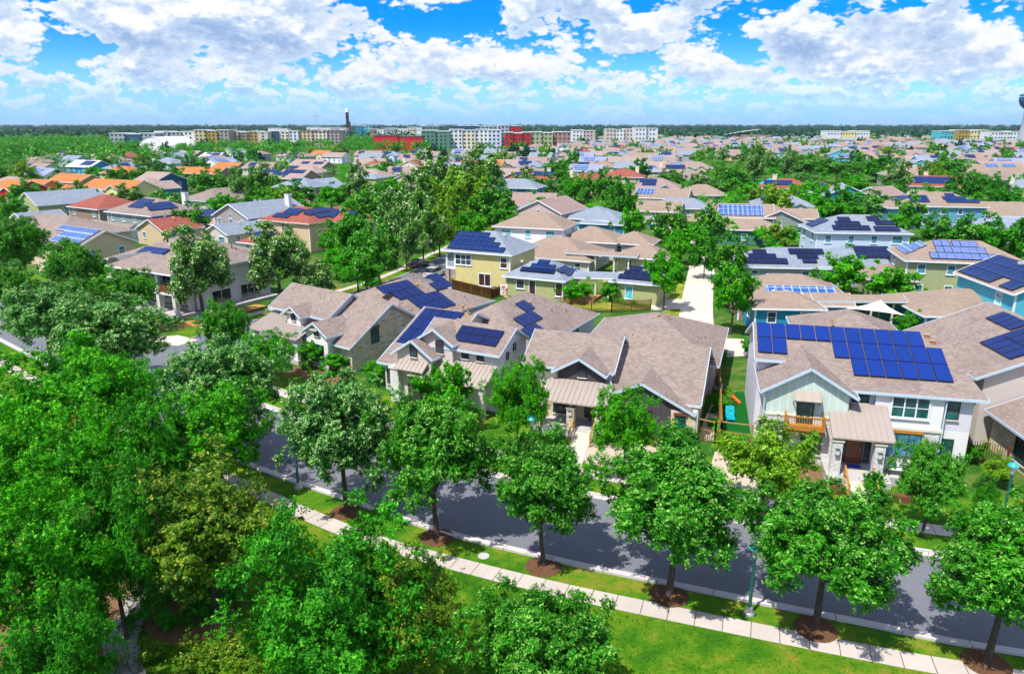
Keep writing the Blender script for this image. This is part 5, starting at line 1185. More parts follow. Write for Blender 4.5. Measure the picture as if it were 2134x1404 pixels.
# ================================================================== skyline
_w = MB(); _w.box(0, 2.0, -.12, .1, -1.0, .9, 'glass_dark'); WINBOX = _w.data('window')
def block(label, px0, px1, ytop, Y, mats, floors=4, cat='apartment block', depth=24, name='apartment_block', wins=True, roofm='roof_white', z0=0):
    x0 = (px0 - 1067) / F_PX * (Y * math.cos(PITCH) + 6.6); x1 = (px1 - 1067) / F_PX * (Y * math.cos(PITCH) + 6.6)
    b_ = (ytop + 3.5 - 702) / F_PX; c, s = math.cos(PITCH), math.sin(PITCH); zt = CAM_H + Y / (c - b_ * s) * (-s - b_ * c)
    h = House(name, label, cat, x0, Y, 0); L = x1 - x0; n = len(mats)
    for i, mt in enumerate(mats):
        a, c_ = L * i / n, L * (i + 1) / n; dz = (i % 2) * -.8; dy = (i % 3) * 1.2
        h.wall(a, c_ - .02, dy, depth + dy, zt + dz, mt, 0, part='wall')
        h.mb('roof').box(a - .3, c_ + .2, dy - .4, depth + dy + .3, zt + dz, zt + dz + .5, roofm)
    if wins:
        fh = zt / floors; k = 0
        for f in range(floors):
            x = 1.5
            while x < L - 2.2 and k < 100:
                i = int(x / (L / n)); dy = (i % 3) * 1.2
                put('window', WINBOX, h.root, (x, dy, f * fh + fh * .5)); k += 1; x += max(4.3, L * floors / 98)
    h.done(); HOUSES.append(((x0 + x1) / 2, Y, L / 2, zt)); return h
block('long gray office block with white roof at the far left', 232, 325, 275, 800, ['siding_gray', 'siding_darkblue', 'siding_gray'], 4)
block('white-roofed office block behind the white arched hangar', 326, 408, 271, 820, ['stucco_gray', 'siding_gray', 'stucco_white'], 4)
block('tan apartment block with dark stair tower at the far left', 408, 478, 268, 810, ['stucco_tan', 'siding_ochre', 'siding_taupe'], 5)
block('ochre and brown apartment block on the left skyline', 479, 560, 271, 830, ['stucco_tan', 'siding_brown', 'siding_ochre', 'stucco_beige'], 5)
block('dark and cream apartment block left of the red-roofed one', 562, 622, 270, 845, ['siding_darkblue', 'stucco_cream', 'siding_white'], 5)
block('cream apartment block with red roof corner on the left skyline', 624, 712, 270, 850, ['stucco_tan', 'stucco_cream', 'siding_taupe'], 5, roofm='shingle_red')
rb = block('low bright red building with dark panel stripe', 780, 880, 280, 760, ['red_paint', 'red_paint'], 1, 'building', 20, 'museum', False, 'metal_dark')
block('dark green apartment block beside the red building', 879, 937, 269, 770, ['siding_green', 'siding_green'], 5)
block('white and cream apartment block at the centre of the skyline', 937, 1045, 267, 780, ['siding_white', 'stucco_cream', 'siding_white', 'siding_lightblue'], 5)
block('tall dark blue office slab behind the white apartments', 955, 1040, 259, 860, ['siding_darkblue', 'siding_gray'], 6, 'office block')
block('red and maroon apartment block on the skyline', 1051, 1106, 273, 770, ['siding_red', 'siding_red', 'siding_red'], 4)
block('sage apartment block right of the red one', 1106, 1152, 272, 775, ['siding_sage', 'siding_sage'], 4)
block('brick apartment block right of the sage one', 1153, 1188, 272, 780, ['brick_red'], 4)
block('purple-gray office slab behind the red apartments', 1036, 1086, 258, 870, ['siding_gray', 'siding_red'], 6, 'office block')
block('white mid-rise with flat roof, first right of the brick block', 1192, 1240, 268, 950, ['siding_white', 'stucco_rose'], 4)
block('beige and white mid-rise right of centre on the skyline', 1262, 1320, 266, 980, ['stucco_beige', 'siding_white', 'stucco_beige'], 4)
block('long white mid-rise right of the beige one', 1322, 1370, 263, 960, ['siding_white', 'siding_white'], 4)
block('low white warehouse at the right skyline', 1722, 1812, 270, 1100, ['siding_white', 'siding_yellow_pale', 'siding_white'], 2, 'warehouse')
block('yellow-clad construction building on the right skyline', 1994, 2060, 268, 1050, ['siding_ochre', 'siding_yellow_pale', 'siding_ochre'], 3, 'building')
block('blue scaffolded building left of the yellow one', 1958, 1992, 270, 1060, ['siding_cyan'], 3, 'building')
block('row of white townhouses at the right edge of the skyline', 2062, 2145, 271, 1000, ['siding_white', 'siding_white', 'siding_white', 'siding_white'], 3, 'townhouses')
block('small teal-glass tower block behind the control tower', 742, 772, 259, 1300, ['siding_teal', 'siding_cyan'], 5, 'office block')
block('dark green glass office behind the green apartments', 880, 915, 260, 900, ['siding_green'], 6, 'office block')
for i, (a, c_, yt, Yb, mt) in enumerate([(770, 800, 266, 1250, 'siding_brown'), (800, 850, 264, 1400, 'siding_gray'), (850, 880, 262, 1300, 'stucco_beige'), (690, 722, 263, 1350, 'siding_gray'), (560, 600, 264, 1500, 'siding_white'), (640, 690, 262, 1450, 'siding_white')]):
    block(['brown low warehouse roofs beyond the red building', 'gray warehouse with curved line of roofs beyond the red building', 'beige warehouse just left of the green office', 'gray hangar at the foot of the control tower', 'white hall above the ochre apartments', 'white hall left of the control tower'][i], a, c_, yt, Yb, [mt, 'siding_white'], 2, 'warehouse')
# arched white hangar
x, y = P(368, 288, 8); h = House('hangar', 'white arched fabric hangar at the left below the apartment row', 'hangar', -300, 660, -20); b = h.mb('roof'); n = 12
prof = [(-17 * math.cos(math.pi * i / n), 14 * math.sin(math.pi * i / n)) for i in range(n + 1)]
b.mesh([(p_[0], -14, p_[1]) for p_ in prof] + [(p_[0], 22, p_[1]) for p_ in prof], [(i, i + 1, n + 2 + i, n + 1 + i) for i in range(n)], 'roof_white'); h.mb('end_wall').poly([(p_[0], -13.6, p_[1]) for p_ in prof], 'stucco_white'); h.mb('end_wall').poly([(p_[0], 21.6, p_[1]) for p_ in prof], 'stucco_rose'); h.done()
# control tower
x, y = (727.5 - 1067) / F_PX * 1450, 1500
h = House('control_tower', 'dark slender control tower with white cab on the left skyline', 'tower', x, y, 0)
h.wall(-3.4, 1.6, -3, 3, 47, 'metal_black', 0, 'shaft'); h.wall(1.6, 4.2, -2, 3, 30, 'wood_dark', 0, 'stair_tower'); b = h.mb('cab'); b.box(-3.8, 2.6, -3.6, 3.6, 47, 49.5, 'trim_white'); b.lathe([(3.2, 49.5), (3.8, 52), (2.2, 54)], 'roof_white', (-.6, 0), 8); h.done()
# water tower
x, y = P(2127, 272, 10)[0] / P(2127, 272, 10)[1] * 900, 900
h = House('water_tower', 'blue-gray pedestal water tower at the right edge of the skyline', 'water tower', 624, 930, 0)
h.mb('pedestal').lathe([(11, 0), (8.6, 20), (7.8, 38), (8.4, 42)], 'siding_gray', (0, 0), 24); h.mb('tank').lathe([(8.4, 42), (13, 46), (15.2, 51), (15.4, 55), (15.0, 56)], 'siding_darkblue', (0, 0), 28); h.mb('rail').lathe([(15.1, 57), (15.3, 58.6), (8, 60.6), (1, 61.5)], 'siding_teal', (0, 0), 28); h.done()
# curved roof hall on the right skyline
h = House('hall', 'long hall with curved white roof on the right skyline', 'hall', (1560 - 1067) / F_PX * 1150, 1200, -12); b = h.mb('roof')
pr = [(-34, 9), (-18, 12), (0, 15), (18, 17), (38, 14)]
b.mesh([(x_, -14, z_) for x_, z_ in pr] + [(x_, 14, z_) for x_, z_ in pr], [(i, i + 1, 6 + i, 5 + i) for i in range(4)], 'roof_white'); h.wall(-30, 34, -12, 12, 9, 'siding_brown'); h.done()
# cranes and masts
for i, (px, hh_) in enumerate(((658, 42), (664, 40))):
    h = House('tower_crane', ['thin construction crane on the left skyline, left of the pair', 'thin construction crane on the left skyline, right of the pair'][i], 'crane', (px - 1067) / F_PX * 1450, 1500, 15 + i * 20)
    h.mb('mast').box(-.35, .35, -.35, .35, 0, hh_, 'galv'); h.mb('jib').box(-3, 9, -.25, .25, hh_ - 1.6, hh_ - 1, 'galv'); h.mb('tip').beam((0, 0, hh_), (0, 0, hh_ + 6), .6, .6, 'galv'); h.done()
for i, px in enumerate((795, 868, 1270, 1625)):
    b = MB(); b.tube([(0, 0, 0), (0, 0, 46 + i * 3)], [.5, .25], 'galv', 5); o = b.build('radio_mast', None, ((px - 1067) / F_PX * 1900, 1980, 0)); tag(o, ['thin mast above the red building', 'thin mast left of the green office', 'thin mast right of the brick block', 'thin mast right of the curved hall'][i], 'mast')
# ================================================================== trees
make_tree('oak', 1, 9.0, 3.9, 92000, .085, 'leaf_oak', 175, .84, 'round', 0.4, .35)
make_tree('oak2', 2, 9.0, 3.8, 90000, .085, 'leaf_oak', 170, .86, 'oval', 0.5, .40, zlow=.30)
make_tree('pale', 3, 9.0, 4.0, 92000, .082, 'leaf_pale', 175, .84, 'round', 0.5, .58)
make_tree('bright', 4, 9.0, 4.6, 68000, .09, 'leaf_bright', 180, .82, 'round', 0.45, .30, zlow=.22)
make_tree('deep', 5, 9.0, 4.6, 76000, .085, 'leaf_deep', 190, .85, 'round', 0.5, .22, zlow=.12)
make_tree('olive', 6, 8.5, 3.7, 56000, .09, 'leaf_olive', 130, .80, 'vase', 1.5, .40, zlow=.12)
make_tree('bloom', 7, 11.0, 4.0, 36000, .14, 'leaf_bloom', 120, .95, 'oval', 0.3, .40, zlow=.14)
make_tree('sparse', 8, 6.5, 3.2, 20000, .10, 'leaf_yellow', 80, .62, 'vase', 0.9, .2, zlow=.25)
make_tree('young', 9, 6.0, 2.5, 26000, .095, 'leaf_bright', 80, .60, 'oval', 0.5, .25, zlow=.24)
make_tree('yellow_tip', 10, 8.6, 3.3, 72000, .085, 'leaf_oak', 135, .84, 'oval', 0.5, .3)
for k_, mt, sd in (('m_oak', 'leaf_oak', 21), ('m_deep', 'leaf_deep', 22), ('m_bright', 'leaf_bright', 23), ('m_yellow', 'leaf_yellow', 24), ('m_bloom', 'leaf_bloom', 25), ('m_pale', 'leaf_pale', 26)):
    make_tree(k_, sd, 8.0, 3.8, 11000, .20, mt, 70, .95, ('round', 'oval')[sd % 2], .3, .35, zlow=.06, limbs=6, core=.3)
for k_, mt, sd in (('f_oak', 'leaf_oak', 31), ('f_far', 'leaf_far', 32), ('f_bloom', 'leaf_bloom', 33), ('f_bright', 'leaf_yellow', 34)):
    make_tree(k_, sd, 8.0, 4.6, 2000, .50, mt, 34, 1.3, 'round', .2, .35, zlow=.05, limbs=3, core=.2)
# crown parts of special colouring: add a withered top to the yellow-tipped tree
# trees planted along the street, park side
PT = [('pale', -20.8, 50.6, 9.8, 4.3, 'pale-tipped street tree nearest the corner on the park verge'),
      ('pale', -10.65, 42.9, 9.8, 4.0, 'pale-tipped street tree right of the lamp on the park verge'),
      ('oak2', -4.53, 39.83, 9.4, 3.7, 'third street tree along the park verge, pale gray-green tips'),
      ('oak', 1.79, 36.74, 8.3, 3.0, 'narrower street tree on the park verge beside the manhole cover'),
      ('oak2', 8.33, 34.07, 8.8, 4.0, 'broad dense street tree left of the green lamp post'),
      ('oak', 15.03, 31.34, 8.3, 4.1, 'wide street tree with a long side branch, right of the green lamp post'),
      ('yellow_tip', 22.0, 28.9, 8.6, 3.3, 'yellow-tipped street tree at the lower right corner')]
for i, (k_, x, y, h_, rx, lab) in enumerate(PT):
    e = place_tree(k_, x, y, h_ * .93, rx * (.93 if i == 5 else 1.0), lab, group='street trees along the park verge')
    b = MB(); b.lathe([(1.05, 0.012), (.95, .05), (.3, .09), (.05, .1)], 'mulch', (0, 0), 20); o = b.build('mulch_ring', None, (x, y, 0)); tag(o, ['mulch ring under the tree nearest the corner', 'mulch ring under the tree right of the lamp', 'mulch ring under the third street tree', 'mulch ring beside the manhole cover', 'mulch ring left of the green lamp post', 'mulch ring right of the green lamp post', 'mulch ring at the lower right corner'][i], 'mulch ring', 'mulch rings under the street trees')
# house side and yards (placed by crown centre as seen: px, py, crown z, crown radius px, height)
def depth(x, y, z): return y * math.cos(PITCH) + (CAM_H - z) * math.sin(PITCH)
def tpx(kind, px, py, zc, rpx, h_, lab, cat='tree', group=None, name='tree', sq=1.0):
    x, y = P(px, py, zc); return place_tree(kind, x, y, h_, rpx / F_PX * depth(x, y, zc), lab, cat, group, name=name, squash=sq)
tpx('oak', 472, 695, 4.0, 54, 7.2, 'round green tree at the street corner beside the white and stone house')
tpx('bright', 560, 735, 3.0, 62, 5.0, 'light green low tree in front of the metal porch roof')
tpx('young', 925, 822, 3.6, 64, 6.0, 'dark green tree in front of the beige house porch')
tpx('bright', 1080, 845, 4.0, 68, 7.4, 'bright green tree between the beige house and the charcoal gable')
tpx('bright', 1303, 895, 3.8, 72, 6.6, 'bright green tree in front of the charcoal gable, right of its steps')
tpx('sparse', 1600, 965, 3.8, 112, 6.6, 'airy light green tree with visible branches in front of the white house')
tpx('oak', 1938, 1012, 3.4, 70, 6.0, 'small dense tree on the verge right of the white house steps')
tpx('young', 1528, 625, 4.2, 50, 8.0, 'young green tree where the alley ends')
tpx('young', 1386, 583, 4.2, 44, 7.8, 'green tree on the alley corner by the olive garage')
tpx('bloom', 415, 572, 6.0, 68, 12.0, 'tall tree with cream blossom in front of the corner building')
tpx('bloom', 580, 548, 6.0, 68, 11.5, 'tall green tree right of the corner building')
tpx('pale', 228, 712, 5.0, 128, 9.0, 'wide silvery green tree at the left by the intersection')
tpx('pale', 92, 665, 5.0, 92, 8.5, 'silvery green tree further left along the street')
tpx('oak2', 150, 640, 4.0, 50, 7.0, 'green tree between the two silvery trees')
tpx('oak', 268, 622, 4.0, 66, 7.5, 'dark green tree beside the tall white columns')
tpx('oak2', 150, 568, 5.0, 64, 9.0, 'round dark tree left of the columned corner building')
tpx('oak', 42, 522, 6.0, 62, 11.0, 'tall dark tree at the left edge')
tpx('young', 205, 582, 3.5, 30, 6.5, 'slender young tree beside the round dark tree')
tpx('oak', 20, 612, 4.0, 52, 7.5, 'green tree at the left edge above the sidewalk')
tpx('bright', 745, 565, 3.5, 52, 6.5, 'bright green tree beside the parked cars')
tpx('bloom', 655, 588, 3.2, 44, 6.0, 'creamy blossoming tree left of the bright one beside the side street')
# park woodland
tpx('bright', 150, 845, 5.5, 150, 9.5, 'feathery bright green tree at the left edge of the park')
tpx('bright', 435, 900, 5.0, 118, 8.0, 'feathery bright green tree at the park edge near the blue car')
tpx('deep', 290, 930, 5.5, 120, 9.0, 'tree with reddish-brown twigs inside the park thicket')
tpx('bright', 95, 1010, 5.5, 150, 9.5, 'large feathery tree left in the park thicket')
tpx('olive', 430, 1112, 4.6, 168, 8.6, 'olive green upright-branched tree in the park')
tpx('deep', 230, 1120, 5.5, 130, 9.5, 'deep green tree left of the olive one')
tpx('bright', 60, 1190, 5.5, 170, 9.0, 'large green tree at the lower left edge')
tpx('deep', 110, 1340, 4.5, 125, 7.0, 'shaded dark green tree at the bottom left corner')
tpx('deep', 700, 1262, 5.0, 222, 9.2, 'huge deep green tree at the bottom of the picture')
tpx('olive', 850, 1290, 4.0, 110, 7.0, 'olive-tinged tree leaning out of the huge deep green one')
tpx('oak', 1130, 1372, 3.5, 158, 6.2, 'dense green tree at the bottom centre')
tpx('bright', 262, 822, 4.0, 72, 7.0, 'light feathery tree nearest the intersection')
# shrubs
tpx('deep', 1415, 922, 1.3, 48, 2.7, 'clipped round green hedge bush beside the wooden gate', 'bush', name='bush')
tpx('deep', 2052, 1042, 1.2, 26, 2.9, 'dark conical shrub on the lawn at the right', 'shrub', name='shrub')
tpx('young', 645, 745, 1.2, 26, 2.8, 'dark shrub by the entry of the white and stone house', 'shrub', name='shrub')
tpx('young', 1497, 842, .7, 26, 1.5, 'green shrub in the gravel side yard', 'shrub', name='shrub')
tpx('deep', 1500, 742, .7, 22, 1.5, 'shrub behind the fence at the back of the side yard', 'shrub', name='shrub')
tpx('young', 1560, 728, .8, 20, 1.8, 'bush beside the back gate of the white house', 'shrub', name='shrub')
tpx('sparse', 2080, 985, 1.0, 34, 2.2, 'wispy shrub in front of the stone wall at the right', 'shrub', name='shrub')
tpx('young', 2020, 950, .6, 22, 1.4, 'small shrub at the corner of the white house', 'shrub', name='shrub')
tpx('bright', 1820, 1010, .7, 24, 1.4, 'trailing green shrub beside the white house steps', 'shrub', name='shrub')
tpx('bright', 800, 775, 1.0, 44, 2.2, 'flowering shrub between the stone house and the beige house', 'shrub', name='shrub')
tpx('young', 700, 760, .8, 34, 1.9, 'green shrub under the stone gable', 'shrub', name='shrub')
tpx('m_bright', 1205, 608, 1.6, 36, 3.4, 'vine-covered screen beside the olive wing', 'vine', name='vine')
tpx('m_bright', 1272, 604, 1.6, 24, 3.2, 'vine-covered post left of the olive garage', 'vine', name='vine')
tpx('m_yellow', 1258, 478, 2.0, 20, 3.6, 'yellow-green small tree in the courtyard behind the yellow house')
# mid-distance trees seen one by one
for k_, px, py, zc, rp, h_, lab in [
 ('m_bloom', 905, 372, 9, 52, 17, 'tall blossoming tree, left of the pair in the centre'), ('m_bloom', 1005, 365, 9, 50, 17, 'tall blossoming tree, right of the pair in the centre'),
 ('m_yellow', 965, 410, 7, 55, 14, 'yellow-green tree in the middle of the central grove'), ('m_bloom', 870, 425, 7, 58, 14, 'creamy tree in the central grove'), ('m_bloom', 815, 465, 6, 45, 12, 'white-blossoming tree beside the villas'),
 ('m_oak', 755, 490, 6, 45, 12, 'green tree between the villas and the central grove'), ('m_yellow', 915, 470, 6, 40, 10, 'pale tree at the near edge of the central grove'), ('m_oak', 1030, 430, 6, 45, 12, 'dark tree at the right edge of the central grove'),
 ('m_bright', 980, 470, 4, 36, 8, 'bright tree behind the yellow house'), ('m_oak', 760, 545, 5, 50, 9, 'dark tree behind the bright one by the cars'),
 ('m_bloom', 745, 398, 5, 34, 11, 'blossoming tree left of the olive house'), ('m_bright', 815, 398, 5, 34, 10, 'bright tree in front of the olive house'),
 ('m_oak', 1265, 395, 6, 34, 12, 'round dark tree, left of the pair above the alley'), ('m_deep', 1300, 420, 6, 34, 11, 'round dark tree, right of the pair above the alley'), ('m_oak', 1135, 388, 5, 26, 9, 'dark tree beside the gray-roofed blue house'),
 ('m_bright', 1320, 455, 5, 34, 8, 'light green tree by the upper alley'), ('m_oak', 1395, 470, 5, 42, 9, 'green tree left of the upper alley'), ('m_bright', 1440, 505, 4, 40, 8, 'feathery tree over the alley bins'),
 ('m_oak', 1480, 475, 5, 40, 10, 'narrow dark tree right of the upper alley'), ('m_deep', 1470, 530, 4, 36, 7, 'tree right of the alley bend'), ('m_oak', 1520, 545, 4, 40, 8, 'tree behind the young alley tree'), ('m_bright', 1400, 515, 4, 28, 7, 'small tree at the alley bend'),
 ('m_yellow', 1618, 490, 2.5, 38, 5, 'rounded crape myrtle with pink-tinged blossom'), ('m_bright', 1762, 575, 3, 52, 7, 'bright tree behind the panel-row building'), ('m_oak', 1700, 590, 3, 20, 5, 'small tree by the teal garage'), ('m_bright', 1860, 590, 3, 52, 6, 'bushy tree left of the sage house'),
 ('m_bright', 1718, 645, 1.5, 28, 3.5, 'bush beside the teal garage wall'), ('m_bright', 1892, 680, 1.2, 26, 3.2, 'bush under the white sail shade'),
 ('m_oak', 1890, 452, 5, 38, 10, 'dark tree left of the steel blue house'), ('m_oak', 1955, 480, 4, 36, 8, 'dark tree below the steel blue house'), ('m_oak', 2040, 490, 5, 55, 9, 'broad dark tree right of the steel blue house'), ('m_deep', 2105, 500, 5, 50, 9, 'broad dark tree at the right edge'),
 ('m_deep', 2095, 420, 5, 42, 8, 'dark round tree near the right edge'), ('m_bright', 1740, 440, 4, 52, 7, 'bright tree mass above the pale blue house'), ('m_bright', 1690, 425, 4, 38, 8, 'bright tree right of the green board house'), ('m_oak', 1820, 430, 4, 46, 8, 'green tree below the twin blue gables'),
 ('m_bloom', 1575, 345, 8, 26, 17, 'tall blossoming park tree, left of the pavilion'), ('m_bloom', 1645, 345, 7, 20, 15, 'tall blossoming park tree, right of the pavilion'), ('m_bloom', 1868, 382, 6, 34, 13, 'pale blossoming tree left of the rust-roofed house'),
 ('m_oak', 1500, 395, 5, 30, 9, 'dark tree left of the red-roofed beige house'), ('m_bright', 1560, 392, 4, 28, 7, 'green tree behind the green board house'), ('m_oak', 1745, 352, 6, 40, 11, 'broad park tree right of the pavilion'), ('m_oak', 1980, 352, 6, 34, 12, 'tall dark tree beside the turquoise porch house'),
 ('m_oak', 395, 462, 4, 40, 8, 'orange-tinged green tree above the corner building'), ('m_oak', 130, 435, 3, 28, 7, 'green tree beside the light green house'), ('m_bright', 225, 430, 4, 22, 8, 'green tree beside the brown-walled house'), ('m_bloom', 495, 392, 6, 28, 12, 'white-blossoming tree above the gray-roofed house'),
 ('m_bloom', 540, 378, 6, 32, 12, 'tall blossoming tree at the left above the gray-roofed house'), ('m_oak', 440, 385, 6, 38, 11, 'dark tree beside the dark blue house'), ('m_oak', 610, 405, 4, 50, 8, 'long dark hedge-like tree above the villas'), ('m_bright', 690, 408, 4, 36, 8, 'bright tree above the second villa'),
 ('m_oak', 25, 440, 4, 30, 8, 'dark tree at the left edge below the red house'), ('m_oak', 575, 470, 2, 16, 4, 'small tree beside the yellow garage'), ('m_bright', 700, 545, 3, 40, 6, 'yellow-green tree beside the side street'),
 ('m_oak', 715, 500, 5, 48, 10, 'green tree in front of the second villa'), ('m_oak', 790, 530, 5, 48, 10, 'broad green tree at the near left of the central grove'), ('m_bloom', 845, 505, 5, 42, 11, 'creamy tree over the parked dark car'), ('m_bloom', 880, 480, 6, 44, 12, 'creamy tree at the near right of the central grove'), ('m_yellow', 940, 440, 6, 50, 13, 'yellow-green tree at the heart of the central grove'), ('m_bloom', 1000, 415, 6, 46, 13, 'blossoming tree at the right of the central grove'),
 ('m_bloom', 960, 385, 8, 40, 15, 'blossoming tree between the tall pair'), ('m_oak', 1050, 455, 4, 34, 8, 'dark tree behind the white-walled house'), ('m_bright', 690, 500, 3, 30, 6, 'bright small tree below the second villa'),
 ('m_bright', 1790, 425, 4, 50, 8, 'leafy tree between the twin gables and pale blue house'), ('m_bright', 1690, 398, 5, 40, 9, 'leafy tree in front of the red-roofed beige house'), ('m_bright', 1655, 415, 4, 38, 8, 'leafy tree above the gray-green gable'), ('m_oak', 2000, 505, 3, 34, 7, 'leafy tree above the sage house'), ('m_oak', 1530, 372, 6, 38, 11, 'park tree left of the red-roofed beige house'), ('m_oak', 1680, 345, 6, 36, 11, 'dark park tree right of the pavilion, near the court'), ('m_deep', 1830, 350, 6, 40, 11, 'dark broad park tree further right')]:
    tpx(k_, px, py, zc, rp, h_, lab)
# filler trees between the houses
kinds_m = ['m_oak', 'm_deep', 'm_bright', 'm_yellow', 'm_oak', 'm_pale', 'm_bloom']
desc = {'m_oak': 'green', 'm_deep': 'dark green', 'm_bright': 'bright green', 'm_yellow': 'yellow-green', 'm_pale': 'silvery green', 'm_bloom': 'cream-blossoming', 'f_oak': 'green', 'f_far': 'dark green', 'f_bloom': 'cream-blossoming', 'f_bright': 'yellow-green'}
rng = random.Random(77); nt = 0; tries = 0
TREES = [(o.location.x, o.location.y) for o in COL.objects if o.get('category') == 'tree']
def where_of(px, y): return ('on the left' if px < 500 else 'left of centre' if px < 900 else 'near the centre' if px < 1300 else 'right of centre' if px < 1700 else 'on the right') + (' behind the foreground houses' if y < 200 else ' among the middle houses' if y < 400 else ' among the distant houses')
while nt < 200 and tries < 9000:
    tries += 1
    px = rng.uniform(-20, 2150); py = rng.uniform(300, 440) if tries % 3 else rng.uniform(286, 330)
    x, y = P(px, py, 4)
    if y > 1000: continue
    if px < 640 and y > 380: pass
    if any((x - a) ** 2 + (y - b_) ** 2 < (c_ + 2.2) ** 2 for a, b_, c_, d__ in HOUSES): continue
    if any((x - a) ** 2 + (y - b_) ** 2 < 30 for a, b_ in TREES): continue
    if min((p - Vector((x, y, 0))).length for p in SIDE) < 5.5 or min((p - Vector((x, y, 0))).length for p in ALLEY) < 4.0: continue
    k_ = rng.choice(kinds_m if y < 420 else ['f_oak', 'f_far', 'f_bright', 'f_oak', 'f_bloom' if rng.random() < .4 else 'f_oak'])
    if k_ == 'm_bloom' and rng.random() < .4: k_ = 'm_oak'
    wh = where_of(px, y)
    h_ = rng.uniform(6.5, 10.5) * (1.15 if y > 420 else 1)
    place_tree(k_, x, y, h_, rng.uniform(3.2, 5.4), 'round %s tree %s' % (desc[k_], wh), group='%s trees %s' % (desc[k_], wh)); TREES.append((x, y)); nt += 1
# park belt of trees before the apartment row (left and centre), one mass nobody could count
def mass(name, label, pts, mat, size, per, seed, flat=.75):
    r2 = np.random.default_rng(seed); cl = []
    for (x, y, h_, r_) in pts:
        for _ in range(per[1]):
            d = r2.normal(size=3); d /= np.linalg.norm(d); d[2] = abs(d[2]) * .9
            cl.append((x + d[0] * r_ * .6, y + d[1] * r_ * .6, h_ * .45 + d[2] * h_ * .42, r_ * .5, r2.uniform(.1, .9), *d))
    me = leaf_mesh(name, cl, len(pts) * per[0], size, mat, r2, 0, .2, .6, .3)
    o = put(name, me); tag(o, label, None, None, 'stuff'); return o
r3 = random.Random(5)
pts = []; pts2 = []; pts3 = []
while len(pts) < 1100:
    px = r3.uniform(-60, 900) ** 1.0; y = r3.uniform(400, 1150)
    if px > 640 and y < 620: continue
    if px < 640 and y < 560 and r3.random() < .55: continue
    x = (px - 1067) / F_PX * y
    if any((x - a) ** 2 + (y - b_) ** 2 < (c_ + 3) ** 2 for a, b_, c_, d__ in HOUSES): continue
    if y < 1250: pts.append((x, y, r3.uniform(7, 12), r3.uniform(5, 8)))
mass('woodland', 'continuous belt of tree crowns at the left before the apartment row', pts, 'leaf_oak', .75, (110, 4), 1)
for _ in range(520):
    y = r3.uniform(430, 1300); px = r3.uniform(880, 2200); x = (px - 1067) / F_PX * y
    if any((x - a) ** 2 + (y - b_) ** 2 < (c_ + 1) ** 2 for a, b_, c_, d__ in HOUSES): continue
    if y > 900 or r3.random() < .6: pts2.append((x, y, r3.uniform(6, 9.5), r3.uniform(4, 6.5)))
mass('garden_greenery', 'mass of small crowns between the farthest roofs', pts2, 'leaf_oak', .8, (80, 4), 2)
for _ in range(2600):
    y = 1150 + 4200 * r3.random() ** 1.3; px = r3.uniform(-120, 2260); x = (px - 1067) / F_PX * y
    if any((x - a) ** 2 + (y - b_) ** 2 < (c_ + 6) ** 2 for a, b_, c_, d__ in HOUSES): continue
    s_ = 1 + (y - 1150) / 2500; pts3.append((x, y, r3.uniform(9, 15) * (1 + .25 * (s_ - 1)), 13 * s_))
pts4 = []
for _ in range(900):
    y = r3.uniform(125, 430); px = r3.uniform(-40, 2200); x = (px - 1067) / F_PX * y
    if any((x - a) ** 2 + (y - b_) ** 2 < (c_ + 1.5) ** 2 for a, b_, c_, d__ in HOUSES): continue
    if min((p - Vector((x, y, 0))).length for p in SIDE) < 8.5 or min((p - Vector((x, y, 0))).length for p in ALLEY) < 4.5: continue
    if y > 170 or px > 1500: pts4.append((x, y, r3.uniform(2.5, 6.5), r3.uniform(1.8, 3.6)))
mass('shrubbery', 'garden shrubbery filling the gaps between the middle houses', pts4[:420], 'leaf_bright', .26, (420, 5), 8)
mass('far_woodland', 'dark band of far woodland along the horizon', pts3, 'leaf_far', 3.2, (55, 3), 3)

# very distant roofs beyond the individually built rows: one mass
b = MB(); r4 = random.Random(9)
for _ in range(520):
    y = r4.uniform(620, 1350); px = r4.uniform(1060, 2200); x = (px - 1067) / F_PX * y
    if any((x - a) ** 2 + (y - b_) ** 2 < (c_ + 8) ** 2 for a, b_, c_, d__ in HOUSES): continue
    HOUSES.append((x, y, 7, 6))
    mt = r4.choice((ST, SN, SG, SB, SK, SU, SK, SB)); wm = r4.choice(('stucco_beige', 'siding_white', 'siding_gray', 'stucco_tan')); W2, D2, zt = r4.uniform(6, 11), r4.uniform(5, 7), r4.uniform(5.6, 8)
    b.box(x - W2, x + W2, y - D2, y + D2, 0, zt - 2.6, wm)
    b.mesh([(x - W2 - .5, y - D2 - .5, zt - 2.6), (x + W2 + .5, y - D2 - .5, zt - 2.6), (x + W2 + .5, y + D2 + .5, zt - 2.6), (x - W2 - .5, y + D2 + .5, zt - 2.6), (x - W2 + D2, y, zt), (x + W2 - D2, y, zt)], [(0, 1, 5, 4), (1, 2, 5), (2, 3, 4, 5), (3, 0, 4)], mt)
o = b.build('far_rooftops'); tag(o, 'sea of small roofs in the far right distance', None, None, 'stuff')

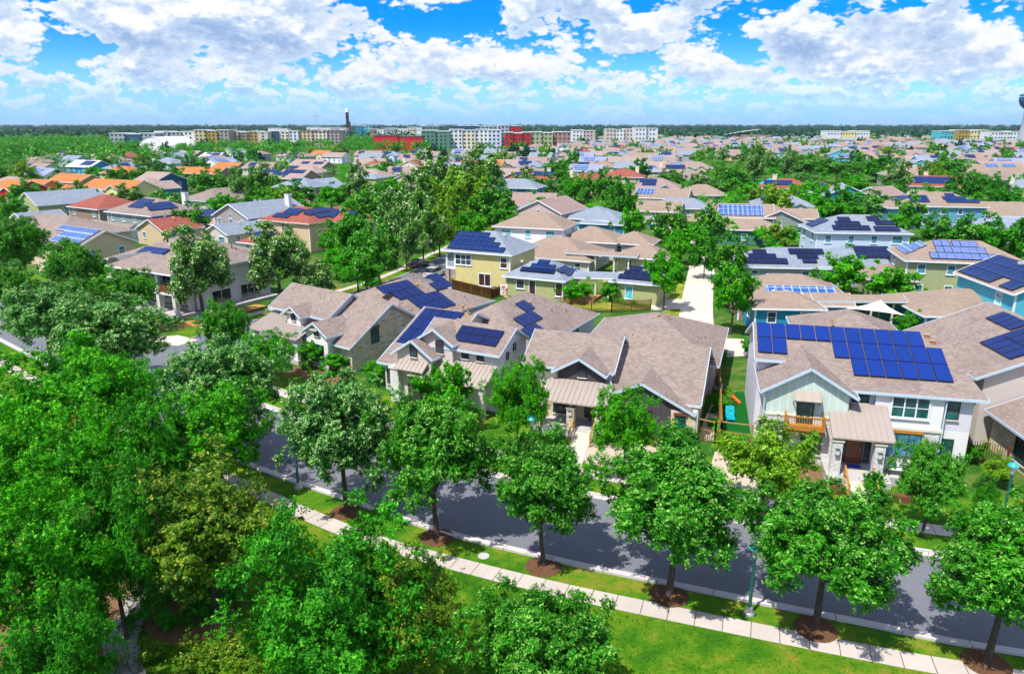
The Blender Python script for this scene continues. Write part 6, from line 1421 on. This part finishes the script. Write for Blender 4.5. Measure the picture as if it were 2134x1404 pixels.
# ================================================================== street furniture, fences, yards
def street_lamp(x, y, label):
    e = empty('street_lamp', label, 'street lamp', (x, y, 0), 0, 'green street lamps')
    b = MB(); b.lathe([(.30, 0), (.28, .12), (.19, .2), (.17, .34), (.11, .45)], 'galv', (0, 0), 14); b.build('base', e)
    b = MB(); b.lathe([(.10, .4), (.085, 1.2), (.07, 3.1), (.11, 3.15), (.11, 3.22), (.05, 3.3)], 'lamp_green', (0, 0), 12); b.build('pole', e)
    b = MB(); b.lathe([(.10, 3.3), (.21, 3.75), (.21, 3.8)], 'lamp_lens', (0, 0), 12); b.build('lens', e)
    b = MB(); b.lathe([(.34, 3.78), (.33, 3.84), (.18, 3.98), (.05, 4.02), (.03, 4.12)], 'lamp_top', (0, 0), 14); b.build('lamp_cap', e)
street_lamp(12.11, 32.54, 'green street lamp between the broad tree and the wide tree'); street_lamp(-14.67, 46.13, 'green street lamp left of the pale-tipped tree')
street_lamp(*P(2089, 1085, 0), 'green street lamp on the lawn at the right'); street_lamp(1.4, 49.3, 'green street lamp half hidden in front of the charcoal porch')
b = MB(); b.lathe([(.34, 0), (.33, .03), (.02, .035)], 'slab', (0, 0), 20); o = b.build('manhole_cover', None, (*P(1008, 1158), 0)); tag(o, 'round pale manhole cover in the verge grass', 'manhole cover')
# street name sign
x, y = P(419, 716); e = empty('street_sign', 'green crossed street name sign on a thin post at the corner', 'street sign', (x, y, 0), R(30))
b = MB(); b.tube([(0, 0, 0), (0, 0, 2.9)], [.035, .035], 'galv', 8); b.build('post', e)
for a, z in ((0, 2.95), (90, 3.2)): b = MB(); b.box(-.55, .55, -.02, .02, z - .13, z + .13, 'sign_green'); b.box(-.4, .4, -.026, -.02, z - .03, z + .03, 'white_paint'); b.build('sign_plate', e, (0, 0, 0), R(a))
x, y = P(6, 850); e = empty('notice_sign', 'small white sign on a post in the dry lawn at the left edge', 'sign', (x, y, 0), R(-20))
b = MB(); b.tube([(0, 0, 0), (0, 0, 1.2)], [.03, .03], 'galv', 6); b.build('post', e); b = MB(); b.box(-.2, .2, -.02, .02, 1.0, 1.45, 'white_paint'); b.build('sign_plate', e)
# no parking sign by the yellow house
x, y = P(1050, 625); e = empty('no_parking_sign', 'white no-parking sign with red circle beside the yellow house', 'sign', (x, y, 0), R(-25))
b = MB(); b.tube([(0, 0, 0), (0, 0, 1.4)], [.04, .04], 'galv', 6); b.build('post', e)
b = MB(); b.box(-.55, .55, -.02, .02, .7, 2.2, 'white_paint'); b.build('sign_plate', e)
b = MB(); pts_ = [(.38 * math.cos(t * math.pi / 10), -.04, 1.65 + .38 * math.sin(t * math.pi / 10)) for t in range(21)]; b.tube(pts_, [.045] * 21, 'red_paint', 5, False); b.beam((-.27, -.04, 1.92), (.27, -.04, 1.38), .07, .03, 'red_paint'); b.box(-.1, -.02, -.03, -.022, 1.42, 1.88, 'metal_black'); b.box(-.02, .12, -.03, -.022, 1.80, 1.88, 'metal_black'); b.box(.06, .12, -.03, -.022, 1.64, 1.80, 'metal_black'); b.box(-.02, .12, -.03, -.022, 1.6, 1.66, 'metal_black')
for i in range(3): b.box(-.4 + i * .3, -.2 + i * .3, -.03, -.022, .88, 1.05, 'red_paint')
b.build('symbol', e)
# fences
def fence(label, pts, h_=1.8, mat='wood_fence', rail=False, name='fence'):
    x0, y0 = pts[0]; e = empty(name, label, 'fence', (x0, y0, 0))
    bd = MB(); bp = []
    for (a, b_), (c, d) in zip(pts[:-1], pts[1:]):
        L = math.hypot(c - a, d - b_); n = max(1, int(L / 2.2)); u = Vector(((c - a) / L, (d - b_) / L, 0)); o_ = Vector((a - x0, b_ - y0, 0))
        k = int(L / .155)
        if rail: bd.beam(o_ + ZV * h_, o_ + u * L + ZV * h_, .10, .07, mat); bd.beam(o_ + ZV * .55 * h_, o_ + u * L + ZV * .55 * h_, .07, .07, mat)
        for i in range(k): p = o_ + u * ((i + .5) * L / k); bd.beam(p + ZV * .05, p + ZV * (h_ * (.62 if rail else 1.0)), .135, .025, mat, u)
        bd.beam(o_ + ZV * .4, o_ + u * L + ZV * .4, .09, .05, mat) if not rail else None
        for i in range(n + 1): bp.append(o_ + u * (L * i / n))
    bd.build('board_panel', e)
    for p in bp: q = MB(); q.box(-.06, .06, -.06, .06, 0, h_ + .06, mat); q.build('post', e, p)
    return e
def lp(H_, x, y): v = local(H_, x, y); return (v.x, v.y)
fence('long weathered wooden fence between the charcoal-gabled house and the turf strip', [lp(D, -2.1, -3.4), lp(D, -2.0, 6), lp(D, -1.9, 14.5)], 1.8)
fence('wooden gate fence with open top rail at the front of the side yard', [lp(Cc, 11.95, 1.2), lp(Cc, 13.3, .9), lp(D, -2.1, -3.4), lp(D, .2, -3.6)], 1.8, 'wood_fence', True, 'gate_fence')
fence('wooden fence closing the back of the side yard', [lp(Cc, 12.5, 14.5), lp(D, -2.1, 8.4)], 1.5, 'wood_fence', True)
fence('dark red-brown slatted fence right of the white house', [lp(D, 14.9, -2.2), lp(D, 18.0, -2.9)], 1.7, 'wood_dark')
fence('long brown fence behind the beige house and the yellow house', [lp(Y, -9.0, -1.6), lp(Y, -.5, -5.0), lp(Y, -.3, -2.5)], 1.5, 'wood_fence_dark')
fence('brown fence around the yellow house back yard', [lp(Y, 5.5, -9.5), lp(Y, 12.2, -6.5), lp(Y, 17.5, -5.5), lp(Y, 21.8, -1.8)], 1.5, 'wood_fence_dark')
fence('low wooden planter fence at the foot of the olive wing', [lp(Y, 9.4, -3.3), lp(Y, 13.6, -1.8)], 1.0, 'wood_fence')
# white house side strip: turf, lounge chair, toys
struct('turf', [lp(D, -2.0, -3.3), lp(D, .3, -3.3), lp(D, .3, 9), lp(D, -1.9, 9)], 0.008, 'turf')
struct('gravel', [lp(Cc, 12.0, 1.3), lp(D, -2.2, -3.2), lp(D, -2.1, 1.5), lp(Cc, 12.1, 6.0)], 0.008, 'gravel')
struct('patio', [lp(Cc, 12.1, 6.0), lp(D, -2.2, 1.0), lp(D, -2.1, 5.2), lp(Cc, 12.4, 10.2)], 0.020, 'drive_concrete')
struct('flower_bed', [lp(Cc, 12.4, 10.2), lp(D, -2.1, 5.2), lp(D, -2.1, 8.3), lp(Cc, 12.6, 14.4)], 0.008, 'orange_mulch')
struct('gravel', [lp(D, -2.4, -4.2), lp(D, .4, -4.2), lp(D, .3, -11.2), lp(D, -3.2, -10.5)], 0.0, 'gravel')
struct('gravel', [lp(Cc, 4.4, -2.0), lp(Cc, 9.5, .3), lp(Cc, 9.0, -6.3), lp(Cc, 1.0, -5.4), lp(Cc, 1.6, -3.5)], 0.0, 'gravel')
struct('front_path', [lp(D, 6.2, -10.6), lp(D, 7.7, -10.6), lp(D, 7.8, -12.6), lp(D, 6.3, -12.5)], 0.016, 'drive_concrete')
struct('front_path', [lp(Cc, 2.7, -2.9), lp(Cc, 4.0, -2.9), lp(Cc, 4.4, -6.5), lp(Cc, 3.0, -6.4)], 0.016, 'drive_concrete')
struct('planting_bed', [lp(D, .8, -6.2), lp(D, 5.8, -6.3), lp(D, 5.8, -10.2), lp(D, .8, -9.6)], 0.004, 'soil')
struct('planting_bed', [lp(A, 7.2, .6), lp(A, 14.0, 1.4), lp(A, 14.4, -2.0), lp(A, 7.0, -2.4)], 0.002, 'soil')
struct('planting_bed', [(-44.8, 89.2), (-41.6, 86.4), (-38.6, 89.6), (-33.8, 99.5), (-35.6, 100.4), (-41.4, 90.6)], 0.004, 'orange_mulch')
struct('back_yard', [lp(Y, 5.5, -9.3), lp(Y, 12, -6.3), lp(Y, 21.5, -2), lp(Y, 15, .2), lp(Y, 9.3, -2.6), lp(Y, 4, -6)], 0.002, 'dry_lawn')
b = MB(); b.box(-1.9, 1.9, -2.2, 2.2, 0, .45, 'wood_fence'); o = b.build('deck', None, (*lp(Y, 11.6, .2), 0), R(-25)); tag(o, 'low red-brown timber deck under the open walkway', 'deck')
def ac_unit(x, y, lab):
    e = empty('ac_unit', lab, 'air conditioner', (x, y, 0), R(-19)); b = MB(); b.box(-.4, .4, -.4, .4, 0, .85, 'galv'); b.build('housing', e); b = MB(); b.lathe([(.36, .85), (.36, .88), (.08, .9)], 'metal_black', (0, 0), 14); b.build('fan_grille', e)
ac_unit(*lp(Cc, 12.7, 12.6), 'gray air conditioner behind the side yard fence'); ac_unit(*P(1030, 610), 'gray air conditioner against the yellow wall')
# lounge chair
e = empty('lounge_chair', 'turquoise garden lounge chair on the turf strip', 'lounge chair', (*lp(D, -1.2, 1.6), 0), R(-10))
b = MB(); b.box(-.35, .35, -.7, .35, .3, .4, 'teal_cloth'); b.build('seat', e); b = MB(); b.beam((0, .35, .38), (0, .85, 1.0), .7, .08, 'teal_cloth'); b.build('backrest', e)
for x in (-.33, .33):
    for y in (-.6, .3): b = MB(); b.box(x - .04, x + .04, y - .04, y + .04, 0, .3, 'teal_cloth'); b.build('leg', e)
b = MB(); b.ell((0, 0, .18), (.18, .18, .18), 'blue_plastic'); o = b.build('ball', None, (*lp(D, -1.0, 4.4), 0), smooth=True); tag(o, 'small blue ball on the turf strip', 'ball')
e = empty('play_slide', 'small orange plastic play slide at the end of the turf strip', 'slide', (*lp(D, -.6, 6.0), 0), R(40)); b = MB(); b.beam((0, -.5, .1), (0, .35, .6), .35, .07, 'orange_plastic'); b.build('chute', e)
for x in (-.2, .2): b = MB(); b.box(x - .03, x + .03, .32, .40, 0, .7, 'wood'); b.build('support', e)
e = empty('bench_table', 'white bench table on the porch of the white house', 'bench', (*lp(D, 9.9, -7.2), .6), R(-14)); b = MB(); b.box(-.9, .9, -.4, .4, .42, .5, 'white_paint'); b.build('top', e)
for x in (-.8, .8):
    for y in (-.33, .33): b = MB(); b.box(x - .04, x + .04, y - .04, y + .04, 0, .42, 'metal_black'); b.build('leg', e)
for i, (x, y) in enumerate(((4.4, -9.3), (5.3, -9.4), (8.6, -9.6), (9.8, -9.7))):
    r2 = np.random.default_rng(60 + i); me = leaf_mesh('bush', [(0, 0, .2, .28, .6, 0, 0, 1)], 500, .06, 'leaf_yellow', r2, 0, .5); o = put('bush', me, None, (*lp(D, x, y), 0)); tag(o, ['round yellow-green bush in the raised bed, far left one', 'round yellow-green bush just left of the steps', 'round yellow-green bush just right of the steps', 'round yellow-green bush in front of the bench table'][i], 'bush', 'small bushes by the white house steps')
b = MB(); b.box(-1.2, 1.2, -.35, .35, 0, .5, 'wood_dark'); o = b.build('planter', None, (*lp(D, 4.7, -9.9), 0), R(-14)); tag(o, 'dark red-brown planter box left of the steps', 'planter')
b = MB(); b.box(-1.0, 1.0, -.25, .25, 0, .45, 'wood_dark'); o = b.build('planter', None, (*lp(D, 9.2, -10.2), 0), R(-14)); tag(o, 'dark red-brown planter box right of the steps', 'planter')
b = MB(); b.box(-.5, .5, -.3, .3, 0, .02, 'blue_plastic'); o = b.build('doormat', None, (*lp(D, 6.95, -6.6), .6), R(-14)); tag(o, 'bluish doormat in front of the brown door', 'doormat')
# white sail shade
e = empty('sail_shade', 'white triangular sail shade between the teal garage and blue wing', 'sail shade', (43.5, 86.2, 0)); b = MB()
C3 = [Vector((-3.2, .8, 2.7)), Vector((2.6, -1.8, 2.5)), Vector((1.2, 1.4, 3.6))]; N_ = 8; vs = []; idx = {}
for i in range(N_ + 1):
    for j in range(N_ + 1 - i):
        a, b1, c1 = i / N_, j / N_, 1 - (i + j) / N_; p = C3[0] * a + C3[1] * b1 + C3[2] * c1; cen = (C3[0] + C3[1] + C3[2]) / 3
        e_ = min(a, b1, c1) * 3; pull = .34 * (1 - e_) * (a * b1 + b1 * c1 + c1 * a) * 2.2; p = p.lerp(cen, pull); idx[(i, j)] = len(vs); vs.append(p - ZV * .25 * e_)
fs = [(idx[(i, j)], idx[(i + 1, j)], idx[(i, j + 1)]) for i in range(N_) for j in range(N_ - i)] + [(idx[(i + 1, j)], idx[(i + 1, j + 1)], idx[(i, j + 1)]) for i in range(N_) for j in range(N_ - i - 1)]
b.mesh(vs, fs, 'cloth_white'); b.build('cloth', e, smooth=True)
for c_ in C3: b = MB(); b.tube([(c_.x, c_.y, 0), (c_.x, c_.y, c_.z + .1)], [.05, .05], 'galv', 8); b.build('pole', e)
# alley bins
for i, (px, py, mt, lb) in enumerate(((1435, 527, 'blue_plastic', 'blue wheeled bin at the far end of the alley'), (1443, 529, 'metal_black', 'black wheeled bin beside the blue one'), (1357, 478, 'blue_plastic', 'blue wheeled bin by the upper garages'))):
    e = empty('wheeled_bin', lb, 'bin', (*P(px, py), 0), R(20)); b = MB(); b.mesh([(-.25, -.28, 0), (.25, -.28, 0), (.25, .28, 0), (-.25, .28, 0), (-.33, -.36, 1.0), (.33, -.36, 1.0), (.33, .4, 1.0), (-.33, .4, 1.0)], [(3, 2, 1, 0), (4, 5, 6, 7), (0, 1, 5, 4), (1, 2, 6, 5), (2, 3, 7, 6), (3, 0, 4, 7)], mt); b.build('bin_body', e); b = MB(); b.box(-.36, .36, -.4, .44, 1.0, 1.07, mt); b.build('lid', e)
x, y = P(1303, 512, 2.2); e = empty('patio_umbrella', 'teal patio umbrella in the court behind the yellow house', 'umbrella', (x, y, 0)); b = MB(); b.lathe([(1.2, 2.1), (.6, 2.4), (.03, 2.6)], 'lamp_top', (0, 0), 8); b.build('canopy', e); b = MB(); b.tube([(0, 0, 0), (0, 0, 2.5)], [.03, .03], 'galv', 6); b.build('pole', e)
# satellite dish
# cars
def car(x, y, ang, mat, label, suv=False, L=4.5):
    e = empty('parked_car', label, 'car', (x, y, 0), R(ang)); hh_ = 1.65 if suv else 1.42; Wd = .92
    low = [(-L / 2, .35), (-L / 2 + .05, .85), (-L * .28, hh_ - .62), (L / 2 - .75, .82 + (.1 if suv else 0)), (L / 2 - .05, .62), (L / 2, .32)]
    low = [(-L / 2, .32), (-L / 2, .92), (-L * .30, 1.0), (L * .22, .98), (L / 2 - .15, .78), (L / 2, .5), (L / 2, .32)]
    def sect(prof, w0, w1f):
        n = len(prof); b.mesh([(xx, -w0 * w1f(z), z) for xx, z in prof] + [(xx, w0 * w1f(z), z) for xx, z in prof], [tuple(range(n)), tuple(range(2 * n - 1, n - 1, -1))] + [(i, n + i, n + (i + 1) % n, (i + 1) % n) for i in range(n)], mm)
    b = MB(); mm = mat; sect(low, Wd, lambda z: 1 - .05 * max(0, (z - .7)))
    roof_ = [(-L * (.43 if suv else .34), .98), (-L * (.38 if suv else .20), hh_), (L * .06, hh_), (L * .24, .97)]
    ww = lambda z: 1 - .28 * max(0, (z - .95)); n = 4
    b.mesh([(xx * .985, s_ * Wd * .96 * ww(z), z + .01) for s_ in (-1, 1) for xx, z in roof_], [(1, 2, 6, 5)], mat); b.build('body', e)
    b = MB(); mm = 'glass_dark'; sect([(a_, z - .01) for a_, z in roof_], Wd * .94, ww); b.build('windows', e)
    for sx in (-L * .31, L * .32):
        for sy in (-Wd + .06, Wd - .06):
            w_ = MB(); w_.tube([(0, -.11, 0), (0, .11, 0)], [.33, .33], 'tyre', 16); o = w_.build('wheel', e, (sx, sy, .33)); r_ = MB(); r_.tube([(0, -.12, 0), (0, .12, 0)], [.18, .18], 'chrome', 10); r_.build('rim', o)
    for sy in (-.62, .62):
        q = MB(); q.box(-.03, .04, -.2, .2, -.07, .07, 'tail_red'); q.build('tail_light', e, (-L / 2 - .01, sy, .82)); q = MB(); q.box(-.04, .03, -.2, .2, -.06, .06, 'headlight'); q.build('headlight', e, (L / 2 - .02, sy, .58))
    for sy in (-1.02, 1.02): q = MB(); q.box(-.08, .08, -.08, .08, -.06, .06, mat); q.build('mirror', e, (L * .16, sy, 1.02))
    return e
car(*P(906, 576), 68, 'car_white', 'white hatchback-style family car parked on the side street', True); car(*P(873, 556), 62, 'car_dark', 'dark gray car parked further up the side street')
car(*P(322, 828), 150, 'car_blue', 'blue car half hidden under the trees at the intersection')
car(*P(2117, 395), 170, 'car_dark', 'dark car on the far road near the right edge'); 
# lawn tufts close to the camera: grass nobody could count
r5 = np.random.default_rng(3); n = 26000; gx = r5.uniform(-8, 34, n); gy = r5.uniform(15, 36, n)
crv = np.array([[p.x, p.y] for p in offs(SW, -.8)]); idxs = np.argsort(crv[:, 0]); yy = np.interp(gx, crv[idxs, 0], crv[idxs, 1]); keep = gy < yy; gx, gy = gx[keep], gy[keep]; n = len(gx)
ang = r5.uniform(0, 6.28, n); s_ = r5.uniform(.03, .10, n); hgt = r5.uniform(.03, .09, n); cx_, sx_ = np.cos(ang) * s_, np.sin(ang) * s_
v = np.stack([np.stack([gx - cx_, gy - sx_, np.zeros(n)], 1), np.stack([gx + cx_, gy + sx_, np.zeros(n)], 1), np.stack([gx + cx_ * .4 + .02, gy + sx_ * .4, hgt], 1)], 1).reshape(-1, 3).astype(np.float32)
me = bpy.data.meshes.new('grass_tufts'); me.from_pydata(v.tolist(), [], [(3 * i, 3 * i + 1, 3 * i + 2) for i in range(n)]); me.materials.append(MATS['lawn']); o = put('grass_tufts', me); tag(o, 'short tufts of grass over the park lawn', None, None, 'stuff')
def scrub(label, cx0, cy0, rx_, ry_, n_, seed, mat='leaf_olive'):
    r6 = np.random.default_rng(seed); cl = [(cx0 + r6.normal() * rx_, cy0 + r6.normal() * ry_, .25, r6.uniform(.25, .6), r6.uniform(.2, .9), 0, 0, 1) for _ in range(60)]
    me = leaf_mesh('undergrowth', cl, n_, .07, mat, r6, 1.2, .3, .2, .3); tag(put('undergrowth', me), label, None, None, 'stuff')
scrub('wild yellow-green undergrowth beside the stone trail', P(480, 1385)[0], P(480, 1385)[1], 2.4, .9, 16000, 4); scrub('shaded undergrowth around the stone trail', P(400, 1250)[0], P(400, 1250)[1], 1.5, 1.3, 16000, 14, 'leaf_deep'); scrub('undergrowth at the bottom left under the trees', -16.5, 18.5, 2.5, 2.0, 12000, 5, 'leaf_bright')
# flower and foliage beds by the houses
def bed(label, H_, x0, x1, y0, y1, n_, seed, mats=('leaf_bright',), size=.06):
    r6 = np.random.default_rng(seed)
    for q, mt in enumerate(mats):
        cl = []
        for _ in range(14):
            v_ = local(H_, r6.uniform(x0, x1), r6.uniform(y0, y1)); cl.append((v_.x, v_.y, .2, r6.uniform(.2, .5), r6.uniform(.2, .9), 0, 0, 1))
        tag(put('bed_plants', leaf_mesh('bed_plants', cl, n_, size, mt, r6, .8, .3, .2, .3)), label if q == 0 else label + ', orange flowers', None, None, 'stuff')
bed('green plants along the side yard fence', Cc, 12.4, 14.2, 2.5, 9.0, 6000, 40, ('leaf_bright',)); bed('mixed bed plants in the side yard', Cc, 12.3, 14.0, 9.5, 14.0, 5000, 41, ('leaf_yellow', 'leaf_flower')); bed('green plants along the stone front of the left house', A, 7.4, 13.8, -1.6, .6, 7000, 42, ('leaf_bright',)); bed('ground plants in front of the white house', D, .9, 4.2, -9.6, -6.4, 5000, 43, ('leaf_bright',))
bed('low plants in the orange mulch by the columned building', K, -3, 1.8, -2.2, -.4, 4000, 44, ('leaf_bright',)); bed('shrubs against the right stone house', E_, .3, 2.2, -5, 3, 6000, 45, ('leaf_olive',)); bed('plants before the beige house porch', Bb, -5, 5, -3.0, -.8, 9000, 46, ('leaf_bright',))
bed('grasses in front of the charcoal-gabled house', Cc, 5.0, 11.5, -1.2, .2, 6000, 47, ('leaf_olive',)); bed('potted and bed plants beside the olive garage', Y, 14.8, 21, -.6, .6, 4000, 48, ('leaf_bright',))

# ================================================================== air
b = MB(); b.box(-8800, 8800, -200, 9000, -1.2, 66, 'haze'); o = b.build('haze'); tag(o, 'thin summer haze over the whole town', None, None, 'stuff')
